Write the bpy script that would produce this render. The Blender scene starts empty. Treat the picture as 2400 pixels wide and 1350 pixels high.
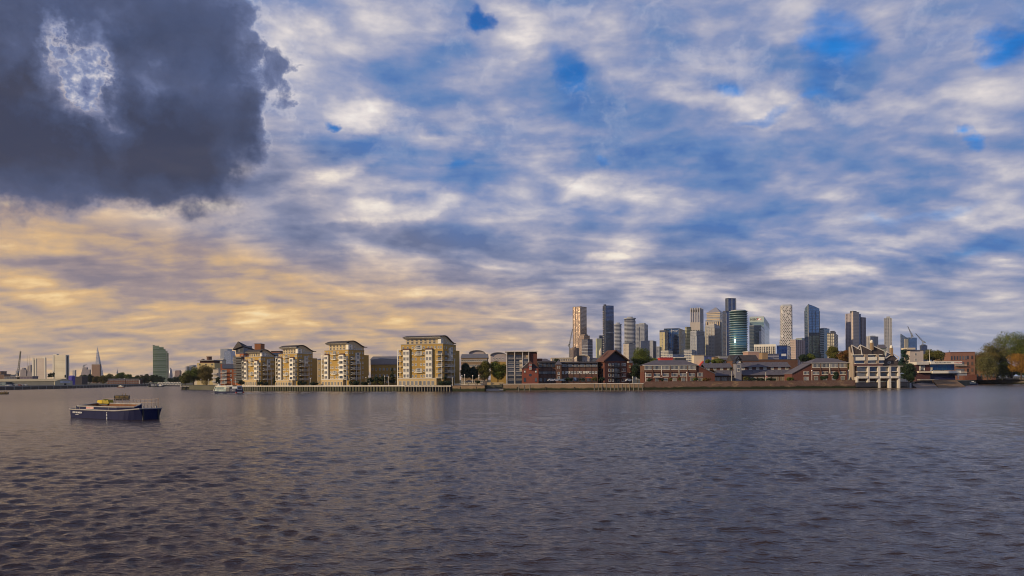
import bpy, bmesh, math, random
import numpy as np
from mathutils import Vector, Matrix
from math import radians as R, sin, cos, tan, atan, atan2, pi, sqrt

sc = bpy.context.scene
COL = sc.collection

# ---------------------------------------------------------------- camera
F = 1714.0            # focal length in photo pixels (photo 2400 wide)
ROLL = atan(16/2400)
CAMZ = 7.0
cam_d = bpy.data.cameras.new('camera'); cam = bpy.data.objects.new('camera', cam_d)
COL.objects.link(cam); sc.camera = cam
cam.location = (0, 0, CAMZ); cam.rotation_euler = (R(90), ROLL, 0)
cam_d.sensor_width = 36; cam_d.lens = 36*F/2400
cam_d.shift_y = 214/2400
cam_d.clip_start = 0.5; cam_d.clip_end = 40000
sc.view_settings.view_transform = 'Standard'; sc.view_settings.look = 'None'
sc.view_settings.exposure = 0.0; sc.view_settings.gamma = 1
sc.cycles.filter_width = 1.0; sc.cycles.max_bounces = 5; sc.cycles.diffuse_bounces = 2; sc.cycles.glossy_bounces = 3
sc.cycles.transparent_max_bounces = 6; sc.cycles.caustics_reflective = False

def at(px, py, Y):
    """photo pixel + distance -> place in the world (metres)"""
    dx, dy = px-1200, 889-py; c, s = cos(ROLL), sin(ROLL)
    return Vector((Y/F*(dx*c+dy*s), Y, CAMZ+Y/F*(-dx*s+dy*c)))
def horizon(px): return 897-16*px/2400

# ---------------------------------------------------------------- node helper
class S:
    """socket with arithmetic"""
    def __init__(s, nt, k): s.nt, s.k = nt, k
    def _m(s, op, *a, clamp=False):
        n = s.nt.nodes.new('ShaderNodeMath'); n.operation = op; n.use_clamp = clamp
        for i, v in enumerate((s,)+a):
            if isinstance(v, S): s.nt.links.new(v.k, n.inputs[i])
            else: n.inputs[i].default_value = v
        return S(s.nt, n.outputs[0])
    def __add__(s, o): return s._m('ADD', o)
    __radd__ = __add__
    def __sub__(s, o): return s._m('SUBTRACT', o)
    def __rsub__(s, o): return (s*-1)+o
    def __mul__(s, o): return s._m('MULTIPLY', o)
    __rmul__ = __mul__
    def __truediv__(s, o): return s._m('DIVIDE', o)
    def pw(s, o): return s._m('POWER', o)
    def mx(s, o): return s._m('MAXIMUM', o)
    def mn(s, o): return s._m('MINIMUM', o)
    def cl(s): return s._m('ADD', 0.0, clamp=True)
    def gt(s, o): return s._m('GREATER_THAN', o)
    def lt(s, o): return s._m('LESS_THAN', o)
    def fl(s): return s._m('FLOOR')
    def fr(s): return s._m('FRACT')
    def ab(s): return s._m('ABSOLUTE')
    def step(s, a, b, lo=0.0, hi=1.0):
        n = s.nt.nodes.new('ShaderNodeMapRange'); n.interpolation_type = 'SMOOTHSTEP'
        s.nt.links.new(s.k, n.inputs[0])
        for i, v in zip((1,2,3,4), (a,b,lo,hi)): n.inputs[i].default_value = v
        return S(s.nt, n.outputs[0])
class G:
    """node tree helper"""
    def __init__(g, nt): g.nt = nt
    def n(g, t, **kw):
        n = g.nt.nodes.new(t)
        for k, v in kw.items(): setattr(n, k, v)
        return n
    def put(g, v, inp):
        if isinstance(v, S): g.nt.links.new(v.k, inp)
        elif hasattr(v, 'is_output'): g.nt.links.new(v, inp)
        else:
            if inp.type == 'RGBA' and len(v) == 3: v = (*v, 1)
            inp.default_value = v
    def vec(g, x, y, z=0.0):
        n = g.n('ShaderNodeCombineXYZ')
        for i, v in enumerate((x, y, z)): g.put(v, n.inputs[i])
        return S(g.nt, n.outputs[0])
    def sep(g, v):
        n = g.n('ShaderNodeSeparateXYZ'); g.put(v, n.inputs[0])
        return [S(g.nt, o) for o in n.outputs]
    def vm(g, op, a, b=None, out=0):
        n = g.n('ShaderNodeVectorMath', operation=op); g.put(a, n.inputs[0])
        if b is not None: g.put(b, n.inputs[1])
        return S(g.nt, n.outputs[out])
    def noise(g, v, scale, detail=4, rough=.5, dist=0.0, dim='3D', out=0):
        n = g.n('ShaderNodeTexNoise', noise_dimensions=dim)
        if v is not None: g.put(v, n.inputs['Vector'])
        n.inputs['Scale'].default_value = scale; n.inputs['Detail'].default_value = detail
        n.inputs['Roughness'].default_value = rough; n.inputs['Distortion'].default_value = dist
        return S(g.nt, n.outputs[out])
    def white(g, v, out=0):
        n = g.n('ShaderNodeTexWhiteNoise', noise_dimensions='3D'); g.put(v, n.inputs['Vector'])
        return S(g.nt, n.outputs[out])
    def mix(g, f, a, b, mode='MIX'):
        n = g.n('ShaderNodeMix', data_type='RGBA', blend_type=mode)
        g.put(f, n.inputs[0]); g.put(a, n.inputs[6]); g.put(b, n.inputs[7])
        return S(g.nt, n.outputs[2])
    def ramp(g, f, pts, interp='LINEAR'):
        n = g.n('ShaderNodeValToRGB'); cr = n.color_ramp; cr.interpolation = interp
        while len(cr.elements) < len(pts): cr.elements.new(0.5)
        for e, (p, c) in zip(cr.elements, pts): e.position = p; e.color = (*c, 1)
        g.put(f, n.inputs[0]); return S(g.nt, n.outputs[0])
    def obj(g): return S(g.nt, g.n('ShaderNodeTexCoord').outputs['Object'])

# ---------------------------------------------------------------- sun and sky
SUN_AZ = R(-114); SUN_EL = R(16)     # azimuth from the view direction (+Y), negative = left
sun_d = bpy.data.lights.new('sun', 'SUN'); sun = bpy.data.objects.new('sun', sun_d); COL.objects.link(sun)
sdir = Vector((sin(SUN_AZ)*cos(SUN_EL), cos(SUN_AZ)*cos(SUN_EL), sin(SUN_EL)))
sun.rotation_euler = sdir.to_track_quat('Z', 'Y').to_euler(); sun.location = (-60, -40, 60)
sun_d.energy = 4.0; sun_d.angle = R(0.6); sun_d.color = (1.0, 0.76, 0.46)

world = bpy.data.worlds.new('World'); sc.world = world; world.use_nodes = True
wt = world.node_tree; wt.nodes.clear(); g = G(wt)
gen = S(wt, g.n('ShaderNodeTexCoord').outputs['Generated'])
dx, dy, dz = g.sep(g.vm('NORMALIZE', gen))
hz = (dx*dx+dy*dy).pw(.5).mx(.001)
az = dx._m('ARCTAN2', dy); te = dz/hz
zz = dz.mx(0.0)+0.20
el = te*F
q = g.vec(dx/zz, dy/zz, 0.0)
P0 = g.vec(az, te, 0.0)
# small-scale warp of the direction coordinates (wispy edges)
wn = g.noise(P0, 9, 5, .6, out=1)
wv = g.vm('MULTIPLY', g.vm('SUBTRACT', wn, (.5,.5,.5)), (.11,.09,0))
P = g.vm('ADD', P0, wv)
wn2 = g.noise(P0, 26, 6, .62, out=1)
P2 = g.vm('ADD', P, g.vm('MULTIPLY', g.vm('SUBTRACT', wn2, (.5,.5,.5)), (.06,.05,0)))
def uv(px, py):
    s = (px-1200)/F; a = atan(s); return a, (horizon(px)-py)/F*cos(a)
def blob(V, px, py, rx, ry, w=1.0, p=1.0, rot=0):
    a, e = uv(px, py)
    d = g.vm('SUBTRACT', V, (a, e, 0))
    if rot:
        n = g.n('ShaderNodeVectorRotate', rotation_type='Z_AXIS'); g.put(d, n.inputs[0]); n.inputs['Angle'].default_value = R(rot)
        d = S(wt, n.outputs[0])
    d = g.vm('MULTIPLY', d, (F/rx, F/ry, 0))
    v = (1-g.vm('DOT_PRODUCT', d, d, out=1)).mx(0)
    if p != 1: v = v.pw(p)
    return v*w
def blobs(V, lst):
    r = None
    for b in lst:
        v = blob(V, *b); r = v if r is None else r+v
    return r
# stratocumulus sheet
qs = g.vm('MULTIPLY', q, (.85, 1.1, 1))
qw = g.vm('ADD', qs, g.vm('MULTIPLY', g.vm('SUBTRACT', g.noise(qs, 1.3, 2, .5, out=1), (.5,.5,.5)), (.38,.38,0)))
n1 = g.noise(qw, 3.6, 5, .45)
n1b = g.noise(g.vm('ADD', qw, (-.04, .035, 0)), 3.6, 3, .45)
n2 = g.noise(g.vm('MULTIPLY', qw, (.7, 1, 1)), 11, 4, .5)
vo = g.n('ShaderNodeTexVoronoi', voronoi_dimensions='2D', feature='SMOOTH_F1'); vo.inputs['Scale'].default_value = 3.3; vo.inputs['Smoothness'].default_value = .6
g.put(g.vm('ADD', qs, g.vm('MULTIPLY', g.vm('SUBTRACT', g.noise(qs, 5, 4, .6, out=1), (.5,.5,.5)), (.34,.34,0))), vo.inputs['Vector'])
puff = .46-S(wt, vo.outputs['Distance'])
big = g.noise(qs, 1.0, 2, .5)
nP = g.noise(g.vm('MULTIPLY', P0, (1, 2.0, 1)), 8.5, 4, .5, .3)
emb = (n1-n1b)*2.2
BR = [  # bright patches / lit edges: px, py, rx, ry, weight, power, rot
 (640,110,130,130,.55,1), (640,60,60,90,.35,1), (860,255,110,45,.6), (790,390,170,38,.65,1,-22), (950,480,210,38,.7,1,-8),
 (1015,340,60,50,.45), (1440,110,120,110,.38), (1190,60,110,90,.4), (1550,375,85,38,.75), (1390,430,100,34,.65,1,-18), (1690,228,230,30,.5,1,8),
 (1850,205,120,60,.4,1,-12), (1930,265,260,32,.55,1,4), (2290,240,130,60,.4), (2150,560,150,34,.5,1,6), (2110,600,110,20,.6),
 (2300,500,160,36,.5,1,10), (2350,370,110,36,.35), (1540,680,900,40,.18), (200,500,260,40,.2), (60,575,210,26,.45,1,5),
 (480,480,150,40,.4), (1210,60,80,70,.3), (1250,450,90,40,.35), (1930,640,130,22,.5), (1420,610,90,16,.5), (700,640,260,26,.3), (520,730,420,36,.35), (900,690,260,30,.25)]
DK = [(800,560,330,48,.55), (1150,585,300,46,.5), (470,600,90,90,.5), (2290,590,190,45,.55), (1650,350,260,60,.3), (1800,400,220,60,.3), (1330,230,130,110,.5),
 (1950,160,110,120,.4), (250,620,160,50,.35), (980,250,90,120,.35), (880,330,170,45,.5,1,-20), (2150,420,200,30,.4), (100,760,260,30,.15), (1700,560,260,36,.25),(600,260,120,110,.3)]
upq = el.step(60, 420)
b = .47+(n1-.5)*(1.15-upq*.45)+(n2-.5)*(.75-upq*.40)+puff*(.62+upq*.18)+(nP-.5)*1.25*upq+emb*.5+(big-.5)*.45+blobs(P, BR)*.48-blobs(P, DK)*.55
# large dark cloud, top left
DC = [(110,320,400,165,1.15), (380,420,190,110,.7), (60,40,260,170,.8), (420,120,190,300,1.5), (400,350,230,150,1.0), (560,180,70,190,.6), (655,190,40,95,.95), (592,300,50,90,.9), (250,10,300,90,.5), (-120,230,300,220,.9),
      (-900,150,800,300,1.3)]
HL = [(165,175,95,75,1.15), (245,115,48,80,1.1), (225,215,75,70,1.0), (135,60,30,55,1.0), (120,140,60,50,.6), (285,300,70,60,.7), (270,30,50,40,.5), (60,250,80,60,.35)]
mot = g.noise(g.vm('MULTIPLY', P0, (1,.8,1)), 34, 5, .6)-.5
mot2 = g.noise(P0, 75, 3, .6)-.5
lowf = el.step(400, 640, 1, 0)
dark = blobs(P2, DC)-blobs(P2, HL)+(g.noise(P2, 11, 7, .62)-.5)*1.3+mot*blobs(P, [(200,170,250,210,3.4), (640,180,130,230,2.4)])+(g.noise(P2, 15, 4, .55)-.5)*blobs(P, [(200,170,240,210,3.0)])+.12*lowf
n3 = g.noise(g.vm('MULTIPLY', P0, (1, 1.9, 1)), 30, 6, .6)
b = (b+(n3-.5)*.42-.02)*.8
cool = g.ramp(b, [(0,(.075,.180,.45)), (.17,(.130,.235,.48)), (.36,(.235,.295,.50)), (.54,(.38,.40,.54)), (.70,(.57,.55,.61)), (.84,(.78,.72,.71)), (1,(.95,.90,.84))])
warm = g.ramp(b, [(0,(.25,.21,.25)), (.20,(.36,.28,.28)), (.40,(.54,.38,.26)), (.62,(.72,.465,.235)), (.82,(.92,.64,.32)), (1,(1.0,.80,.48))])
grey = g.ramp(b, [(0,(.15,.17,.27)), (.24,(.25,.26,.37)), (.48,(.44,.41,.47)), (.66,(.66,.58,.56)), (.84,(.90,.79,.66)), (1,(1.0,.90,.74))])
wf = blobs(P0, [(470,860,1050,300,1.35), (-200,820,900,320,1.0), (-1600,700,1300,700,1.2)]).mn(1)
wf = (wf+(n1-.5)*.35*wf.step(0,.3)).cl()
gf = (blobs(P0, [(200,600,800,420,1.5), (1100,700,900,210,1.1), (1700,760,1100,150,.8), (-900,500,1200,700,1.3)])+(n1-.5)*.4).cl()
colr = g.mix(gf*.85, cool, grey); colr = g.mix(wf, colr, warm)
# gaps of clear sky, from the sky model, seen where the sheet is thin
sky = g.n('ShaderNodeTexSky', sky_type='NISHITA'); sky.sun_disc = False
sky.sun_elevation = SUN_EL; sky.sun_rotation = SUN_AZ; sky.air_density = 1.2; sky.dust_density = .4; sky.ozone_density = 2.5
clear = g.mix(1.0, S(wt, sky.outputs[0]), (.009,.095,.185), 'MULTIPLY')
GP = [(1320,160,55,75,1.15,1,-30), (1345,230,110,75,.95), (1965,140,80,115,1.0), (1125,55,38,38,1.1), (2330,130,46,46,1.0), (2300,325,30,26,1.3), (1425,368,26,22,1.2),
      (1700,200,60,26,.7), (1830,255,130,20,.8,1,-14), (2080,70,230,60,.6), (780,268,30,14,1.2), (1000,280,60,70,.5), (2150,490,160,20,.6), (1085,380,40,20,.7),(2250,600,150,16,.4),(1990,20,220,40,.6),(1130,20,60,60,.5),(2380,60,160,80,.5)]
upf = el.step(200, 620)
gap = ((blobs(P, GP)*.78+(.40-n1)*2.2*upf+(.5-big)*.6*upf)*(1-gf*.8)).step(.05, 1.05)
clear = g.mix((.5+(n2-.5)*2.0+(nP-.5)*1.5).cl(), (.020,.125,.42), clear)
colr = g.mix(gap, colr, clear)
# dark cloud body with a bright torn rim
rim = dark.step(.0,.30)*(1-dark.step(.30,.55))
colr = g.mix(rim*.30*el.step(450,620), colr, (.80,.76,.78))
dn = (g.noise(P2, 7, 6, .58)-.5)*1.5
dcol = g.ramp((dark*.30+dn*.5+.18), [(0,(.36,.39,.53)), (.28,(.16,.20,.36)), (.55,(.075,.100,.200)), (.8,(.050,.068,.138)), (1,(.038,.048,.095))])
dm = dark.step(.12,.80)*(1-lowf)+dark.step(.08,1.65)*lowf
hole = blobs(P, [(190,165,170,170,1.6)]).mn(1)*(1-dark.step(.2,.5))
colr = g.mix(hole, colr, g.ramp(.5+mot*1.5+mot2*1.2, [(.1,(.10,.13,.27)), (.45,(.24,.28,.45)), (.78,(.72,.68,.70)), (.9,(.86,.80,.76))]))
colr = g.mix(dm*.97, colr, dcol)
# hazy band at the horizon
colr = g.mix(te.step(0,.13,.55,0)*(1-wf*.8), colr, g.mix(wf, (.36,.41,.54), (.62,.47,.30)))
colr = g.mix(te.step(.62,1.5)*.6, colr, (.12,.14,.24))  # unseen overhead sky darkened to lower ambient light and water brightness
colr = g.mix(te.step(.505,.68)*dy.step(.0,.45)*.88, colr, (.045,.050,.085))  # dark cloud added above the frame, ahead only, to dim near water reflections
colr = g.mix(te.step(-.02,.0,1,0), colr, (.10,.095,.09))
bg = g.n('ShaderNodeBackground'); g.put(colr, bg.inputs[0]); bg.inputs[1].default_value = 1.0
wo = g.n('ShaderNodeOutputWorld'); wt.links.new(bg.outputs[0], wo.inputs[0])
world.cycles.sampling_method = 'MANUAL'; world.cycles.sample_map_resolution = 512
# ---------------------------------------------------------------- mesh + material helpers
def tag(o, label=None, cat=None, group=None, kind=None):
    if label: o['label'] = label
    if cat: o['category'] = cat
    if group: o['group'] = group
    if kind: o['kind'] = kind
    return o
def mat(name, col=(.5,.5,.5), rough=.7, metal=0.0, spec=.5):
    m = bpy.data.materials.new(name); m.use_nodes = True
    p = m.node_tree.nodes['Principled BSDF']
    p.inputs['Base Color'].default_value = (*col, 1); p.inputs['Roughness'].default_value = rough
    p.inputs['Metallic'].default_value = metal; p.inputs['Specular IOR Level'].default_value = spec
    return m
def nt(m): return G(m.node_tree), m.node_tree.nodes['Principled BSDF']

# ---------------------------------------------------------------- the river
def river():
    rng = np.random.default_rng(7)
    rr = [7.0]
    while rr[-1] < 2600: rr.append(rr[-1]*1.0056)
    rr = np.array(rr+[3600, 6000, 12000, 30000]); na = 900
    aa = np.linspace(R(-62), R(62), na)
    A, Rr = np.meshgrid(aa, rr); X = Rr*np.sin(A); Y = Rr*np.cos(A)
    Z = np.zeros_like(X); step = np.maximum(Rr*.0056, Rr*(aa[1]-aa[0]))
    N = 150
    for i in range(N):
        L = .30*(2.8/.30)**(rng.random()**1.6)
        th = rng.normal(R(98), R(42)); k = 2*pi/L; ph = rng.random()*2*pi
        amp = .0064*L**.85
        fade = np.clip((L/step-2.0)/2, 0, 1)
        arg = k*(X*cos(th)+Y*sin(th))+ph
        # slow patchiness so that wave groups come and go
        gm = .5+.5*np.sin(X*.11*cos(th+1.3)+Y*.09*sin(th+1.1)+ph*3)
        Z += amp*fade*gm*(2*((np.sin(arg)+1)/2)**1.9-.75)
    calm = np.clip((Rr-9)/8, 0, 1)
    Z *= calm*np.clip(1.15-.35*np.sin(X*.05+1)*np.sin(Y*.06), .6, 1.5)
    # bigger, rarer wavelets
    for i in range(26):
        L = rng.uniform(3, 6.5); th = rng.normal(R(96), R(16)); k = 2*pi/L; ph = rng.random()*7
        fade = np.clip((L/step-3)/4, 0, 1)
        Z += .026*fade*np.maximum(0, np.sin(k*(X*cos(th)+Y*sin(th))+ph))**3*np.maximum(0, np.sin(X*.21+ph*2)*np.sin(Y*.17+ph*5))
    me = bpy.data.meshes.new('river'); nr = len(rr)
    co = np.stack([X, Y, Z], -1).reshape(-1, 3).astype(np.float32)
    i0 = (np.arange(nr-1)[:, None]*na+np.arange(na-1)[None]).reshape(-1)
    q4 = np.stack([i0, i0+1, i0+na+1, i0+na], -1).astype(np.int32)[:, ::-1].reshape(-1)
    me.vertices.add(len(co)); me.vertices.foreach_set('co', co.reshape(-1))
    me.loops.add(len(q4)); me.loops.foreach_set('vertex_index', q4)
    nf = len(i0); me.polygons.add(nf)
    me.polygons.foreach_set('loop_start', np.arange(nf, dtype=np.int32)*4)
    me.polygons.foreach_set('use_smooth', np.ones(nf, dtype=bool))
    me.update(calc_edges=True); me.validate()
    m = mat('river_water', (.105,.068,.052), .13, 0, .5); g, p = nt(m)
    o = g.obj(); x, y, z = g.sep(o)
    p.inputs['IOR'].default_value = 1.38
    silt = g.noise(g.vm('MULTIPLY', o, (.012,.03,1)), 1.0, 4, .55)
    g.put(g.ramp(silt, [(.3,(.026,.017,.018)), (.7,(.046,.030,.027))]), p.inputs['Base Color'])
    d = (x*x+y*y).pw(.5)
    g.put(d.step(20, 420, .09, .22), p.inputs['Roughness'])
    f1 = g.noise(g.vm('MULTIPLY', o, (.75,1.5,1)), 1.9, 4, .6)
    f2 = g.noise(g.vm('MULTIPLY', o, (.5,1.3,1)), .5, 5, .62)
    f3 = g.noise(g.vm('MULTIPLY', o, (.30,1.0,1)), .17, 4, .6)
    h = f1*.15*d.step(60,260,1,.5)+f2*.30*d.step(25,160,.45,1)+f3*.34*d.step(120,500,0,1)
    bm = g.n('ShaderNodeBump'); bm.inputs['Distance'].default_value = 1.0; bm.inputs['Strength'].default_value = .8
    g.put(h, bm.inputs['Height']); g.put(S(g.nt, bm.outputs[0]), p.inputs['Normal'])
    me.materials.append(m)
    ob = bpy.data.objects.new('river', me); COL.objects.link(ob); tag(ob, kind='structure')
river()
# ---------------------------------------------------------------- mesh builder
class MB:
    def __init__(s): s.v, s.f, s.m, s.M = [], [], [], None
    def _v(s, p):
        p = Vector(p); s.v.append(tuple(s.M @ p) if s.M else tuple(p)); return len(s.v)-1
    def face(s, pts, m=0):
        s.f.append([s._v(p) for p in pts]); s.m.append(m); return s
    def box(s, x0, x1, y0, y1, z0, z1, m=0):
        i = [s._v((x, y, z)) for z in (z0, z1) for y in (y0, y1) for x in (x0, x1)]
        for q in ((0,2,3,1),(4,5,7,6),(0,1,5,4),(1,3,7,5),(3,2,6,7),(2,0,4,6)):
            s.f.append([i[k] for k in q]); s.m.append(m)
        return s
    def cb(s, cx, cy, z0, w, d, h, m=0): return s.box(cx-w/2, cx+w/2, cy-d/2, cy+d/2, z0, z0+h, m)
    def prism(s, poly, z0, z1, m=0, top=None):
        """poly in xy, ccw seen from above, extruded in z"""
        n = len(poly); a = [s._v((x, y, z0)) for x, y in poly]; b = [s._v((x, y, z1)) for x, y in poly]
        for i in range(n): s.f.append([a[i], a[(i+1)%n], b[(i+1)%n], b[i]]); s.m.append(m)
        s.f += [b, a[::-1]]; s.m += [m if top is None else top, m]; return s
    def prof(s, poly, x0, x1, m=0, ends=None):
        """profile in (y,z), extruded along x"""
        n = len(poly); a = [s._v((x0, y, z)) for y, z in poly]; b = [s._v((x1, y, z)) for y, z in poly]
        for i in range(n): s.f.append([a[i], a[(i+1)%n], b[(i+1)%n], b[i]][::-1]); s.m.append(m)
        s.f += [a, b[::-1]]; e = m if ends is None else ends; s.m += [e, e]; return s
    def profy(s, poly, y0, y1, m=0, ends=None):
        """profile in (x,z), extruded along y"""
        n = len(poly); a = [s._v((x, y0, z)) for x, z in poly]; b = [s._v((x, y1, z)) for x, z in poly]
        for i in range(n): s.f.append([a[i], a[(i+1)%n], b[(i+1)%n], b[i]]); s.m.append(m)
        s.f += [a[::-1], b]; e = m if ends is None else ends; s.m += [e, e]; return s
    def tube(s, p, q, r, r2=None, n=6, m=0):
        p, q = Vector(p), Vector(q); r2 = r if r2 is None else r2
        d = (q-p).normalized(); u = d.orthogonal().normalized(); w = d.cross(u)
        a = [s._v(p+(u*cos(t)+w*sin(t))*r) for t in [2*pi*i/n for i in range(n)]]
        b = [s._v(q+(u*cos(t)+w*sin(t))*r2) for t in [2*pi*i/n for i in range(n)]]
        for i in range(n): s.f.append([a[i], a[(i+1)%n], b[(i+1)%n], b[i]]); s.m.append(m)
        s.f += [a[::-1], b]; s.m += [m, m]; return s
    def path(s, pts, r, n=5, m=0):
        for a, b in zip(pts, pts[1:]): s.tube(a, b, r, n=n, m=m)
        return s
    def lathe(s, pr, n=16, cx=0, cy=0, m=0, sx=1, sy=1):
        """pr = [(r,z)...] from bottom to top"""
        rings = [[s._v((cx+r*sx*cos(2*pi*i/n), cy+r*sy*sin(2*pi*i/n), z)) for i in range(n)] for r, z in pr]
        for A, B in zip(rings, rings[1:]):
            for i in range(n): s.f.append([A[i], A[(i+1)%n], B[(i+1)%n], B[i]]); s.m.append(m)
        s.f += [rings[0][::-1], rings[-1]]; s.m += [m, m]; return s
    def mesh(s, name, mats, smooth=False):
        me = bpy.data.meshes.new(name); me.from_pydata(s.v, [], s.f)
        for mm in (mats if isinstance(mats, (list, tuple)) else [mats]): me.materials.append(mm)
        me.polygons.foreach_set('material_index', s.m)
        if smooth: me.polygons.foreach_set('use_smooth', [True]*len(s.f))
        me.update(); return me
    def build(s, name, mats, parent=None, smooth=False, loc=None, rz=0):
        return put(name, s.mesh(name, mats, smooth), parent, loc, rz)
def put(name, me, parent=None, loc=None, rz=0):
    o = bpy.data.objects.new(name, me); COL.objects.link(o)
    if parent: o.parent = parent
    if loc is not None: o.location = loc
    if rz: o.rotation_euler = (0, 0, rz)
    return o
def thing(name, label, cat, loc=(0,0,0), rz=0, group=None):
    return tag(put(name, None, None, loc, rz), label, cat, group)
def children(o): return [c for c in COL.objects if c.parent == o]
def copy_tree(o, parent=None):
    c = o.copy(); COL.objects.link(c); c.parent = parent
    for ch in list(o.children): copy_tree(ch, c)
    return c
_text = {}
def text_mesh(body, size, depth=.02, align='CENTER', space=1.0, bold=0.0):
    cu = bpy.data.curves.new('lettering', 'FONT'); cu.body = body; cu.size = size; cu.extrude = depth; cu.offset = bold
    cu.align_x = align; cu.align_y = 'CENTER'; cu.space_character = space; cu.resolution_u = 3
    o = bpy.data.objects.new('lettering', cu); COL.objects.link(o)
    dg = bpy.context.evaluated_depsgraph_get(); me = bpy.data.meshes.new_from_object(o.evaluated_get(dg))
    bpy.data.objects.remove(o); bpy.data.curves.remove(cu); return me
def lettering(body, size, m, parent, loc, rz=0, depth=.02, align='CENTER', name='lettering', bold=0.0):
    """stands upright, readable from -y"""
    me = text_mesh(body, size, depth, align, bold=bold); me.materials.clear(); me.materials.append(m)
    me.transform(Matrix.Rotation(R(90), 4, 'X'))
    return put(name, me, parent, loc, rz)

# ---------------------------------------------------------------- materials
def weathered(name, c1, c2, rough=.8, scale=.35, fine=3.0, streak=.0, spec=.3, bump=0.0, detail=5):
    m = mat(name, c1, rough, 0, spec); g, p = nt(m); o = g.obj()
    n = g.noise(g.vm('MULTIPLY', o, (1, 1, .45)), scale, detail, .6); f = g.noise(o, fine, 3, .6)
    v = (n-.5)*1.9+(f-.5)*.8+.5
    if streak: v = v+(g.noise(g.vm('MULTIPLY', o, (1,1,.06)), 1.4, 4, .6)-.5)*streak
    c = g.mix(v.cl(), c1, c2); g.put(c, p.inputs['Base Color'])
    if bump:
        b = g.n('ShaderNodeBump'); b.inputs['Distance'].default_value = bump; g.put(f, b.inputs['Height'])
        g.put(S(g.nt, b.outputs[0]), p.inputs['Normal'])
    return m
def uvn(g):
    """u along the wall, v up, top mask, from object space"""
    o = g.obj(); x, y, z = g.sep(o)
    ge = g.n('ShaderNodeNewGeometry'); t = g.n('ShaderNodeVectorTransform', vector_type='NORMAL', convert_from='WORLD', convert_to='OBJECT')
    g.nt.links.new(ge.outputs['True Normal'], t.inputs[0]); nx, ny, nz = g.sep(S(g.nt, t.outputs[0]))
    side = (nx.ab()-ny.ab()).gt(0)
    return x+(y-x)*side, z, nz.ab().lt(.5), side, o
def brick(name, c1, c2, mortar=(.30,.27,.23), rough=.85, amp=.5):
    m = mat(name, c1, rough, 0, .2); g, p = nt(m); u, v, wall, side, o = uvn(g)
    b = g.n('ShaderNodeTexBrick'); g.put(g.vec(u, v, 0.0), b.inputs['Vector']); b.inputs['Scale'].default_value = 1
    b.inputs['Brick Width'].default_value = .45; b.inputs['Row Height'].default_value = .15; b.inputs['Mortar Size'].default_value = .012
    b.inputs['Color1'].default_value = (*c1, 1); b.inputs['Color2'].default_value = (*c2, 1); b.inputs['Mortar'].default_value = (*mortar, 1)
    n = g.noise(g.vm('MULTIPLY', o, (1,1,.4)), .3, 5, .6)
    c = g.mix(((n-.35)*1.6).cl()*amp, S(g.nt, b.outputs[0]), tuple(x*.45 for x in c1)); g.put(c, p.inputs['Base Color'])
    return m
def facade(name, bw, fh, wall, g1, g2, fu=(.12,.88), fv=(.25,.92), metal=.75, rough=.10, wrough=.7, tilt=.03, lit=0.0, wall2=None, stripe=None, slab=None, mech=None, wmetal=0.0):
    """windows in bays of bw and storeys of fh; each pane has its own tint and slight tilt"""
    m = mat(name, wall, wrough, 0, .4); g, p = nt(m); u, v, wl, side, o = uvn(g)
    cu, cv = u/bw, v/fh; iu, iv = cu.fl(), cv.fl(); fu_, fv_ = cu-iu, cv-iv
    msk = fu_.gt(fu[0])*fu_.lt(fu[1])*fv_.gt(fv[0])*fv_.lt(fv[1])*wl
    r = g.vec(iu, iv, side*7+1); rc = g.white(r, 1); r1 = g.white(r, 0)
    if mech:      # blank plant floors at these heights
        for a, b in mech: msk = msk*(1-v.gt(a)*v.lt(b))
    gc = g.mix(r1, g1, g2)
    n = g.noise(g.vm('MULTIPLY', o, (1,1,.3)), .05, 4, .6)
    w = g.mix(((n-.3)*1.5).cl(), wall, wall2 or tuple(x*.72 for x in wall))
    if stripe:    # (period, fraction, colour): vertical piers of another colour
        s = (u/stripe[0]).fr().lt(stripe[1])*wl; w = g.mix(s, w, stripe[2]); msk = msk*(1-s)
    if slab:      # (period, fraction, colour): horizontal bands
        s = (v/slab[0]).fr().lt(slab[1])*wl; w = g.mix(s, w, slab[2]); msk = msk*(1-s)
    g.put(g.mix(msk, w, gc), p.inputs['Base Color'])
    g.put(msk*metal, p.inputs['Metallic']); g.put(msk*(rough-wrough+r1*.08)+wrough, p.inputs['Roughness'])
    ge = g.n('ShaderNodeNewGeometry')
    nv = g.vm('ADD', S(g.nt, ge.outputs['Normal']), g.vm('MULTIPLY', g.vm('SUBTRACT', rc, (.5,.5,.5)), (tilt, tilt, tilt)))
    nb = g.vm('NORMALIZE', nv)
    mm = g.n('ShaderNodeMix', data_type='VECTOR'); g.put(msk, mm.inputs[0]); g.put(S(g.nt, ge.outputs['Normal']), mm.inputs[4]); g.put(nb, mm.inputs[5])
    g.put(S(g.nt, mm.outputs[1]), p.inputs['Normal'])
    return m
WHITE = weathered('white_paint', (.80,.76,.66), (.66,.62,.53), .6, .3, 2)
CREAM = weathered('cream_render', (.62,.54,.42), (.50,.43,.33), .75, .3, 2)
CONC = weathered('concrete', (.40,.37,.33), (.26,.24,.22), .85, .4, 2, .6)
PALECONC = weathered('pale_concrete', (.64,.60,.55), (.48,.44,.40), .85, .4, 2, .5)
GREYMET = weathered('grey_metal', (.32,.33,.35), (.24,.25,.27), .45, .3, 2)
DKMET = mat('dark_metal', (.05,.052,.06), .5, .3)
SLATE = weathered('slate_roof', (.135,.125,.150), (.095,.09,.11), .7, .5, 4)
GREYROOF = weathered('grey_metal_roof', (.20,.19,.20), (.14,.135,.145), .55, .4, 2)
BRROOF = weathered('brown_metal_roof', (.085,.070,.062), (.055,.046,.042), .6, .4, 2)
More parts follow.
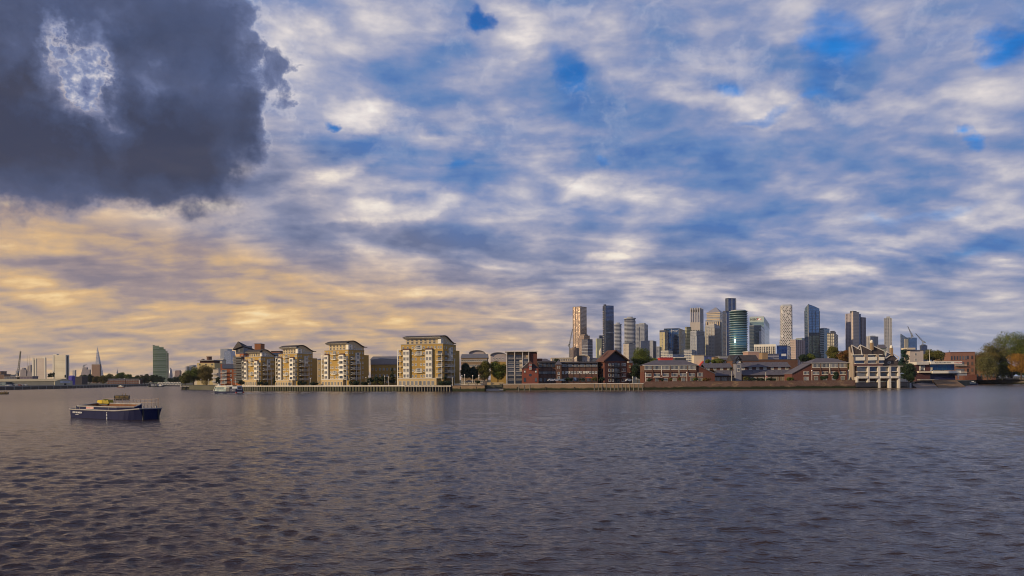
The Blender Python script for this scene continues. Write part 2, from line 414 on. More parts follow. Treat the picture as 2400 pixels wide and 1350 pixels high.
DKROOF = weathered('dark_roof_felt', (.07,.06,.062), (.045,.04,.045), .8, .4, 2)
YBRICK = brick('yellow_stock_brick', (.46,.29,.075), (.36,.22,.055), (.34,.27,.14), amp=.35)
PBRICK = brick('pale_buff_brick', (.54,.40,.20), (.46,.33,.165), (.44,.36,.24), amp=.25)
RBRICK = brick('red_brick', (.155,.055,.042), (.115,.042,.034), (.14,.09,.075))
OBRICK = brick('orange_red_brick', (.36,.105,.040), (.28,.080,.035), (.25,.14,.09))
DBRICK = brick('dark_brown_brick', (.13,.060,.050), (.095,.045,.040), (.12,.08,.07))
BRBRICK = brick('brown_brick', (.15,.075,.055), (.115,.058,.044), (.14,.10,.08))
TBRICK = brick('tan_brick', (.33,.225,.135), (.27,.18,.11), (.28,.22,.15))
BLUEP = mat('blue_paint', (.012,.03,.16), .5)
REDP = mat('red_paint', (.45,.04,.03), .5)
BLACK = mat('black_paint', (.012,.012,.015), .5)
def glass(name, c=(.03,.04,.055), rough=.06, metal=.35):
    m = mat(name, c, rough, metal, .9); g, p = nt(m)
    oi = g.n('ShaderNodeObjectInfo'); r = S(g.nt, oi.outputs['Random'])
    g.put(g.mix((r*1.4-.25).cl(), c, (.17,.165,.16)), p.inputs['Base Color']); return m
GLASS = glass('window_glass'); BGLASS = glass('blue_glass', (.015,.035,.085)); CURTAIN = mat('pale_blind', (.55,.50,.42), .8)

# ---------------------------------------------------------------- shared window and balcony meshes
_mc = {}
def win_mesh(w, h, style='white', n=2, sill=True):
    """window seen from -y, origin at the bottom centre; frame proud of the wall, glass behind it"""
    k = (round(w,2), round(h,2), style, n)
    if k in _mc: return _mc[k]
    fr = dict(white=WHITE, dark=DKMET, cream=CREAM, brown=DBRICK, conc=PALECONC)[style]; b = MB(); t = .11
    b.box(-w/2, -w/2+t, -.10, .0, 0, h); b.box(w/2-t, w/2, -.10, .0, 0, h)
    b.box(-w/2+t, w/2-t, -.10, 0, h-t, h); b.box(-w/2+t, w/2-t, -.10, 0, 0, t)
    for i in range(1, n): x = -w/2+w*i/n; b.box(x-.05, x+.05, -.09, 0, t, h-t)
    b.box(-w/2+t, w/2-t, -.035, -.005, t, h-t, 1)
    if sill: b.box(-w/2-.1, w/2+.1, -.2, 0, -.12, -.003)
    me = b.mesh('window', [fr, GLASS]); _mc[k] = me; return me
def wins(parent, face, spots, w, h, style='white', n=2, y=0.0, name='window'):
    """face 'f': front plane y, x runs right.  face 'r': right plane x=y, spots run along depth. 'l': left plane"""
    me = win_mesh(w, h, style, n); out = []
    for a, z in spots:
        if face == 'f': out.append(put(name, me, parent, (a, y, z)))
        elif face == 'r': out.append(put(name, me, parent, (y, a, z), R(90)))
        else: out.append(put(name, me, parent, (y, a, z), R(-90)))
    return out
def balc_mesh(w, d, style='white', hr=1.1, slabh=.28, solid=False):
    k = ('b', round(w,2), round(d,2), style, solid)
    if k in _mc: return _mc[k]
    fr = dict(white=WHITE, dark=DKMET, conc=PALECONC, grey=GREYMET)[style]; b = MB()
    b.box(-w/2, w/2, -d, 0, -slabh, 0)
    if solid: b.box(-w/2, w/2, -d, -d+.12, 0, hr); b.box(-w/2, -w/2+.12, -d+.12, 0, 0, hr); b.box(w/2-.12, w/2, -d+.12, 0, 0, hr)
    else:
        for x0, x1, y0, y1 in ((-w/2, w/2, -d, -d+.08), (-w/2, -w/2+.08, -d+.08, 0), (w/2-.08, w/2, -d+.08, 0)):
            b.box(x0, x1, y0, y1, hr-.1, hr)
        k2 = max(3, int(w/.45))
        for i in range(k2+1): x = -w/2+.03+(w-.06)*i/k2; b.box(x-.03, x+.03, -d+.01, -d+.07, 0, hr-.1)
    me = b.mesh('balcony', [fr]); _mc[k] = me; return me
def balcs(parent, face, spots, w, d, style='white', y=0.0, solid=False):
    me = balc_mesh(w, d, style, solid=solid)
    for a, z in spots:
        if face == 'f': put('balcony', me, parent, (a, y, z))
        elif face == 'r': put('balcony', me, parent, (y, a, z), R(90))
        else: put('balcony', me, parent, (y, a, z), R(-90))

def corner(px0, pxc, px1, Y, ang):
    """corner nearest the camera at pxc; left face ends at px0, right face at px1; ang = turn of the left face"""
    a = R(ang); C = at(pxc, 889, Y); k0 = at(px0, 889, 1).x; k1 = at(px1, 889, 1).x
    L = (C.x-k0*C.y)/(cos(a)+k0*sin(a)); D = (k1*C.y-C.x)/(sin(a)-k1*cos(a)) if px1 > pxc else 30
    return C, max(L, .5), max(D, .5), -a
def zat(px, py, Y): return at(px, py, Y).z
GZ = 3.6
# ---------------------------------------------------------------- land and river walls
def bank(px, py): # waterline pixel -> distance
    return CAMZ*F/(py-horizon(px))
def land():
    L = [(-1400, 420), (-500, 560), (0, 705), (165, 830), (240, 960), (330, 1150), (413, 1300), (432, 1300), (426, 660), (560, 530), (800, 482), (1060, 443),
         (1136, 436), (1136, 452), (1180, 452), (1180, 434), (1500, 421), (2000, 424), (2126, 441), (2150, 500), (2262, 560), (2290, 655), (2400, 631), (2900, 560), (4200, 400)]
    edge = [(at(px, 889, Y).x, Y) for px, Y in L]
    poly = edge+[(14000, 400), (16000, 16000), (-16000, 16000), (-9000, 420)]
    from mathutils.geometry import tessellate_polygon
    n = len(poly); tri = tessellate_polygon([[Vector((x, y, 0)) for x, y in poly]])
    v = [(x, y, GZ) for x, y in poly]+[(x, y, -4) for x, y in poly]; f = []
    for a_, b_, c_ in tri:
        A_, B_, C_ = (Vector(v[k]) for k in (a_, b_, c_)); f.append((a_, b_, c_) if (B_-A_).cross(C_-A_).z > 0 else (a_, c_, b_))
    f += [(n+i, n+(i+1)%n, (i+1)%n, i) for i in range(n)]
    me = bpy.data.meshes.new('ground'); me.from_pydata(v, [], f); me.update()
    me.materials.append(weathered('ground', (.10,.095,.080), (.065,.070,.045), .9, .03, .4)); tag(put('ground', me), kind='structure')
land()
PILE = weathered('timber_piles', (.055,.050,.040), (.030,.034,.022), .9, .5, 3, .8)
def algae_brick(name, c1, c2, z0, z1, green=(.030,.042,.016), top=None):
    m = brick(name, c1, c2); g, p = nt(m); o = g.obj(); x, y, z = g.sep(o)
    base = p.inputs['Base Color'].links[0].from_socket
    e = (z+(g.noise(g.vm('MULTIPLY', o, (1,1,1.5)), .22, 5, .65)-.5)*2.2).step(z0, z1, 1, 0)
    gn = g.mix(g.noise(o, .8, 4, .6), green, (.016,.017,.012)); c = g.mix(e, S(g.nt, base), gn)
    c = g.mix((g.noise(g.vm('MULTIPLY', o, (1,1,2)), .16, 4, .6).step(.55,.68))*(1-e)*.6, c, (.34,.24,.13)); g.put(c, p.inputs['Base Color']); return m
ALG = algae_brick('algae_stained_brick', (.145,.068,.050), (.11,.052,.040), 1.5, 2.4)
ALGT = algae_brick('algae_stained_tan_brick', (.24,.16,.09), (.18,.11,.07), 1.3, 2.2)
STONE = algae_brick('stained_stone', (.14,.115,.10), (.11,.09,.08), .8, 1.6, (.03,.03,.018))
def wall_run(name, label, pts, z1, th, m, cap=None, capm=None, piles=None, pilem=None, name2='pile', z0=-1.5, cat='river wall'):
    """pts: list of (px, Y); the wall runs through them"""
    P_ = [Vector((at(px, 889, Y).x, Y, 0)) for px, Y in pts]; t = thing(name, label, cat, (P_[0].x, P_[0].y, 0))
    o = P_[0]; b = MB(); c = MB(); pl = MB()
    for a, q in zip(P_, P_[1:]):
        d = (q-a); Ls = d.length; b.M = c.M = pl.M = Matrix.Translation(a-o) @ Matrix.Rotation(atan2(d.y, d.x), 4, 'Z')
        b.box(0, Ls, -th, .6, z0, z1)
        if cap: c.box(-.05, Ls+.05, -th-cap[1], .7, z1+.003, z1+cap[0])
        if piles:
            k = int(Ls/piles[0])
            for i in range(k): x = (i+.5)*Ls/k; pl.box(x-piles[1]/2, x+piles[1]/2, -th-piles[2], -th, z0, z1+piles[3])
    b.build('wall_face', m, t)
    if cap: c.build('coping', capm or CONC, t)
    if piles: pl.build(name2, pilem or PILE, t)
    return t
DKWALL = weathered('wet_sheet_piling', (.085,.080,.050), (.045,.050,.028), .8, .4, 2, .8)
wall_run('river_wall', 'sheet piled river wall with evenly spaced dark piles below the yellow brick blocks', [(557, 532), (800, 481), (950, 459)], 3.0, .5, DKWALL, (.75, .35), PALECONC, (2.3, .42, .45, 0))
t = wall_run('river_wall', 'timber jetty front of close pale posts below the largest yellow brick block', [(951, 458), (1060, 443)], 2.7, .5, BLACK, (.9, 1.3), CONC, (1.9, .5, 1.1, 0), weathered('pale_posts', (.22,.20,.16), (.10,.09,.07), .9, .8, 3))
wall_run('river_wall', 'tan brick river wall with green weed beside the slipway gap', [(1061, 442), (1136, 436)], 3.2, .4, ALGT, (.3, .15), ALG, (9, .3, .2, -.4))
wall_run('river_wall', 'long red brick river wall with a band of green weed at its foot', [(1180, 434), (1380, 425), (1508, 421)], 4.0, .4, ALGT, (.35, .12), PALECONC, (14, .45, .3, -1.6))
wall_run('river_wall', 'red brick parapet wall in front of the slate roofed terraces', [(1510, 421), (1760, 421), (2004, 424)], 5.0, .4, ALG, (.22, .10), ALG)
wall_run('river_wall', 'dark weed covered wall below the concrete stilted house', [(2005, 424), (2126, 441)], 3.6, .4, STONE, (.25, .1), ALG)
wall_run('river_wall', 'grey stained stone wall along the riverside park', [(2290, 655), (2400, 631), (2620, 600)], 4.7, .5, STONE, (.3, .12), CONC, (5.5, .4, .2, -.4), STONE, 'buttress')
wall_run('river_wall', 'low dark river wall in front of the long pale shed', [(-300, 600), (0, 705), (165, 830), (240, 960), (330, 1150), (413, 1295)], 2.9, .5, weathered('tarred_wall', (.060,.052,.050), (.11,.095,.08), .85, .2, 1), (.9, .1), CONC, (13, .8, .3, .2), CONC, 'fender')
# slipway between the brick walls
b = MB(); Yf = 437
xa, xb = at(1138, 889, Yf).x, at(1179, 889, Yf).x
b.prof([(436, -.6), (470, 3.4), (470, -2), (436, -2)], xa, xb); tag(b.build('slipway', CONC), kind='structure')
b = MB(); b.box(at(1137,889,454).x, at(1180,889,454).x, 453.5, 454.5, 1.2, 5.2, 0)
tag(b.build('boundary_wall', PBRICK), 'pale brick wall with a gateway at the head of the slipway', 'wall')
# foreshore mud
b = MB(); L = [(1185, 434), (1500, 420), (1780, 420), (2004, 423), (2130, 439)]
P_ = [(at(px, 889, Y).x, Y) for px, Y in L]
for (x0, y0), (x1, y1) in zip(P_, P_[1:]): b.face([(x0, y0-11, -.16), (x1, y1-11, -.16), (x1, y1, .50), (x0, y0, .50)])
tag(b.build('foreshore', weathered('wet_mud', (.17,.115,.080), (.10,.072,.055), .45, .3, 1.5)), kind='structure')
# mooring piles in front of the brick walls
rng = random.Random(5); first = None
pl = [(1393, .5), (1402.5, .2), (1411, .3), (1421, .6), (1431, .1), (1440, -.4), (1449, 0), (1458, .2), (1467, -.1), (1476, .6), (1485, .5), (1496, .1), (1506, -.3)]
for i, (px, dz) in enumerate(pl):
    Y = 414; p = at(px, 889, Y)
    if first is None:
        b = MB(); b.tube((0,0,-2), (0,0,4.1), .34, .30, 8); first = b.build('timber_pile', weathered('weathered_timber', (.20,.185,.155), (.09,.082,.066), .9, .6, 4))
        o = first
    else: o = first.copy(); COL.objects.link(o)
    o.location = (p.x, Y, dz-.4); o.rotation_euler = (rng.uniform(-.03,.03), rng.uniform(-.03,.03), rng.random()*3)
    tag(o, 'grey timber pile standing in the water before the brick river wall', 'pile', 'timber piles below the gabled warehouse')
for px, dz in ((1216, 0), (1229, 0), (1242, .2)):
    p = at(px, 889, 424); o = first.copy(); COL.objects.link(o); o.location = (p.x, 425, -.6+dz)
    tag(o, 'short dark pile against the green weed below the small brick gable house', 'pile', 'short piles below the small gable house')
# ---------------------------------------------------------------- the tower district across the river
def face_z(t, px, py, Y): return zat(px, py, Y)-t.location.z
def tower(name, label, px0, pxc, px1, ytop, Y, ang, m, cat='tower', roofm=None, cap=None, group=None, yb=None, parts=True):
    """a rectangular tower with parapet and roof plant; returns thing, L, D, H"""
    C, L, D, rz = corner(px0, pxc, px1, Y, ang); z = GZ-.2
    H = zat(pxc, ytop, Y)-z; t = thing(name, label, cat, (C.x, C.y, z), rz, group)
    b = MB(); b.box(-L, 0, 0, D, 0, H); b.build('body', m, t)
    rm = roofm or GREYMET
    r = MB(); w = .5
    for q in ((-L, 0, 0, w), (-L, 0, D-w, D), (-L, -L+w, w, D-w), (-w, 0, w, D-w)): r.box(*q, H+.003, H+1.3)
    r.build('parapet', rm, t)
    if cap: # (x0,x1 fractions of L, height)
        for x0, x1, h in cap: MB().box(-L+x0*L, -L+x1*L, D*.25, D*.75, H+.005, H+h).build('plant_room', rm, t)
    return t, L, D, H
def fins(t, L, D, H, faces, pitch, w, d, z0, z1, m, name='fin'):
    """vertical fins as one patterned part per face"""
    for fc in faces:
        b = MB()
        if fc == 'f':
            k = max(1, round(L/pitch))
            for i in range(k+1): x = -L+i*L/k; b.box(x-w/2, x+w/2, -d, -.003, z0, z1)
        else:
            k = max(1, round(D/pitch))
            for i in range(k+1): y = i*D/k; b.box(.003, d, y-w/2, y+w/2, z0, z1)
        b.build(name, m, t)
def bands(t, L, D, H, pitch, h, d, m, z0=0, z1=None, name='floor_band', curve=0):
    z1 = z1 or H; b = MB(); z = z0+pitch
    while z < z1:
        b.box(-L-d, d, -d, D+d, z, z+h); z += pitch
    b.build(name, m, t)
PALEM = weathered('pale_cladding', (.42,.44,.49), (.33,.35,.40), .6, .02, .3)
BEIGE = weathered('beige_cladding', (.40,.36,.33), (.31,.28,.27), .6, .02, .3)
BRONZE = weathered('bronze_cladding', (.20,.145,.12), (.15,.11,.095), .45, .02, .3)
NAVY = weathered('navy_cladding', (.045,.055,.085), (.035,.04,.065), .35, .02, .3)
bl1, bl2 = (.10,.19,.32), (.18,.30,.46)
dk1, dk2 = (.05,.06,.09), (.11,.13,.17)
f_bronze = facade('bronze_tower_facade', 1.6, 3.4, (.20,.135,.11), (.42,.30,.22), (.60,.45,.34), (.2,.85), (.2,.9), .85, .16, .5)
f_dark = facade('dark_tower_facade', 1.5, 3.3, (.055,.055,.08), (.06,.10,.20), (.13,.20,.34), (.15,.9), (.15,.9), .8, .1, .5)
f_darkgrid = facade('dark_grid_facade', 3.2, 3.3, (.09,.085,.11), (.05,.07,.12), (.30,.32,.38), (.25,.75), (.2,.8), .7, .12)
f_band = facade('banded_facade', 3.0, 3.2, (.38,.40,.46), (.05,.06,.08), (.14,.15,.17), (.03,.97), (.34,.98), .6, .12)
f_blue = facade('blue_glass_facade', 1.5, 3.6, (.12,.15,.20), bl1, bl2, (.06,.94), (.10,.92), .85, .06, .4)
f_blue2 = facade('deep_blue_glass_facade', 3.0, 4.0, (.05,.08,.13), (.03,.08,.17), (.08,.17,.30), (.04,.96), (.12,.92), .85, .06, .4)
f_grid = facade('pale_grid_facade', 3.4, 3.4, (.30,.32,.38), (.05,.06,.10), (.22,.23,.26), (.22,.80), (.22,.82), .6, .12)
f_stone = facade('stone_strip_facade', 2.4, 3.7, (.38,.37,.36), (.08,.10,.13), (.25,.25,.25), (.28,.80), (.30,.85), .6, .12, wall2=(.33,.32,.32))
f_steel = facade('steel_square_facade', 2.6, 3.9, (.42,.40,.38), (.10,.11,.13), (.24,.24,.26), (.18,.82), (.35,.85), .8, .15, .35)
f_olive = facade('olive_band_facade', 6.0, 3.9, (.42,.41,.26), (.18,.20,.15), (.32,.33,.22), (.02,.98), (.4,.95), .6, .15)
f_teal = facade('teal_facade', 3.0, 4.0, (.26,.36,.36), (.13,.23,.25), (.22,.34,.35), (.05,.95), (.3,.95), .8, .08, .4)
f_pink = facade('pink_strip_facade', 2.2, 3.2, (.42,.33,.32), (.08,.08,.12), (.26,.22,.22), (.25,.75), (.25,.85), .5, .15)
f_yel = facade('yellow_window_facade', 3.6, 3.3, (.08,.075,.08), (.55,.50,.38), (.75,.68,.50), (.15,.85), (.2,.85), .25, .3)
f_hex = facade('chequered_facade', 3.2, 3.4, (.48,.46,.46), (.05,.05,.06), (.12,.12,.13), (.1,.7), (.2,.8), .5, .12)
def T(*a, **k): return tower('tower', *a, **k)
# tall bronze tower, far left
t, L, D, H = T('tall bronze tower whose left face glows orange in the sun', 1344, 1361, 1376, 719, 1900, 38, f_bronze, roofm=BRONZE)
fins(t, L, D, H, 'f', L/3, 1.4, .8, 0, H+1, BRONZE)
t, L, D, H = T('mid height brown tower in front of the bronze one', 1357, 1369, 1383, 787, 1800, 45, f_bronze, roofm=BRONZE, cap=[(.1,.9,4)])
t, L, D, H = T('dark blue tower with pale square windows right of the bronze one', 1364, 1378, 1389.5, 796, 1700, 50, f_darkgrid, roofm=NAVY)
bands(t, L, D, H, 6.6, .8, .35, PALEM, H*.15, H*.88)
# round brown block
C = at(1346, 889, 1650); z1 = zat(1346, 815, 1650)
t = thing('tower', 'squat round brown tower with vertical ribs at the left edge of the skyline', 'tower', (C.x, C.y, GZ))
r_ = 11*1650/F; MB().lathe([(r_, 0), (r_, z1-GZ-6)], 28).build('body', facade('brown_rib_facade', 2.2, 3.3, (.17,.125,.12), (.06,.055,.06), (.13,.11,.11), (.3,.8), (.1,.95), .4, .2), t)
b = MB()
for i in range(26):
    a = 2*pi*i/26; b.M = Matrix.Rotation(a, 4, 'Z'); b.box(r_-.1, r_+.7, -.4, .4, 0, z1-GZ-5)
b.build('fin', weathered('brown_ribs', (.30,.24,.22), (.22,.18,.17), .6), t); MB().lathe([(r_+.8, z1-GZ-5), (r_+.8, z1-GZ-1), (r_*.5, z1-GZ-1), (r_*.5, z1-GZ+1)], 28).build('roof', BRONZE, t)
# low pair
T('slim pale green sunlit block left of the dark tower', 1397, 1399, 1411, 794, 2050, 75, facade('pale_green_facade', 3, 3.3, (.46,.47,.30), (.28,.29,.20), (.40,.40,.28), (.2,.8), (.3,.8), .2, .3), roofm=PALEM)
T('dark slim block tucked beside the tall dark tower', 1404, 1407, 1415, 787, 2150, 60, f_dark, roofm=NAVY)
# tall dark tower with notch
t, L, D, H = T('tallest dark blue tower with a notched top', 1413.5, 1420.5, 1439.5, 717, 1850, 68, f_dark, roofm=NAVY)
MB().box(-L*.98, -L*.60, D*.1, D*.3, H+.01, H+5).build('crown', NAVY, t)
zz_ = face_z(t, 1430, 779, 1850)
for i in range(6): y = D*(.12+.15*i); MB().box(.01, .25, y, y+D*.07, zz_-1.2, zz_+1.2).build('light_panel', PALEM, t)
k = 30; bme = MB().box(-L*.95, -L*.55, -.9, -.01, 0, 1.2).mesh('balcony', [BEIGE])
for i in range(k): put('balcony', bme, t, (0, 0, 6+i*(H-14)/k))
# banded pair
def banded(label, px0, px1, ytop, Y, capw=0, ang=40):
    C = at((px0+px1)/2, 889, Y); w = (px1-px0)*Y/F; H = zat((px0+px1)/2, ytop, Y)-GZ
    t = thing('tower', label, 'tower', (C.x, C.y+w/2, GZ), R(-12))
    def ring(s, n=28, e=3.2):
        out = []
        for i in range(n):
            a = 2*pi*i/n; c, s_ = cos(a), sin(a); r = (abs(c)**e+abs(s_)**e)**(-1/e); out.append((c*r*s, s_*r*s))
        return out
    R0 = w/2*.93; b = MB(); b.prism(ring(R0*.93), 0, H-4); b.build('body', facade('banded_core_facade', 2.4, 3.25, (.09,.09,.11), (.05,.06,.085), (.13,.14,.17), (.05,.95), (.1,.95), .7, .1), t)
    b = MB(); z = 5; k = 0
    while z < H-7:
        b.prism(ring(R0), z, z+1.25); z += 3.25
    b.build('floor_band', PALEM, t); MB().prism(ring(R0*1.05), H-3.6, H-1.8).build('roof', PALEM, t); MB().prism(ring(R0*.5), H-1.7, H+1.5).build('plant_room', GREYMET, t)
banded('shorter tower of white curved floor bands beside the notched dark tower', 1441, 1459.5, 757, 1750)
banded('taller tower of white curved floor bands under a wide flat cap', 1465, 1494, 743, 1800)
t, L, D, H = T('grey gridded tower right of the tall banded one', 1490, 1511, 1519.5, 760, 1950, 25, f_grid, roofm=GREYMET, cap=[(.3,.9,4)])
MB().box(-L, -L*.55, -2, -.005, 0, H*.96).build('side_wing', f_grid, t)
T('short beige block with stacked balconies in front of the banded towers', 1461.5, 1474.5, 1488, 806, 1600, 30, facade('beige_block', 3, 3, (.46,.40,.34), (.12,.12,.13), (.25,.22,.2), (.3,.7), (.2,.75), .3, .2), roofm=NAVY, cap=[(.1,.9,3)])
T('broad block of grey chequered panels behind the green tree', 1500, 1531, 1539, 799, 1900, 20, facade('grey_panels', 2.0, 2.6, (.33,.34,.38), (.14,.16,.20), (.42,.43,.46), (.1,.6), (.1,.6), .3, .3), roofm=GREYMET)
T('small grey block beside the chequered one', 1539, 1546, 1549, 813, 1900, 25, f_grid, roofm=GREYMET)
t, L, D, H = T('dark tower with a yellow lit upper front', 1546.5, 1560, 1566, 775, 1900, 25, f_dark, roofm=DKMET)
MB().box(-L*.98, -L*.05, -1.2, -.01, H*.58, H*.97).build('lit_bay', facade('yellow_panels', 4.2, 3.8, (.50,.43,.24), (.10,.10,.10), (.60,.52,.30), (.2,.6), (.2,.7), .3, .3), t)
MB().box(-L*.58, -L*.48, -1.4, -1.201, 0, H*.97).build('fin', BEIGE, t)
t, L, D, H = T('broad dark blue office block with a bank name near its roof', 1557, 1592, 1607, 770, 2000, 22, f_blue2, roofm=NAVY)
fins(t, L, D, H, 'fr', 18, .9, .6, 0, H, GREYMET)
lettering('J.P.Morgan', 4.6, mat('white_sign', (.8,.8,.82), .4), t, (-L*.30, -.9, H-6), depth=.2)
T('pale olive striped block between two dark towers', 1606.5, 1610, 1621, 767, 1950, 65, f_olive, roofm=BRONZE)
t, L, D, H = T('low block with white floor bands above the slate roof', 1549, 1567, 1577, 823, 1300, 30, facade('white_band_low', 3, 3, (.52,.49,.42), (.08,.09,.11), (.3,.3,.3), (.05,.95), (.45,.98), .5, .15), roofm=GREYMET)
T('low dark glass block with white bands left of the stone tower', 1603, 1622, 1629, 821, 1300, 30, facade('white_band_low_b', 3, 3, (.48,.46,.42), (.04,.06,.11), (.12,.14,.2), (.05,.95), (.45,.98), .5, .15), roofm=GREYMET)
T('square blue grey block behind the red shop roof', 1564, 1577, 1604, 832, 1250, 50, f_grid, roofm=GREYMET)
# striped tower with open crown
t, L, D, H = T('striped tower with four dark openings below its crown', 1619.5, 1641, 1649, 722, 2420, 25, facade('striped_tower', 5.8, 3.8, (.36,.35,.38), (.08,.09,.14), (.20,.21,.26), (.22,.80), (.05,.97), .7, .12, slab=None), roofm=GREYMET)
fins(t, L, D, H, 'fr', L/4, 1.7, 1.1, H*.42, H+2, weathered('pale_fins', (.46,.45,.48), (.38,.37,.40), .5))
z0, z1 = face_z(t, 1630, 773, 2420), face_z(t, 1630, 755, 2420)
MB().box(-L-1.2, 1.2, -1.6, D, z0, z1).build('blank_band', BEIGE, t)
b = MB()
for i in range(4): x = -L+L*(i+.5)/4; b.box(x-2.2, x+2.2, -.25, -.005, H-13, H-4)
b.build('crown_opening', BLACK, t); b = MB()
for i in range(4): x = -L+L*(i+.5)/4; b.box(x-2.2, x+2.2, -1.75, -1.605, z0-7, z0-.2)
b.build('crown_opening', BLACK, t); MB().tube((-L*.5, D*.4, H), (-L*.5, D*.4, H+9), .4).build('mast', GREYMET, t)
t, L, D, H = T('stepped grey office front with tall white window frames', 1619, 1633, 1652, 776, 1850, 40, facade('stepped_grey', 2.6, 3.8, (.36,.37,.41), (.07,.09,.13), (.2,.22,.27), (.3,.8), (.1,.9), .7, .1), roofm=GREYMET)
fins(t, L, D, H, 'fr', 6.5, 1.0, .9, 0, H*.9, PALEM)
# stone tower with pyramid roof
t, L, D, H = T('stone and steel tower under a grey pyramid roof', 1657.5, 1688, 1700, 733, 2200, 27, f_steel, roofm=BEIGE)
cx, cy = -L/2, D/2; ap = face_z(t, 1679, 716.5, 2200); b = MB()
e = [(-L-1, -1), (1, -1), (1, D+1), (-L-1, D+1)]
for i in range(4): b.face([(*e[i], H+1.4), (*e[(i+1)%4], H+1.4), (cx, cy, ap)])
b.face([(*q_, H+1.4) for q_ in e[::-1]]); b.build('pyramid_roof', weathered('grey_pyramid', (.34,.33,.35), (.27,.26,.29), .45, .02, .3), t)
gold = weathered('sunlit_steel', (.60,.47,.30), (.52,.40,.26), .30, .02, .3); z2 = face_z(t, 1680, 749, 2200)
b = MB()
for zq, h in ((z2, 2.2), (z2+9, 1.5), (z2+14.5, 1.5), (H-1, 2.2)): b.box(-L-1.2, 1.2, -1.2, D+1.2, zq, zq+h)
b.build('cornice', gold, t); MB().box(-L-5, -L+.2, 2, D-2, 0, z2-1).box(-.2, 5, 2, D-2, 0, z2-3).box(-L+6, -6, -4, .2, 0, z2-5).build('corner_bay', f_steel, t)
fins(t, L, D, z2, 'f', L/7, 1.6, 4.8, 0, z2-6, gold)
t, L, D, H = T('stepped stone block in front of the pyramid roofed tower', 1655, 1675, 1688, 762, 1900, 35, f_stone, roofm=BEIGE, cap=[(.2,.8,5)])
fins(t, L, D, H, 'fr', 7, 1.3, .9, 0, H*.95, BEIGE)
T('olive sided slab left of the pyramid roofed tower', 1652.5, 1654.5, 1662, 766, 2250, 60, f_olive, roofm=BEIGE)
# tallest dark slab + lower neighbour
t, L, D, H = T('highest slate blue tower of the whole skyline', 1701, 1707.5, 1726, 699.5, 2000, 70, f_dark, roofm=NAVY)
fins(t, L, D, H, 'r', D*.6, 1.3, .8, 0, H, PALEM)
t, L, D, H = T('dark navy tower with thin white corner strips beside the round teal one', 1694.5, 1703, 1717, 730, 1850, 55, f_dark, roofm=NAVY)
fins(t, L, D, H, 'r', D*.33, .8, .7, 0, H*.98, PALEM)
# round teal tower
C = at(1738, 889, 1550); rr_ = 21.3*1550/F; H = zat(1738, 728, 1550)-GZ
t = thing('round_tower', 'round teal glass tower ringed by curved balconies', 'tower', (C.x, C.y+rr_, GZ))
MB().lathe([(rr_*.93, 0), (rr_*.93, H)], 64).build('body', facade('teal_round_facade', 400, 3.5, (.03,.09,.11), (.05,.17,.21), (.12,.30,.34), (-1,2), (.12,.97), .9, .12, .3, tilt=.004), t, smooth=True)
b = MB(); z = 3; i = 0
while z < H+4:
    ph = i*.12; n = 56; po = []
    for k in range(n):
        a = 2*pi*k/n; r = rr_*(1+.035*sin(2*a+.4+ph)*(.5+.5*sin(i*.35))); po.append((r*cos(a), r*sin(a)))
    b.prism(po, z, z+1.15); z += 3.55*1.38; i += 1
b.build('balcony', weathered('pale_teal_bands', (.24,.33,.35), (.18,.26,.29), .35, .05, .5), t); MB().lathe([(rr_*.8, H+.1), (rr_*.8, H+2.4), (rr_*.5, H+2.5)], 40).build('roof', GREYMET, t)
# teal bank tower
t, L, D, H = T('grey green office tower with a bank name and red hexagon sign', 1758, 1791, 1804, 742, 2250, 22, f_teal, roofm=PALEM)
MB().box(-L-.3, .3, -.3, D, H-16, H-.01).build('top_band', weathered('teal_panels', (.40,.47,.45), (.34,.41,.40), .4, .02, .3), t)
sg = mat('sign_black', (.03,.03,.03), .5); x_ = -L*.70
lettering('HSBC', 9, sg, t, (x_, -.6, H-8), depth=.15, bold=.15)
def hexsign(x, y, z, s, rz):
    b = MB(); w, h = s, s/2
    b.box(-w, w, -.1, 0, -h, h, 0); b.face([(-w, -.13, h), (-w, -.13, -h), (-w/2*1, -.13, 0)][::1], 1)
    b.face([(w, -.13, -h), (w, -.13, h), (w/2, -.13, 0)], 1)
    b.face([(-w/2, -.13, 0), (0, -.13, -h), (w/2, -.13, 0), (0, -.13, h)], 0)
    b.face([(-w, -.13, h), (-w/2, -.13, 0), (0, -.13, h)], 1); b.face([(0, -.13, h), (w/2, -.13, 0), (w, -.13, h)], 1) if 0 else None
    return b.build('sign', [mat('sign_white', (.8,.8,.8), .5), REDP], t, loc=(x, y, z), rz=rz)
hexsign(-L*.33, -.5, H-8, 6, 0); lettering('HSBC', 6.5, sg, t, (1.0, D*.5, H-8), R(90), depth=.15, bold=.1)
t, L, D, H = T('dark grey banded office block before the grey green tower', 1757, 1785, 1793, 763, 1900, 22, facade('dark_grey_bands', 3, 3.8, (.10,.115,.13), (.07,.10,.12), (.13,.17,.19), (.03,.97), (.3,.95), .8, .1), roofm=GREYMET)
MB().box(-L*.18, -L*.02, -1.5, -.01, 0, H*.9).build('stair_strip', PALEM, t)
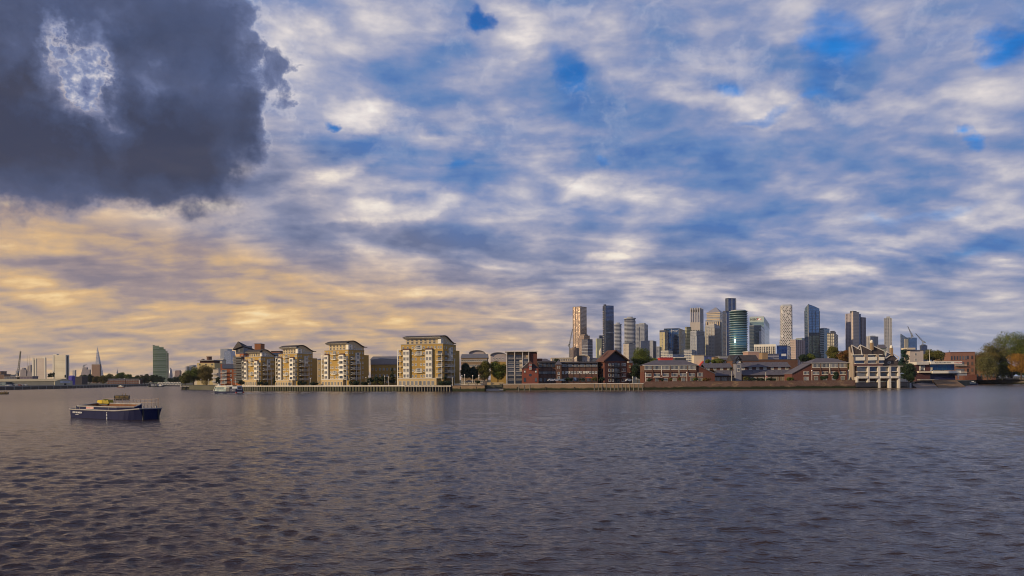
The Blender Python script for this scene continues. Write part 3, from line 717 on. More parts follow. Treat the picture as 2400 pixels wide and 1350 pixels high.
# low blocks
t, L, D, H = T('low white building with a row of tall columns', 1769, 1817, 1824, 809, 1200, 15, facade('white_column_wall', 5, 4, (.40,.37,.34), (.08,.08,.09), (.2,.19,.18), (.15,.85), (.1,.9), .4, .2), roofm=WHITE)
fins(t, L, D, H, 'fr', 3.4, .9, .9, 0, H-2, WHITE, 'column'); MB().box(-L-1, 1, -1, D, H-2.2, H+1.6).build('cornice', WHITE, t)
t, L, D, H = T('low box of deep blue glass with a pale panel on its front', 1821, 1845, 1854, 811, 1150, 25, facade('cobalt_glass', 4, 4, (.015,.03,.09), (.010,.03,.12), (.03,.08,.22), (.03,.97), (.05,.95), .8, .06, .3), roofm=NAVY, cap=[(.2,.7,1.6)])
MB().box(-L*.55, -L*.08, -.4, -.01, face_z(t, 1835, 834.5, 1150), face_z(t, 1835, 829, 1150)).build('panel', PALEM, t)
# rounded honeycomb tower
C = at(1849, 889, 1750); w = 28*1750/F; H = zat(1849, 713, 1750)-GZ
t = thing('tower', 'pale tower with a rounded top and chequered honeycomb walls', 'tower', (C.x, C.y+w/2, GZ), R(-14))
def rounded(s, r=.32, n=6):
    o = []
    for cx, cy, a0 in ((1,1,0), (-1,1,90), (-1,-1,180), (1,-1,270)):
        for k in range(n): a = R(a0+90*k/(n-1)); o.append((s*(cx*(1-r)+r*cos(a)), s*(cy*(1-r)+r*sin(a))))
    return o
W2 = w/2*.9; hm = facade('honeycomb_wall', 6.4, 6.8, (.50,.48,.48), (.03,.03,.04), (.10,.10,.11), (.0,.0), (.0,.0), .5, .12)
gh, ph_ = nt(hm); u_, v_, wl_, sd_, o_ = uvn(gh); iv_ = (v_/3.6).fl(); cu_ = u_/4.4+iv_*.5; hole = cu_.fr().gt(.40)*(v_/3.6).fr().gt(.28)*wl_*gh.white(gh.vec(cu_.fl(), iv_, 3.0)).gt(.15)
tri = gh.mix(hole, (.52,.50,.50), gh.mix(gh.white(gh.vec(cu_.fl(), iv_, 1.0)), (.035,.035,.045), (.15,.15,.16))); gh.put(tri, ph_.inputs['Base Color']); gh.nt.links.remove(ph_.inputs['Metallic'].links[0])
MB().prism(rounded(W2), 0, H-4).build('body', hm, t)
b = MB(); b.prism(rounded(W2*1.0), H-3.99, H-2.5); b.prism(rounded(W2*.93), H-2.5, H-.9); b.prism(rounded(W2*.8), H-.9, H); b.build('roof', PALEM, t)
hb = zat(1849, 796, 1750)-GZ; MB().prism(rounded(W2*1.13, .12), 0, hb).build('podium', hm, t)
t, L, D, H = T('pink and cream striped flats below the honeycomb tower', 1852.5, 1865, 1886, 797, 1350, 55, f_pink, roofm=BEIGE)
fins(t, L, D, H, 'r', 5.5, 2.2, .8, 0, H, weathered('pink_piers', (.50,.38,.36), (.42,.32,.31), .6))
bands(t, L, D, H, 3.2, .9, .0, CREAM, 2); 
T('tan topped block between the pink flats and the blue tower', 1866, 1880, 1892, 793, 1700, 40, f_teal, roofm=BEIGE)
# slanted blue glass tower
C, L, D, rz = corner(1887, 1895.5, 1921.5, 1650, 68); z = GZ
t = thing('tower', 'blue glass tower with a peaked slanting roofline', 'tower', (C.x, C.y, z), rz)
zl, zp, zr, zm = [zat(*q_, 1650)-z for q_ in ((1887,722), (1895.5,712.5), (1921,722), (1909,716.5))]
b = MB(); b.face([(-L,0,0),(0,0,0),(0,0,zp),(-L,0,zl)]); b.face([(0,0,0),(0,D,0),(0,D,zr),(0,D*.5,zm),(0,0,zp)]); b.face([(0,D,0),(-L,D,0),(-L,D,zr),(0,D,zr)])
b.face([(-L,D,0),(-L,0,0),(-L,0,zl),(-L,D*.5,zm-2),(-L,D,zr)]); b.face([(-L,0,zl),(0,0,zp),(0,D*.5,zm),(-L,D*.5,zm-2)]); b.face([(-L,D*.5,zm-2),(0,D*.5,zm),(0,D,zr),(-L,D,zr)])
b.build('body', f_blue, t); fins(t, L, D, zl, 'fr', 13, .8, .6, 0, zl-6, NAVY); MB().box(-.8, .9, -.9, .8, 0, zp-1).build('corner_strip', GREYMET, t)
MB().box(-L-2, 2, -2, D+2, 0, zat(1900, 828, 1650)-z).build('podium', f_blue2, t)
t, L, D, H = T('teal banded block right of the slanted blue tower', 1919, 1932, 1945, 770, 1800, 45, facade('teal_bands', 3, 4.4, (.42,.48,.50), (.05,.12,.18), (.1,.2,.26), (.02,.98), (.42,.98), .8, .08), roofm=PALEM, cap=[(.2,.8,2.5)])
t, L, D, H = T('tower of bright cream windows under a dark cap', 1939, 1956, 1965, 781, 1600, 28, f_yel, roofm=NAVY, cap=[(.3,.85,7)])
MB().box(-L*.55, -L*.45, -.7, -.01, 0, H).build('fin', DKMET, t)
# pink cluster tower: four slabs in one thing
C, L, D, rz = corner(1982.5, 1998, 2027, 1700, 55); t = thing('tower', 'pinkish ribbed tower made of four stepped slabs', 'tower', (C.x, C.y, GZ), rz)
ribm = facade('ribbed_pink', 3.0, 3.3, (.34,.30,.32), (.07,.07,.11), (.22,.20,.23), (.3,.8), (.15,.9), .6, .12); H1, H2, H3 = [zat(2000, y_, 1700)-GZ for y_ in (734, 731.5, 742)]
MB().box(-L, -.6, 0, D*.7, 0, H1).build('body', ribm, t); MB().box(0, 3.5, -1.5, D*.45, 0, H2+1).build('front_slab', facade('beige_rib', 2.4, 3.3, (.50,.41,.35), (.16,.14,.14), (.3,.25,.24), (.35,.65), (.2,.7), .3, .2), t)
MB().box(-1, 1.5, D*.46, D*.66, 0, H2-3).build('recessed_slab', f_dark, t); MB().box(-4, 3, D*.67, D, 0, H3).build('rear_slab', ribm, t)
b = MB()
for x in (-L*.95, -L*.7, -L*.5, -L*.3, -L*.08): b.box(x-.7, x+.7, -.8, -.005, 0, H1)
for y in (D*.70, D*.80, D*.9, D*.98): b.box(3.0, 3.9, y-.6, y+.6, 0, H3)
b.build('fin', weathered('mauve_piers', (.38,.34,.37), (.30,.27,.30), .6), t); MB().box(-L*.5, -1, D*.1, D*.4, H1+.01, H1+6).build('plant_room', NAVY, t)
t, L, D, H = T('short eight sided ribbed tower behind the brick chimney', 2031, 2040, 2058, 789, 1900, 60, facade('grey_rib', 2.6, 3.3, (.38,.36,.37), (.10,.10,.13), (.2,.19,.21), (.3,.8), (.1,.9), .5, .15), roofm=GREYMET, cap=[(.1,.9,3)])
fins(t, L, D, H, 'fr', 4.6, 1.3, .8, 0, H+1.2, PALEM)
t, L, D, H = T('slim striped tower standing alone behind the concrete house', 2073, 2091, 2099.5, 746.5, 1650, 27, facade('slim_stripes', 2.4, 3.2, (.30,.30,.33), (.09,.08,.09), (.2,.19,.2), (.3,.8), (.1,.92), .5, .15), roofm=GREYMET, cap=[(.3,.8,5)])
fins(t, L, D, H, 'f', 3.5, 1.1, .7, 0, H+1.2, PALEM)
# right-hand group
C, L, D, rz = corner(2111, 2112.5, 2126, 2300, 75); t = thing('tower', 'grey glass wedge with a steeply slanting roof', 'tower', (C.x, C.y, GZ), rz)
zl, zr = zat(2112, 782.5, 2300)-GZ, zat(2126, 791, 2300)-GZ
MB().prof([(0,0), (0,zl), (D,zr), (D,0)], -L, 0).build('body', facade('grey_blue_wedge', 3, 4, (.22,.25,.28), (.16,.2,.24), (.24,.28,.32), (.04,.96), (.1,.9), .8, .12, .4), t)
T('small block with a narrow cream sunlit front', 2120.5, 2121.5, 2128.5, 795, 2200, 75, facade('gold_strip', 3, 3.5, (.60,.52,.36), (.4,.34,.25), (.5,.42,.3), (.3,.7), (.3,.7), .2, .3), roofm=PALEM)
t, L, D, H = T('blue grey tower below the left of two cranes', 2126, 2131, 2149.5, 792, 2300, 65, f_blue, roofm=NAVY)
t, L, D, H = T('unfinished dark block below the right of two cranes', 2156, 2160, 2174, 810, 2400, 65, f_dark, roofm=NAVY, cap=[(.1,.9,4)])
T('tiny distant blue mast tower at the far right of the skyline', 2224, 2225, 2226.5, 822, 3600, 45, f_blue, roofm=GREYMET)

# cranes
def crane(label, px, ybase, ytop, jx, jy, cx_, cy_, Y, m, group=None, w=1.6):
    """luffing crane: mast, jib to (jx,jy), counter-jib to (cx,cy)"""
    p = at(px, ybase, Y); t = thing('crane', label, 'crane', (p.x, p.y, p.z), 0, group); o = p
    q_ = at(px, ytop, Y)-o; j = at(jx, jy, Y)-o; c = at(cx_, cy_, Y)-o
    def lattice(a, b, s, name):
        mb = MB(); a, b = Vector(a), Vector(b); d = (b-a).normalized(); u = d.orthogonal().normalized()*s/2; v = d.cross(u).normalized()*s/2
        cs = [u+v, u-v, -u-v, -u+v]
        for k in cs: mb.tube(a+k, b+k*.5, s*.13, n=4)
        n = max(3, int((b-a).length/(s*1.3)))
        for i in range(n):
            f0, f1 = i/n, (i+1)/n
            for k in range(4): mb.tube(a.lerp(b, f0)+cs[k]*(1-.5*f0), a.lerp(b, f1)+cs[(k+1)%4]*(1-.5*f1), s*.08, n=3)
        mb.build(name, m, t)
    lattice((0,0,-2), q_, w*1.2, 'mast'); lattice(q_, j, w*1.1, 'jib'); lattice(q_, c, w*1.1, 'counter_jib')
    h = q_+Vector((0,0,w*3.2)); MB().tube(h, j*.96+q_*.04, w*.10, n=3).tube(h, c, w*.10, n=3).tube(q_, h, w*.25, w*.1, n=4).build('tie', m, t)
    MB().cb(c.x, c.y, c.z-w*1.6, w*1.8, w*1.3, w*1.7).build('counterweight', GREYMET, t); MB().cb(q_.x, q_.y-w, q_.z-.5, w*1.5, w*1.3, w*1.6).build('cab', GREYMET, t); return t
CRG = weathered('crane_grey', (.20,.21,.24), (.15,.16,.19), .5)
crane('grey crane with a steep raised jib left of the bronze tower', 1335, 842, 806, 1342, 771, 1332.5, 809, 1500, CRG, w=1.8)
crane('crane with jib leaning left on the blue grey tower', 2136, 792, 784, 2127.5, 764.5, 2139, 787, 2300, CRG, w=2.2)
crane('crane with a long low jib on the unfinished dark block', 2163, 808, 801, 2146, 781.5, 2168, 801.5, 2400, CRG, w=2.2)
# ---------------------------------------------------------------- the far left bank
def shed():
    # long pale roofed warehouse: gable end faces right-front
    Y = 860; C, L, D, rz = corner(-160, 128.5, 170, Y, 16)
    t = thing('warehouse', 'long low warehouse with a pale corrugated roof on the left bank', 'warehouse', (C.x, C.y, GZ-.1), rz)
    he = zat(128, 893.2, Y)-GZ; hr = zat(150, 887.0, Y)-GZ; D = D
    b = MB(); b.box(-L, -1, 0.3, D, 0, he); b.build('wall', weathered('shed_wall', (.12,.125,.13), (.08,.085,.09), .8, .1, 1), t)
    rf = mat('shed_roof', (.5,.42,.26), .6); g, p = nt(rf); x, y, z = g.sep(g.obj()); s = ((x*.14)+(y*-.22)).fr().gt(.72)
    g.put(g.mix(s*.6, (.50,.43,.26), (.22,.20,.15)), p.inputs['Base Color'])
    MB().prof([(-.8, he), (D/2, hr), (D+.8, he), (D/2, hr-.9)][::-1], -L, .2).build('roof', rf, t)
    gw = MB(); gw.profy([(0,0)], 0, 1) if 0 else None
    gw.prof([(0,0), (D,0), (D,he-.2), (D/2,hr-.8), (0,he-.2)], -.9, 0); gw.build('gable_wall', weathered('cream_sheeting', (.52,.47,.33), (.42,.38,.28), .7, .1, 1), t)
    s = MB(); s.box(.02, .3, D*.30, D*.86, he*.60, he*.98); sg = s.build('sign', mat('sign_panel', (.62,.63,.70), .5), t)
    lettering('CONVOYS WHARF', 1.75, BLACK, sg, (.32, D*.58, he*.79), R(90), .03) if 0 else None
    b = MB()
    for i in range(9): b.box(.30, .36, D*(.43+.044*i), D*(.43+.044*i+.030), he*.72, he*.88)
    b.build('lettering', mat('sign_blue', (.09,.10,.30), .5), sg)
    MB().box(.01, .12, D*.52, D*.64, 0, he*.45).build('door', BLACK, t); MB().box(.01, .2, D*.44, D*.50, 0, he*.45).build('door', CREAM, t)
    # glazed offices attached to the river side
    for x0, x1, h in ((-L*.43, -L*.36, .95), (-L*.355, -L*.22, .88)):
        MB().box(x0*.62-40, x1*.62-40, -7, .28, 0, he*h).build('office', facade('shed_office_%d' % abs(int(x0)), 3, 3, (.13,.15,.17), (.05,.08,.10), (.14,.19,.20), (.05,.95), (.2,.9), .5, .15), t)
shed()
rng = random.Random(11)
CARC = [mat('car_paint', c, .3, .2) for c in ((.6,.6,.6), (.45,.45,.48), (.08,.08,.10), (.30,.06,.05), (.10,.16,.26))]
TYRE = mat('tyre', (.015,.015,.015), .8); _car = {}
def car(px, Y, rz, mi, label, group=None, van=False, z=GZ):
    k = (mi, van)
    if k not in _car:
        t = thing('parked_car', 'x', 'car'); b = MB(); h = 1.5
        pr = [(-2.1,.35),(2.1,.35),(2.15,.75),(1.2,.95),(.6,1.45),(-1.0,1.48),(-1.7,1.0),(-2.15,.85)] if not van else [(-2.4,.4),(2.4,.4),(2.4,1.0),(1.7,1.25),(1.2,2.2),(-2.4,2.25)]
        b.profy(pr, -.85, .85); b.build('body', CARC[mi], t)
        g_ = MB(); g_.box(-1.0, .62, -.87, .87, 1.0, 1.35) if not van else g_.box(.4, 1.4, -.87, .87, 1.3, 1.95); g_.build('side_window', GLASS, t)
        for x in (-1.35, 1.35):
            for y in (-.86, .86): MB().tube((x, y-.1, .33), (x, y+.1, .33), .33, n=10).build('wheel', TYRE, t)
        _car[k] = t; r = t
    else: r = copy_tree(_car[k])
    p = at(px, 889, Y); r.location = (p.x, Y, z); r.rotation_euler = (0, 0, rz); tag(r, label, 'car', group); return r
for i, px in enumerate((19, 24, 30, 37, 46, 53, 60)):
    car(px, 735+i*11, rng.uniform(-.2,.2), (0,1,2,0,3,1,0)[i], 'pale or dark parked car on the quay in front of the long shed', 'cars parked on the left quay')
# tower blocks
cb = facade('cream_band_block', 60, 2.75, (.60,.55,.43), (.26,.22,.17), (.36,.31,.24), (-1,2), (.62,.93), .1, .5, tilt=.01)
cb2 = facade('grey_band_block', 60, 2.75, (.50,.42,.37), (.20,.17,.16), (.28,.24,.22), (-1,2), (.62,.93), .1, .5, tilt=.01)
def slabblock(label, px0, pxc, px1, ytop, Y, ang, m, left, capx):
    t, L, D, H = tower('tower_block', label, px0, pxc, px1, ytop, Y, ang, m, roofm=CREAM, cat='tower block'); fr = weathered('block_edge', (.62,.58,.50), (.52,.48,.42), .7, .05)
    if left:
        MB().box(-L-.3, -L*.88, -.9, -.01, 0, H+2).build('end_pier', fr, t); MB().box(-L*.86, -L*.78, -.3, -.01, 0, H-3).build('stair_strip', DKMET, t); MB().box(-L*.77, -L*.68, -.9, -.01, 0, H+.01).build('pier', fr, t); MB().box(-L*.08, .4, -.9, -.01, 0, H+2).build('end_pier', fr, t)
    else:
        MB().box(-L-.3, -L*.90, -.9, -.01, 0, H+2).build('end_pier', fr, t)
        MB().box(.01, .8, 0, D*.25, 0, H+1).build('pier', fr, t); MB().box(.01, .5, D*.45, D*.75, 0, H-2).build('stair_strip', DKMET, t); MB().box(.01, .8, D*.76, D, 0, H+1).build('end_pier', fr, t)
    MB().box(-L+capx[0]*L, -L+capx[1]*L, D*.1, D*.7, H+.01, H+4).build('plant_room', fr, t)
slabblock('greyer of two banded tower blocks, with a dark stripe at its left', 76, 107, 109, 840, 1900, 12, cb2, True, (.72, 1.0))
slabblock('sunlit cream banded tower block with a dark stripe at its right', 124, 153.5, 162, 833, 1800, 14, cb, False, (0, .28))
# green stepped tower
C, L, D, rz = corner(356, 358.5, 396, 1750, 70); t = thing('tower_block', 'tall green banded tower stepping down to the right', 'tower block', (C.x, C.y, GZ), rz)
gm = facade('green_band_block', 60, 2.9, (.50,.54,.30), (.10,.15,.06), (.18,.24,.10), (-1,2), (.5,.95), .3, .3, tilt=.01)
gs = weathered('green_side', (.10,.17,.06), (.08,.13,.05), .6, .05); Hs = [zat(375, y, 1750)-GZ for y in (810, 813, 818, 822, 827)]
MB().box(-L, -.3, 0, D*.12, 0, Hs[0]+1).build('green_wall', gs, t)
b = MB(); fr_ = [0, .40, .68, .80, .92, 1.0]
for i in range(5): b.box(-L+.3, 0, D*fr_[i]+.01, D*fr_[i+1], 0, Hs[i])
b.build('body', gm, t); MB().box(-.01+.02, 1.0, D*.86, D*.90, 0, Hs[3]).box(.01, 1.0, D*.96, D*1.0, 0, Hs[4]).build('pier', CREAM, t)
b = MB(); z = 4
while z < Hs[0]-4:
    dd = D*(.68 if z < Hs[2]-3 else .40) ; b.box(.01, 1.1, D*.03, D*(.80 if z < Hs[3]-3 else .68 if z < Hs[2]-2 else .4), z, z+1.1); z += 2.9*1.5
b.build('balcony_band', weathered('cream_green', (.52,.54,.38), (.44,.46,.30), .6), t)
# glass spire
p = at(233, 889, 5600); H = zat(229, 812, 5600)-GZ; w = 17*5600/F; t = thing('spire_tower', 'tall thin glass spire tapering to a split point', 'tower', (p.x, p.y, GZ))
b = MB(); q_ = [(-w/2,-w/2),(w/2,-w/2),(w/2,w/2),(-w/2,w/2)]; ox = -w*.24; top = [(ox-w*.05,-w*.05),(ox+w*.05,-w*.05),(ox+w*.05,w*.05),(ox-w*.05,w*.05)]
sg = facade('spire_glass', 6, 8, (.34,.33,.36), (.38,.36,.38), (.50,.46,.44), (.1,.9), (.1,.9), .5, .25)
for i in range(4): j = (i+1)%4; b.face([(*q_[i],0),(*q_[j],0),(*top[j],H*.93),(*top[i],H*.93)])
b.build('body', sg, t)
for s in (-1, 1): MB().tube((ox+s*w*.04, 0, H*.9), (ox+s*w*.012, 0, H*(1 if s < 0 else .97)), w*.035, w*.008, n=4).build('tip', sg, t)
tower('tower_block', 'brown brick tower block standing before the glass spire', 215, 234, 237, 854, 2300, 12, brick('far_brown_brick', (.20,.105,.075), (.15,.08,.06)), cat='tower block')
L_ = facade('far_grey', 4, 4, (.26,.25,.28), (.12,.13,.17), (.22,.22,.26), (.2,.8), (.2,.8), .4, .3)
tower('tower', 'narrow grey tower on the skyline right of the cream block', 170, 176, 179, 868, 3500, 30, L_)
def poly_tower(name, label, pts, Y, m, depth=12, base=884):
    """outline in photo pixels given real depth"""
    o = at(pts[0][0], 889, Y); t = thing(name, label, 'tower', (o.x, Y, GZ)); P_ = [(at(x, y, Y).x-o.x, max(0, at(x, y, Y).z-GZ)) for x, y in pts]
    MB().profy(P_, 0, depth).build('body', m, t); return t, o
ug = facade('under_construction', 5, 4, (.30,.26,.27), (.10,.09,.11), (.20,.18,.20), (.3,.7), (.25,.8), .2, .4)
t, o = poly_tower('tower', 'tapering grey tower group with two small cranes on top', [(188,884),(192,869),(194,861),(203,861),(203,866),(210,866),(210,884)], 3600, ug)
crane('tiny crane leaning right on the tapering grey tower', 197, 861, 857, 203, 854.5, 195, 858, 3590, CRG, w=2.2)
poly_tower('tower', 'unfinished mauve block with a stepped top beside the tall lattice crane', [(47,884),(48,866),(51,866),(52,862),(56,862),(57,866),(61,867),(61.5,884)], 2600, ug)
t, o = poly_tower('tower', 'unfinished block with two masts beside the grey tower block', [(63,884),(65,862),(66,857),(72,855),(76,857),(76,884)], 2600, ug)
for px in (64, 69.5): a, b_ = at(px, 870, 2595)-Vector((o.x, 2600, GZ)), at(px+(-.5 if px < 66 else .3), 833, 2595)-Vector((o.x, 2600, GZ)); MB().tube(a, b_, .9, .6, n=4).build('mast', CREAM, t)
crane('tall lattice crane with a steep jib at the far left', 42.5, 884, 873, 48.2, 823, 39, 876, 1400, weathered('crane_cream', (.30,.27,.20), (.20,.18,.15), .6), w=2.6)
# distant landmarks
p = at(275, 889, 6000); s_ = 6000/F; t = thing('mast_tower', 'thin distant telecom tower above the trees', 'tower', (p.x, p.y, GZ))
MB().lathe([(1.2*s_,0),(1.2*s_,20*s_),(1.9*s_,20.5*s_),(1.9*s_,24*s_),(1.2*s_,24.5*s_),(.9*s_,28*s_),(.3*s_,28.5*s_),(.25*s_,33*s_)], 14).build('body', L_, t)
p = at(400, 889, 5000); s_ = 5000/F; t = thing('tower', 'distant bullet shaped glass tower right of the green tower', 'tower', (p.x, p.y, GZ))
MB().lathe([(3.6*s_,0),(4.3*s_,10*s_),(4.2*s_,18*s_),(3.2*s_,26*s_),(1.8*s_,31*s_),(.5*s_,33.5*s_)], 18).build('body', facade('bullet_glass', 8, 10, (.20,.20,.24), (.10,.11,.15), (.2,.2,.24), (.1,.9), (.1,.9), .5, .2), t)
t, o = poly_tower('tower', 'distant twin topped brown block right of the bullet shaped tower', [(409,884),(410,869),(413,868),(420,868),(422,870),(422,884)], 2600, facade('twin_brown', 5, 4, (.26,.17,.15), (.10,.08,.09), (.2,.17,.17), (.3,.7), (.2,.8), .2, .4))
p = at(444, 889, 4300); s_ = 4300/F
for dx, w_, h_, lb in ((-6, 3.4, 37, 'flared grey tower, the narrower of two beside the yellow flats'), (4, 9, 40, 'broad flared grey tower beside the yellow flats')):
    t = thing('tower', lb, 'tower', (p.x+dx*s_, p.y+dx, GZ)); MB().profy([(-w_*.42*s_,0),(w_*.42*s_,0),(w_*.58*s_,h_*s_),(-w_*.55*s_,(h_-1)*s_)], 0, 40).build('body', facade('flared_%d' % w_, 5, 8, (.33,.33,.35), (.14,.15,.18), (.26,.26,.29), (.3,.8), (.02,.98), .5, .25), t)
gb = facade('grey_blue_far', 5, 5, (.30,.33,.40), (.24,.28,.36), (.34,.38,.46), (.1,.9), (.1,.9), .5, .2)
for pts, lb in (([(516.5,884),(516.5,817),(533,817),(533,884)], 'taller pale grey slab of the skyscraper pair behind the red flats'), ([(521,884),(526,822),(539.5,822),(542,845),(545,884)], 'blue grey skyscraper flaring at its foot behind the red flats')):
    o = at(530, 889, 3600 if pts[1][1] == 817 else 3500); t = thing('tower', lb, 'tower', (o.x, o.y, GZ))
    MB().profy([(at(x, y, o.y).x-o.x, max(0, at(x, y, o.y).z-GZ)) for x, y in pts], 0, 60).build('body', gb if pts[1][1] != 817 else facade('grey_slab_far', 5, 5, (.40,.40,.42), (.26,.28,.32), (.36,.38,.42), (.1,.9), (.1,.9), .3, .3), t)
# low buildings behind the shed and on the far bank
def lowb(label, px0, px1, ytop, Y, m, roof=None, rz=0, D=14, name='building', cat='building', win=None, rise=0, z0=GZ, roofm=None, side=None):
    a, b_ = at(px0, 889, Y), at(px1, 889, Y); W = (b_.x-a.x); t = thing(name, label, cat, (a.x, Y, z0), rz, None); H = zat((px0+px1)/2, ytop, Y)-z0
    hh = H-rise*Y/F if roof else H
    MB().box(0, W, 0, D, 0, hh).build('wall', m, t); rm = roofm or SLATE
    if roof == 'gable': MB().prof([(-.5, hh), (D/2, H), (D+.5, hh)][::-1], -.4, W+.4).build('roof', rm, t)
    elif roof == 'hip':
        b = MB(); e = [(-.6,-.6,hh), (W+.6,-.6,hh), (W+.6,D+.6,hh), (-.6,D+.6,hh)]; i = min(D*.55, W*.3); r0, r1 = (i, D/2, H), (W-i, D/2, H)
        b.face([e[0], e[1], r1, r0]); b.face([e[1], e[2], r1]); b.face([e[2], e[3], r0, r1]); b.face([e[3], e[0], r0]); b.face(e[::-1]); b.build('roof', rm, t)
    elif roof == 'flat': MB().box(-.4, W+.4, -.4, D+.4, hh+.004, H).build('roof', rm, t)
    if win:
        cols, rows, w, h, st = win; k = []
        for j in range(rows):
            for i in range(cols): k.append((W*(i+.5)/cols, hh*(j+.32)/rows))
        wins(t, 'f', k, w, h, st)
    return t, W, hh, H
lowb('brown brick block at the very left edge behind the shed', -40, 10, 877, 1150, brick('mud_brick', (.22,.13,.08), (.18,.10,.07)), 'flat', rise=1)
lowb('taller brown stub block at the very left edge', -40, 2, 870, 1200, brick('mud_brick_b', (.22,.13,.08), (.18,.10,.07)), 'flat', rise=1)
lowb('low grey glazed office with a small roof hut behind the shed', 10, 46, 883, 1150, facade('low_grey', 4, 3, (.20,.19,.19), (.06,.07,.10), (.13,.14,.17), (.1,.9), (.3,.9), .5, .2), 'flat', rise=1, roofm=CREAM)
lowb('small pale roof hut above the low grey office', 14, 23, 878, 1180, CREAM, 'flat', rise=1)
lowb('low purple grey workshop behind the long shed', 40, 76, 881.5, 1150, facade('low_mauve', 5, 3, (.22,.17,.20), (.06,.05,.09), (.13,.11,.16), (.1,.9), (.3,.8), .2, .3), 'flat', rise=1, roofm=BEIGE)
t, W, hh, H = lowb('bright blue gabled hoist house at the right end of the shed', 160.5, 168, 880, 1000, mat('violet_blue', (.06,.04,.36), .6), 'gable', rise=3, D=8, roofm=mat('violet_roof', (.10,.08,.40), .6))
lowb('low dark shed right of the violet blue house', 168, 192, 882.5, 1050, DKROOF, 'flat', rise=1)
for lb, a_, b_, y_ in (('long low brick terrace with white framed windows on the far bank', 250, 294, 887.5), ('flat roofed brick block with tall windows on the far bank', 295, 326, 887.5)):
    t, W, hh, H = lowb(lb, a_, b_, y_, 1240, RBRICK, 'gable' if a_ == 250 else 'flat', rise=2.2, win=(11 if a_ == 250 else 8, 2, 1.5, 2.2, 'cream'), D=12)
p = at(327.5, 900, 1180); b = MB(); b.cb(0, 0, -1, 1.0, .8, 11*1180/F); tag(b.build('navigation_post', PALECONC, loc=(p.x, p.y, p.z)), 'white square post by the water on the far bank', 'post')
# truss footbridge to the pontoon
Y = 1000; a, b_ = at(368, 902, Y), at(424, 902, Y); W = (b_-a).length; t = thing('footbridge', 'white steel truss footbridge leading to the floating pontoon', 'footbridge', (a.x, Y, a.z)); hh = 6*Y/F
for y in (0, 2.6):
    b = MB(); b.tube((0,y,0), (W,y,0), .28, n=4); b.tube((W*.05,y,hh), (W*.96,y,hh), .28, n=4); n = 9
    for i in range(n):
        x0, x1, xm = W*i/n, W*(i+1)/n, W*(i+.5)/n; b.tube((x0,y,0), (xm,y,hh), .2, n=4); b.tube((xm,y,hh), (x1,y,0), .2, n=4)
    b.build('truss', WHITE, t)
MB().box(0, W, .2, 2.4, -.3, .1).build('deck', GREYMET, t); MB().box(W*.96, W*.99, 0, 2.6, -6, 0).build('support', PALECONC, t)
Y = 985; a, b_ = at(346, 908, Y), at(378, 908, Y); W = b_.x-a.x; t = thing('pontoon', 'dark floating pontoon with piles at the end of the footbridge', 'pontoon', (a.x, Y, 0))
MB().box(0, W, 0, 9, -.5, 1.1).build('deck', DKMET, t); MB().box(W*.18, W*.62, 2, 7, 1.105, 3.6).build('shelter', GREYMET, t)
for f in (.13, .55, .68): MB().tube((W*f, -.6, -2), (W*f, -.6, 5.4), .45, n=8).build('pile', BLACK, t)
MB().box(W*.65, W*.95, 3, 6, 1.105, 2.5).build('cabin', WHITE, t)
# left river pier below the trees
Y = 640; a, b_ = at(424, 905, Y), at(502, 905, Y); W = b_.x-a.x; t = thing('jetty', 'grey jetty with a dark hull shaped base below the big tree group', 'jetty', (a.x, Y, 0))
MB().box(0, W, 0, 12, 2.1, 3.1).build('deck', CONC, t); MB().box(0, W*.95, .8, 12, -1, 2.05).build('base', DKWALL, t)
for i in range(9): MB().tube((W*(i+.5)/9, -.3, -2), (W*(i+.5)/9, -.3, 2.6), .4, n=7).build('pile', CONC if i in (2,3,4) else BLACK, t)
t2 = MB(); t2.box(W*.60, W*.9, -2.2, -.9, .3, 1.0); t2.build('fender', PALECONC, t)
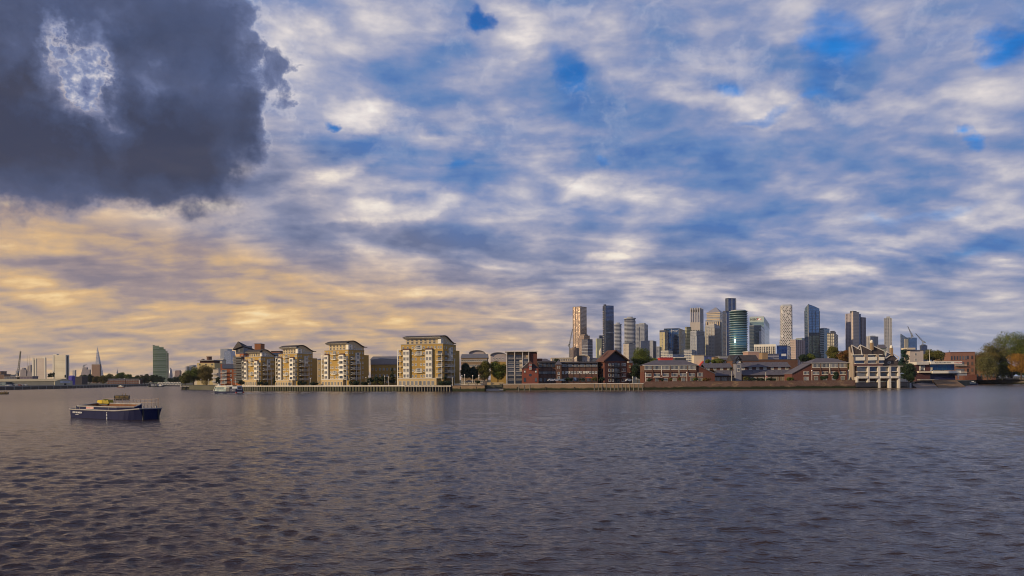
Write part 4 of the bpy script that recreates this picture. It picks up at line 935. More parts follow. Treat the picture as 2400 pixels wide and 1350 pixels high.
# ---------------------------------------------------------------- the yellow brick blocks
def curve_roof(D, zf, hp, zb, peak=.30, n=16, back=2.6, front=3.0):
    """barrel profile in (y,z): eave zf in front, peak hp, falls to zb with a small upturned lip at the back"""
    pts = []
    for i in range(n+1):
        t_ = i/n; y = -front+(D+front+back)*t_
        if t_ < peak: z = zf+(hp-zf)*sin(pi/2*t_/peak)
        else: s = (t_-peak)/(1-peak); z = hp-(hp-zb)*(1-cos(min(s*1.06, 1.0)*pi))/2*(1 if s < .94 else .97)
        pts.append((y, z))
    return pts
def block(label, px0, pxc, px1, Y, ang, ybrick, ytop, yback, floors=7, wide=False, fb=None):
    C, L, D, rz = corner(px0, pxc, px1, Y, ang); z0 = GZ-.1; t = thing('apartment_block', label, 'apartment block', (C.x, C.y, z0), rz, 'yellow brick riverside blocks with curved roofs')
    HB = zat(pxc, ybrick, Y)-z0; HT = zat(pxc, ytop, Y)-z0; fh = HB/(floors+.45); g0 = 1.25*fh
    # brick masses: main, lower step at right, ground floor plinth
    b = MB(); b.box(-L*.93, 0, 0, D*.72, 0, HB); b.box(-L, -L*.931, 1.5, D*.6, 0, HB*.87); b.box(-2, -.003, D*.721, D*.93, 0, HB*.87); b.box(-L*.93, -2.01, D*.721, D*.93, 0, HB*.87); b.build('wall', YBRICK, t)
    MB().box(-L*.97, -L*.12, -2.2, -.005, 0, g0).build('plinth', PBRICK, t)
    MB().box(-L*.975, -L*.115, -2.3, -.004, g0+.004, g0+.35).build('cornice', PALECONC, t)
    c = MB(); c.box(-L*.935, .12, -.12, D*.725, HB+.004, HB+.35); c.build('coping', CONC, t)
    # penthouse storeys under the curved roof
    x0p, x1p = -L*.86, -L*.08; yp = 2.6; DP = D*.80
    pm = Y/F; hf, hb_ = HT-(4.5 if wide else 5.5)*pm, HT-(16 if wide else 14)*pm; he = hf-1.3
    prf = [(y, z) for y, z in curve_roof(DP-yp, hf, HT, hb_) if -.01 <= y <= DP-yp+.01]
    zs = lambda yq: min(prf, key=lambda q: abs(q[0]-yq))[1]
    MB().prof([(0, HB+.36)]+[(y, z-.5) for y, z in [(0, zs(0))]+prf+[(DP-yp, zs(DP-yp))]][:]+[(DP-yp, HB+.36)], 0, x1p-x0p).build('penthouse', weathered('penthouse_panels', (.50,.40,.24), (.42,.34,.21), .7, .3), t, loc=(x0p, yp, 0))
    pr = curve_roof(DP-yp, hf, HT, hb_); b = MB(); b.prof([(y, z) for y, z in pr]+[(y, z-.45) for y, z in pr[::-1]], 0, (x1p-x0p)+1.6)
    b.build('roof', BRROOF, t, loc=(x0p-.8, yp, 0))
    MB().prof([(-3.0, hf-.5), (.0, hf-1.3), (.0, hf-.9), (-3.0, hf-.1)][::-1], 0, (x1p-x0p)+1.2).build('soffit', WHITE, t, loc=(x0p-.6, yp, 0))
    n = 8 if wide else 6; k = []
    for j in range(2): k += [(x0p+(x1p-x0p)*(i+.5)/n, HB+.5+j*(he-HB)*.48) for i in range(n)]
    wins(t, 'f', k, 1.5, 1.4, 'cream', 2, y=yp-.003)
    MB().box(x1p-1.6, x1p+.5, yp-1.2, yp+2.6, HB+.36, he-.1).build('corner_bay', WHITE, t)
    wins(t, 'r', [(yp+.6, HB+.7), (yp+.6, HB+.6+(he-HB)*.5)], 1.4, 1.4, 'white', 2, y=x1p+.505)
    wins(t, 'r', [(yp+(DP-yp)*f, HB+.6) for f in (.35, .5, .65, .8)]+[(yp+(DP-yp)*.36, HB+.6+(he-HB)*.5)], 1.0, 1.2, 'white', 2, y=x1p+.003)
    # front face: fractions of L, from the left end
    X = lambda f: -L+L*f; zf = lambda i: g0+.6+(HB-g0)*(i)/(floors-1)
    bays = ((.13,.27), (.63,.77)) if wide else ((.10,.25), (.68,.86))
    nb = floors-2 if not wide else floors-2
    for f0, f1 in bays:
        x0, x1 = X(f0), X(f1); ztop = zf(nb)-.4; ba = MB().box(x0, x1, -1.3, -.006, g0+.36, ztop).build('bay', WHITE, t)
        MB().prof([(-1.5, ztop+.004), (0, ztop+.9), (0, ztop+.004)][::-1], x0-.2, x1+.2).build('bay_roof', DBRICK, t)
        kk = []; wn = 2 if wide else 1
        for i in range(nb):
            for j in range(wn): kk.append((x0+(x1-x0)*(j+.5)/wn, zf(i)+.05))
        wins(ba, 'f', kk, (x1-x0)/wn*.74, fh*.62, 'white', 3 if wide else 2, y=-1.303)
    sp = []
    cols = (.33, .40, .52, .58) if wide else (.32, .40, .53, .61)
    for i in range(floors-1):
        for f in cols:
            if i >= floors-4 and i < floors-1 and f in cols[1:3] and not wide: continue
            sp.append((X(f), zf(i)+.3))
    sp += [(X(.90), zf(floors-2)+.3), (X(.955), zf(floors-2)+.3), (X(.05), zf(floors-3)+.3), (X(.12), zf(floors-2)+.3), (X(.22), zf(floors-2)+.3)]
    if wide: sp += [(X(.75), zf(floors-2)+.3), (X(.83), zf(floors-2)+.3), (X(.68), zf(floors-2)+.3)]
    wins(t, 'f', sp, 1.15, 1.5, 'white', 2, y=-.003)
    bl = [(X(.47), zf(floors-2)-.1), (X(.47), zf(floors-3)-.1), (X(.47), zf(1)-.2)]
    balcs(t, 'f', bl, L*.17, 1.5, 'white'); wins(t, 'f', [(a, z+.05) for a, z in bl], L*.12, fh*.72, 'white', 4, y=-.004, name='glazed_door')
    # left end stack of balconies
    for i in range(floors-1): put('balcony', balc_mesh(L*.085, 1.6, 'white'), t, (X(.055), -.01 if i < 99 else 0, zf(i)-.15))
    MB().box(X(.005), X(.02), -1.6, -1.4, 0, zf(floors-2)).build('balcony_post', WHITE, t)
    # right part of the front: balcony stack with posts
    bx = [(X(.935), zf(i)-.15) for i in range(floors-2)]; balcs(t, 'f', bx, L*.13, 2.0, 'white'); wins(t, 'f', [(a, z+.1) for a, z in bx], L*.10, fh*.66, 'dark', 3, y=-.004, name='glazed_door')
    MB().tube((X(.995), -1.9, 0), (X(.995), -1.9, zf(floors-3)+1), .16, n=5).build('balcony_post', WHITE, t)
    # ground floor openings
    gw = [(X(f), .15) for f in ((.08,.17,.26,.35,.44,.53,.62,.71,.80) if wide else (.1,.22,.34,.46,.58,.70,.82))]
    wins(t, 'f', gw, 1.9 if wide else 1.5, g0*.62, 'white', 3 if wide else 2, y=-2.203, name='tall_window')
    # right face
    Dn = D*.72; rb = [(Dn*.22, zf(i)-.15) for i in range(floors-2)]+[(Dn*.50, zf(i)-.15) for i in range(floors-4)]; balcs(t, 'r', rb, Dn*.25, 2.2, 'white', y=.003)
    wins(t, 'r', [(a, z+.1) for a, z in rb], Dn*.20, fh*.66, 'dark', 3, y=.004, name='glazed_door')
    for f in (.36, .63): MB().tube((2.1, Dn*f, 0), (2.1, Dn*f, zf(floors-4 if f > .5 else floors-3)+1), .16, n=5).build('balcony_post', WHITE, t)
    bb = MB().box(.004, 1.2, Dn*.42, Dn*.62, zf(floors-4)-.2, zf(floors-2)+.9).build('bay', WHITE, t)
    wins(bb, 'r', [(Dn*.52, zf(floors-4)+.2), (Dn*.52, zf(floors-3)+.2), (Dn*.52, zf(floors-2)-.9)], Dn*.15, fh*.62, 'white', 2, y=1.203)
    wins(t, 'r', [(Dn*f, zf(i)+.3) for i in range(floors-1) for f in (.74, .90) if not (i == floors-1)], .95, 1.35, 'white', 2, y=.003)
    wins(t, 'r', [(Dn*.25, zf(floors-2)+.3), (Dn*.08, zf(floors-2)+.3)], .95, 1.35, 'white', 2, y=.003)
    return t
block('yellow brick block with a curved roof nearest the red brick tower flats', 571, 612, 655, 545, 36, 836, 818, 832, 6)
block('yellow brick block with a curved roof, second from the red brick tower flats', 650, 697, 747, 515, 35, 829, 807.5, 832, 7)
block('yellow brick curved roof block, third from the tall orange flats, beside the grey roofed link', 757, 817, 868, 487, 34, 820, 797, 832, 7)
block('largest and most frontal yellow brick block, with a long curved roof and double white bays', 933, 1039, 1080, 458, 17, 806, 784, 832, 7, wide=True)

# link buildings behind
def link(label, pts, Y, m, roofm, h_eave, D=16, win=None):
    pass
t, W, hh, H = lowb('grey roofed brick link building between two yellow blocks', 869, 938, 834, 520, YBRICK, 'gable', rise=8.5, D=22, win=(8, 4, 1.2, 1.5, 'white'), roofm=GREYROOF)
MB().box(0, W, -.5, -.01, hh-3.6, hh-.1).build('attic', weathered('grey_render', (.30,.29,.31), (.24,.235,.25), .7), t)
lowb('pinkish low building glimpsed between the second and third yellow blocks', 744, 760, 840, 560, PBRICK, 'gable', rise=3, win=(2, 4, 1.0, 1.3, 'white'), roofm=GREYROOF)
t, W, hh, H = lowb('blue glazed penthouse building behind the first yellow block', 636, 657, 822.5, 600, weathered('terracotta', (.30,.12,.07), (.24,.10,.06)), 'flat', rise=1.5, win=(5, 6, 2, 1.8, 'dark'), roofm=DKROOF)
MB().box(-1, W+1, -1.2, -.01, hh-5.5, hh-1).build('glazing', BGLASS, t)
t, W, hh, H = lowb('long grey roofed block with a curved gable right of the largest yellow block', 1081, 1142, 828.5, 520, TBRICK, 'gable', rise=10.5, D=24, win=(12, 5, 1.2, 1.5, 'white'), roofm=GREYROOF)
def barrel_house(label, px0, px1, ytop, Y, m, D=20):
    a, b_ = at(px0, 889, Y), at(px1, 889, Y); W = b_.x-a.x; H = zat((px0+px1)/2, ytop, Y)-GZ; t = thing('building', label, 'building', (a.x, Y, GZ))
    hb = H-7*Y/F; arc = [(W/2-W/2*cos(pi*i/14), hb+(H-hb)*sin(pi*i/14)) for i in range(15)]
    MB().profy([(0,0)]+[(W,0)]+[(x, z-.2) for x, z in arc[::-1]], .3, D).build('gable_wall', weathered('mauve_render', (.42,.36,.35), (.36,.31,.30), .7), t); MB().box(0, W, 0, .295, 0, hb-5).build('wall', m, t)
    o2 = [((x-W/2)*1.04+W/2, z+.0) for x, z in arc]; MB().profy(o2+[((x-W/2)*1.0+W/2, z-.5) for x, z in arc[::-1]], -.8, D+.5).build('roof', GREYROOF, t)
    wins(t, 'f', [(W*f, hb-3.2) for f in (.2,.4,.6,.8)], 1.0, 1.4, 'white', 2, y=.297); return t
barrel_house('building with a broad curved mauve gable behind the green trees', 1100, 1136, 820.5, 600, TBRICK)
barrel_house('smaller curved gable building left of the pale balcony flats', 1150, 1186, 825.5, 560, YBRICK)
# flats left of the yellow blocks
C, L, D, rz = corner(553, 571, 598, 600, 38); H = zat(562, 806, 600)-GZ; t = thing('apartment_tower', 'tall orange brick flats with dark balconies under a pitched roof', 'apartment block', (C.x, C.y, GZ), rz)
MB().box(-L, 0, 0, D, 0, H-8).build('wall', OBRICK, t); MB().box(-L, -.01, .01, D*.75, H-7.99, H-1.5).build('penthouse', BGLASS, t)
MB().box(-L*.97, -L*.45, -.25, -.003, 2, H-8.3).build('panel', weathered('amber_panels', (.50,.32,.16), (.42,.27,.14), .6), t)
ev = H-2; b = MB(); e = [(-L-2,-2,ev-2.5), (1.2,-2,ev), (1.2,D+1,ev-3.2), (-L-2,D+1,ev-4)]; rp = (-L*.4,-2,H+2.2); rq = (-L*.4,D+1,ev-1.5)
b.face([e[0], rp, rq, e[3]]); b.face([rp, e[1], e[2], rq]); b.face([e[0], e[1], rp]); b.face([e[3], rq, e[2]]); b.face([e[0], e[3], e[2], e[1]]); b.build('roof', DKROOF, t)
nf = 11
for i in range(nf):
    z = 2.5+(H-12)*i/nf; put('balcony', balc_mesh(L*1.02, 2.2, 'dark', solid=True), t, (-L*.48, -.01, z))
wins(t, 'f', [(-L*f, 3+(H-12)*i/nf) for i in range(nf) for f in (.82, .18)], 1.8, 1.9, 'cream', 2, y=-.005)
wins(t, 'r', [(D*f, 3+(H-12)*i/nf) for i in range(nf) for f in (.12, .4)], 1.1, 1.5, 'white', 2, y=.003)
wins(t, 'f', [(-L*f, H-6.6) for f in (.85, .55, .25)], 2.6, 3.4, 'dark', 3, y=0.004)
t, W, hh, H = lowb('orange rust coloured stair tower beside the tall brick flats', 597, 611.5, 805, 630, weathered('rust_render', (.33,.13,.05), (.27,.10,.04), .8, .2), 'flat', rise=.6, D=10)
t, W, hh, H = lowb('plain red brick flats with a dark glazed top and white balconies', 517, 556, 853, 610, OBRICK, None, D=16)
MB().box(W*.1, W, 1, 14, hh+.005, hh+.1).build('roof', DKROOF, t); MB().box(W*.12, W*.98, -.6, -.01, hh-3.8, hh-.2).build('glazing', BGLASS, t)
wins(t, 'f', [(W*.62, hh*f) for f in (.22, .42, .62)], 1.2, 1.6, 'white', 2); balcs(t, 'f', [(W*.22, hh*f) for f in (.1, .27, .44, .61)], W*.36, 1.8, 'white'); wins(t, 'f', [(W*.22, hh*f+.05) for f in (.1, .27, .44, .61)], W*.3, 2.0, 'white', 4, y=-.004, name='glazed_door')
t, W, hh, H = lowb('stepped grey balcony stack left of the tall brick flats', 546, 554, 834, 640, GREYMET, 'flat', rise=.5, D=8); balcs(t, 'f', [(W/2, hh*i/7) for i in range(2, 7)], W, 1.5, 'conc')
# yellow flats with a drum on the roof
Y = 720; a, b_ = at(462, 889, Y), at(512, 889, Y); W = b_.x-a.x; H = zat(487, 848.5, Y)-GZ; t = thing('apartment_block', 'cream yellow flats with a round drum on a wide flat roof', 'apartment block', (a.x, Y, GZ), R(-6))
MB().box(0, W*.86, 0, 16, 0, H-1).build('wall', weathered('yellow_render', (.55,.43,.20), (.47,.37,.18), .75, .2), t); MB().box(W*.861, W*1.0, 1, 15, 0, H*.72).box(-W*.22, -.01, 1, 15, 0, H*.78).build('side_wing', CREAM, t)
MB().box(W*.10, W*.80, 1.5, 13, H-.99, H+1.4).build('top_floor', DBRICK, t); MB().prism([(W*.04,-1.5),(W*.86,-1.5),(W*.92,6),(W*.86,16),(W*.04,16),(-W*.02,6)], H+1.41, H+2.0).build('roof', BEIGE, t)
MB().lathe([(W*.115,H+2),(W*.115,H+5),(W*.13,H+5),(W*.13,H+5.6)], 20, cx=W*.45, cy=6).build('drum', BRBRICK, t); MB().lathe([(W*.09,H+2.01),(W*.07,H+3),(W*.02,H+3.4)], 12, cx=W*.16, cy=5).build('dome', BRONZE, t)
wins(t, 'f', [(W*f, H*g_) for f in (.14,.44,.74) for g_ in (.86,.62,.4)], 1.2, 1.5, 'dark', 1); balcs(t, 'f', [(W*.92, H*g_) for g_ in (.68,.52,.36,.2)], W*.16, 1.6, 'dark', y=.995); balcs(t, 'f', [(-W*.11, H*g_) for g_ in (.72,.58)], W*.2, 1.6, 'dark', y=.995)
lowb('cream gabled stair tower behind the yellow flats', 508, 521, 840, 740, CREAM, 'gable', rise=4, D=10, roofm=CREAM)
t, W, hh, H = lowb('stepped cream balconies below the yellow flats', 499, 512, 866, 660, CREAM, None, D=10); balcs(t, 'f', [(W*.4, hh*f) for f in (.2,.45,.7)], W*.9, 2, 'conc', solid=True)
# ---------------------------------------------------------------- right bank, from the slipway eastwards
def P(px, Y): return at(px, 889, Y).x
# pale balcony flats
Y = 462; x0, x1 = P(1187, Y), P(1240, Y); W = x1-x0; H = zat(1213, 825, Y)-GZ
t = thing('apartment_block', 'pale framed flats with stacked open balconies and a red brick side', 'apartment block', (x0, Y, GZ))
MB().box(0, W, 2.2, 16, 0, H-.4).build('wall', TBRICK, t); MB().box(W+.005, W+5.2, 1, 17, 0, H-.5).build('side_wall', RBRICK, t); MB().box(W+5.21, W+8.5, 3, 17, 0, H*.80).build('rear_wing', RBRICK, t)
b = MB(); 
for f in (0, .35, .70, .97): b.box(W*f, W*f+.55, -.2, 2.19, 0, H-.01)
b.build('pier', PALECONC, t); MB().box(-.6, W+5.4, -.6, 17.2, H, H+.7).build('roof', PALECONC, t)
for i in range(7):
    z = .4+i*(H-3)/6.6
    for f, wd in ((.19, .30), (.535, .30), (.85, .22)):
        if i: put('balcony', balc_mesh(W*wd, 2.1, 'conc'), t, (W*f, 2.19, z))
        put('glazed_door', win_mesh(W*wd*.92, 2.4, 'dark', 4, False), t, (W*f, 2.195, z+.05))
for i in range(3, 7): MB().box(W*.70+.56, W*.97, .6, 2.18, .6+i*(H-3)/6.6, (i+1)*(H-3)/6.6-.1).build('panel', weathered('tan_panel', (.46,.33,.20), (.40,.29,.18), .7), t) if i in (6,) else MB().box(W*.58, W*.70-.01, 1.0, 2.18, .6+i*(H-3)/6.6, (i+1)*(H-3)/6.6-.1).build('panel', CREAM, t)
# small gable house
Y = 440; x0, x1 = P(1224, Y), P(1262, Y); W = x1-x0; gz = 4.0; he = zat(1243, 863.5, Y)-gz; hr = zat(1243, 847, Y)-gz; hm = zat(1243, 851, Y)-gz
t = thing('brick_house', 'bright red brick gable house with a tall bay window and an arch', 'house', (x0, Y, gz))
MB().prof([(0,0)], 0, 1) if 0 else None
MB().box(0, W, 0, 10, 0, he).build('wall', weathered('bright_red_brick', (.26,.075,.048), (.19,.058,.04), .85, .5, 4), t)
b = MB(); b.profy([(-1.0, he-.3), (W+1.0, he-.3), (W*.68, hm), (W*.5, hr), (W*.32, hm)], .8, 10.5); b.build('roof', DKROOF, t)
b = MB(); b.profy([(W*.30, hm-.4), (W*.70, hm-.4), (W*.5, hr+.3)], -.6, .79); b.build('gable', DBRICK, t)
for s in (-1, 1): MB().tube((W*.5+s*W*.16, -.5, hm+.2), (W*.5+s*(W*.5+1), -.5, he-.4), .16, n=4).build('barge_board', PALECONC if s < 0 else DBRICK, t)
bay = MB().box(W*.41, W*.59, -1.1, .79, he-.8, hm-.41).build('bay', REDP, t); wins(bay, 'f', [(W*.5, he-.5), (W*.5, he+(hm-he)*.45)], W*.15, (hm-he)*.38, 'white', 3, y=-1.103)
ar = MB(); ar.lathe([(W*.085, -.06), (W*.085, .06)], 18); ao = ar.build('arched_window', GLASS, t, loc=(W*.5, 0, he*.58)); ao.rotation_euler = (R(90), 0, 0)
wins(t, 'f', [(W*.16, he*.72), (W*.84, he*.72)], 1.1, 1.5, 'dark', 1); wins(t, 'f', [(W*.16, he*.16), (W*.84, he*.16)], 1.3, 2.4, 'dark', 1)
for xx in (.16, .84): MB().box(W*xx-.4, W*xx+.4, -.06, -.04, he*.72+.25, he*.72+1.25).build('blind', mat('lit_blind', (.8,.74,.62), .6), t)
MB().box(-1, W*1.25, -2.6, -.01, -.1, .25).build('deck', DKMET, t)
b = MB()
for i in range(7): b.box(W*(i*.2)-.6, W*(i*.2)-.4, -2.5, -2.3, -4.3, -.11)
b.build('deck_post', DKMET, t)
# low brick row with set-back terraces
def row(label, px0, px1, Y, ye, yt, yb, m, ncol, terrace=True, teal=False, gz=GZ, cols=None):
    x0, x1 = P(px0, Y), P(px1, Y); W = x1-x0; he = zat(px0, ye, Y)-gz; H = zat(px0, yt, Y)-gz; t = thing('brick_terrace', label, 'terrace', (x0, Y, gz))
    MB().box(0, W, 0, 14, 0, he).build('wall', m, t); MB().box(0, W, 2.6, 14, he+.005, H-.5).build('setback', weathered('set_back', (.13,.10,.09), (.09,.07,.065), .8), t)
    b = MB(); b.prof([(.8, H-.7), (3.4, H+.3), (14.4, H+.3), (14.4, H-.7)][::-1], -.4, W+.4); b.build('roof', DKROOF, t)
    for i in range(ncol):
        x = W*(i+.5)/ncol; put('glazed_door', win_mesh(W/ncol*.72, H-he-1.3, 'white' if teal else 'dark', 3, False), t, (x, 2.59, he+.1))
        put('balcony', balc_mesh(W/ncol*.94, 1.0, 'grey' if teal else 'dark'), t, (x, .9, he+.32))
    n2 = ncol*2
    wins(t, 'f', [(W*(i+.5)/n2, he*.62) for i in range(n2)], 1.2, 1.55, 'white' if teal else 'dark', 2)
    for i in range(ncol): put('glazed_door', win_mesh(W/ncol*.66, 2.2, 'dark', 3), t, (W*(i+.5)/ncol, -.004, he*.18))
    b = MB()
    for i in range(1, ncol): b.box(W*i/ncol-.12, W*i/ncol+.12, -.12, -.01, 0, he)
    b.build('drainpipe', BLACK, t); MB().box(-.1, W+.1, -.3, .02, he+.005, he+.3).build('gutter', BLACK, t)
    return t, W, he, H
row('dark brick terrace between the small gable house and the slate turret', 1262.5, 1302.5, 446, 861, 847, 886, BRBRICK, 4)
t, W, he, H = row('brick terrace with a glazed balcony storey beside the gabled warehouse', 1316.5, 1401, 446, 861, 848.5, 886, BRBRICK, 6, teal=True)
for i, f in enumerate((.15,.22,.50,.62,.68,.735)): MB().box(W*f-.45, W*f+.45, -.16, -.12, he*.66, he*.66+1.2).build('blind', mat('pale_blind_b', (.62,.58,.50), .6) if i == 0 else bpy.data.materials['pale_blind_b'], t)
Y = 444; x0, x1 = P(1303, Y), P(1316, Y); W = x1-x0; he = zat(1310, 854.5, Y)-GZ; hr = zat(1310, 843.5, Y)-GZ; t = thing('turret', 'slim brick turret under a grey pyramid cap between two terraces', 'turret', (x0, Y, GZ))
MB().box(0, W, 0, 5, 0, he).build('wall', BRBRICK, t); b = MB(); e = [(-.5,-.5),(W+.5,-.5),(W+.5,5.5),(-.5,5.5)]
for i in range(4): b.face([(*e[i], he+.01), (*e[(i+1)%4], he+.01), (W/2, 2.5, hr)])
b.face([(*q_, he+.01) for q_ in e[::-1]]); b.build('roof', SLATE, t); wins(t, 'f', [(W*.33, he-2.2), (W*.66, he-2.2)], .6, 1.3, 'white', 1); wins(t, 'f', [(W*.5, he*.5), (W*.5, he*.28)], 1.3, 1.6, 'white', 1)
# things seen over those roofs
lowb('grey mansard roofed brown house over the dark terrace', 1264, 1289, 840, 520, BRBRICK, 'hip', rise=6, D=12)
lowb('cream villa with a long balcony seen over the terraces', 1293, 1341, 838, 560, CREAM, 'flat', rise=1.2, D=12, win=(9, 6, 1.3, 1.5, 'cream'), roofm=CREAM)
t = barrel_house('house with a curved white roof and dark chimney behind the terraces', 1352, 1382, 831.5, 530, BRBRICK)
for c in t.children:
    if c.name.startswith('roof'): c.data = c.data.copy(); c.data.materials[0] = CREAM
MB().box(0.3, 3.6, -1.5, 1.5, zat(1355, 846, 528)-GZ, zat(1355, 833, 528)-GZ).build('chimney', BLACK, t)
lowb('small dark house with a chimney left of the gabled warehouse', 1389, 1402, 838, 540, CREAM, 'gable', rise=3, D=10)
# big gabled warehouse
Y = 446; C, L, D, rz = corner(1400.5, 1417, 1470, Y, 72); gz = GZ; hl = zat(1417, 846, Y)-gz; hr = zat(1441, 822.5, Y)-gz
t = thing('warehouse_flats', 'large red brick gabled warehouse with blue balconies', 'apartment block', (C.x, C.y, gz), rz)
MB().box(-L, 0, 0, D, 0, hl).build('wall', RBRICK, t)
b = MB(); b.prof([(-1.2, hl-.6), (D*.46, hr), (D+1.2, hl-.2), (D+1.2, hl+.3), (D*.46, hr+.7), (-1.2, hl)][::-1], -L-.5, 1.6); b.build('roof', weathered('rust_tiles', (.13,.062,.048), (.09,.046,.04), .8, .5, 3), t)
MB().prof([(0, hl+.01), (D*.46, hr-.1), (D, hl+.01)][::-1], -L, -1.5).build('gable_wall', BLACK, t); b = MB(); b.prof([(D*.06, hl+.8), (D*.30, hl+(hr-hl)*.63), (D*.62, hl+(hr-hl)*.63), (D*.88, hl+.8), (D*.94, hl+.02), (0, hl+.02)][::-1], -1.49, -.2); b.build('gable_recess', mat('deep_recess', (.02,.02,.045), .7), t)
fl = [hl*.06, hl*.28, hl*.50, hl*.74]
for z in fl:
    put('balcony', balc_mesh(D*.52, 1.8, 'dark'), t, (.01, D*.50, z), R(90)) if z > 1.5 else None
    put('glazed_door', win_mesh(D*.14, 2.6, 'dark', 2), t, (.012, D*.50, z+.1), R(90)); put('blue_panel', win_mesh(D*.10, 2.2, 'dark', 1), t, (.013, D*.62, z+.1), R(90))
wins(t, 'r', [(D*f, z+.7) for f in (.22, .36, .80, .90) for z in fl], 1.3, 1.7, 'white', 1, y=.004); wins(t, 'f', [(-L*f, z+.6) for f in (.3, .7) for z in fl], 1.2, 1.8, 'dark', 1, y=-.004)
MB().lathe([(.9, 0), (1.0, 2.4), (.15, 4.6)], 8).build('cupola', CREAM, t, loc=(-L*.6, D*.02, hl+3.6))
lowb('narrow brick wing with a cream window on the right of the gabled warehouse', 1470, 1483, 850, 470, RBRICK, 'flat', rise=.6, D=10, win=(1, 3, 1.2, 1.6, 'cream'))
# ---- slate roofed terraces
def slate_block(label, px0, px1, Y, yeave, yridge, nb, gz=4.4, hipL=30, hipR=22):
    x0, x1 = P(px0, Y), P(px1, Y); W = x1-x0; he = zat(px0, yeave, Y)-gz; hr = zat(px0, yridge, Y)-gz; D = 13; s = Y/F
    t = thing('terrace_block', label, 'terrace', (x0, Y, gz), 0, 'three storey slate roofed terraces')
    MB().box(0, W, 0, D, 0, he*.60).build('wall', RBRICK, t); MB().box(0, W, -.5, D, he*.60+.004, he).build('upper_wall', BRBRICK, t)
    b = MB(); e = [(-.8,-1.1,he+.02), (W+.8,-1.1,he+.02), (W+.8,D+.8,he+.02), (-.8,D+.8,he+.02)]; r0, r1 = (hipL*s, D*.5, hr), (W-hipR*s, D*.5, hr)
    b.face([e[0], e[1], r1, r0]); b.face([e[1], e[2], r1]); b.face([e[2], e[3], r0, r1]); b.face([e[3], e[0], r0]); b.face(e[::-1]); b.build('roof', SLATE, t)
    fh = he/3
    for i in range(nb):
        xc = W*(i+.5)/nb; w = W/nb*.86
        put('window', win_mesh(w, fh*.66, 'white', 6), t, (xc, -.503, he-fh*.78)); put('window', win_mesh(w*.82, fh*.50, 'white', 5), t, (xc, -.004, he*.36))
        if i < nb: put('garden_door', win_mesh(w*.52, fh*.78, 'white', 4, False), t, (xc, -.004, .1))
    for i in range(1, nb): MB().box(W*i/nb-.16, W*i/nb+.16, -.7, -.505 if 1 else 0, he*.42, he-.1).build('party_wall', WHITE if i % 2 == 0 else BRBRICK, t)
    MB().box(-.9, W+.9, -1.15, -1.0, he-.25, he+.0).build('gutter', WHITE, t)
    return t, W, he, hr
t, W, he, hr = slate_block('brick terrace with white window bands and slate hip roof beside the large green tree', 1509, 1632, 436, 856, 844, 6)
MB().box(W*.18, W*.34, -2.2, -.01, he*.27, he*.29).build('awning', WHITE, t)
t2, W2, he2, hr2 = slate_block('brick terrace with white window bands and slate hip roof beside the concrete house', 1902, 1986, 440, 850.5, 839, 4, 4.6, 22, 22)
# cat-slide ends
def catslide(t, x0, x1, zt0, zt1, Y0=0, D=12, flip=False, m=RBRICK):
    pr = [(x0, 0), (x1, 0), (x1, zt1), (x0, zt0)]
    MB().profy(pr, Y0, Y0+D).build('end_wall', m, t)
    MB().profy([(x0-.2*(1 if flip else 0), zt0+.02), (x1+.2, zt1+.02), (x1+.2, zt1+.5), (x0, zt0+.5)], Y0-.6, Y0+D+.5).build('end_roof', SLATE, t)
s = 436/F; catslide(t, W+.01, W+44*s, he-.2, he-22*s, .2); wins(t, 'f', [(W+9*s, he*.36)], 3.3, 2.0, 'white', 4, y=.197); wins(t, 'f', [(W+9*s, .3)], 2.9, 2.4, 'white', 4, y=.197)
s = 440/F; catslide(t2, -46*s, -.01, he2-26*s, he2-.2, .2, flip=True); wins(t2, 'f', [(-12*s, he2*.36)], 3.3, 2.0, 'white', 4, y=.197); wins(t2, 'f', [(-12*s, .3)], 2.9, 2.4, 'white', 4, y=.197)
def low_terrace(label, px0, px1, Y, y0, y1, y2, y3, n, gz=4.5):
    """y0 ridge, y1 upper eave, y2 top of lower roof, y3 lower eave"""
    x0, x1 = P(px0, Y), P(px1, Y); W = x1-x0; z = [zat((px0+px1)/2, y_, Y)-gz for y_ in (y0, y1, y2, y3)]; t = thing('terrace_row', label, 'terrace', (x0, Y, gz), 0, 'long low slate roofed rows')
    MB().box(0, W, 1, 9, 0, z[3]).build('wall', BRBRICK, t); MB().box(0, W, 6.5, 16, z[3]+.01, z[1]).build('upper_wall', DBRICK, t)
    MB().prof([(-.4, z[3]), (6.49, z[2]+.5), (6.49, z[2]), (-.4, z[3]-.35)][::-1], -.1, W+.1).build('lower_roof', SLATE, t); MB().prof([(5.6, z[1]-.1), (12, z[0]), (18.5, z[1]), (12, z[0]-.5)][::-1], -.1, W+.1).build('upper_roof', SLATE, t)
    hu = z[1]-z[2]-.35
    for i in range(n):
        xc = W*(i+.5)/n; put('window', win_mesh(W/n*.42, max(hu*.8, 1.2), 'white', 4), t, (xc, 6.49, z[1]-max(hu*.8,1.2)-.15))
        for dx, ww in ((-.25, .24), (.05, .2), (.30, .22)): put('window', win_mesh(W/n*ww, z[3]*.62, 'cream', 2, False), t, (xc+W/n*dx, .995, .25))
        MB().tube((xc, 3, z[3]+.8), (xc, 3, z[3]+2.4), .14, n=5).build('vent_pipe', DKMET, t); MB().tube((xc+W/n*.2, 9, z[1]+1.0), (xc+W/n*.2, 9, z[1]+2.4), .14, n=5).build('vent_pipe', DKMET, t)
    return t
low_terrace('long low brick row with two slate slopes left of the dark clock turret', 1658, 1723, 452, 850.5, 861, 869, 879.5, 4)
low_terrace('long low brick row with two slate slopes right of the dark clock turret', 1741, 1862, 452, 848, 859.5, 867.5, 878, 7)
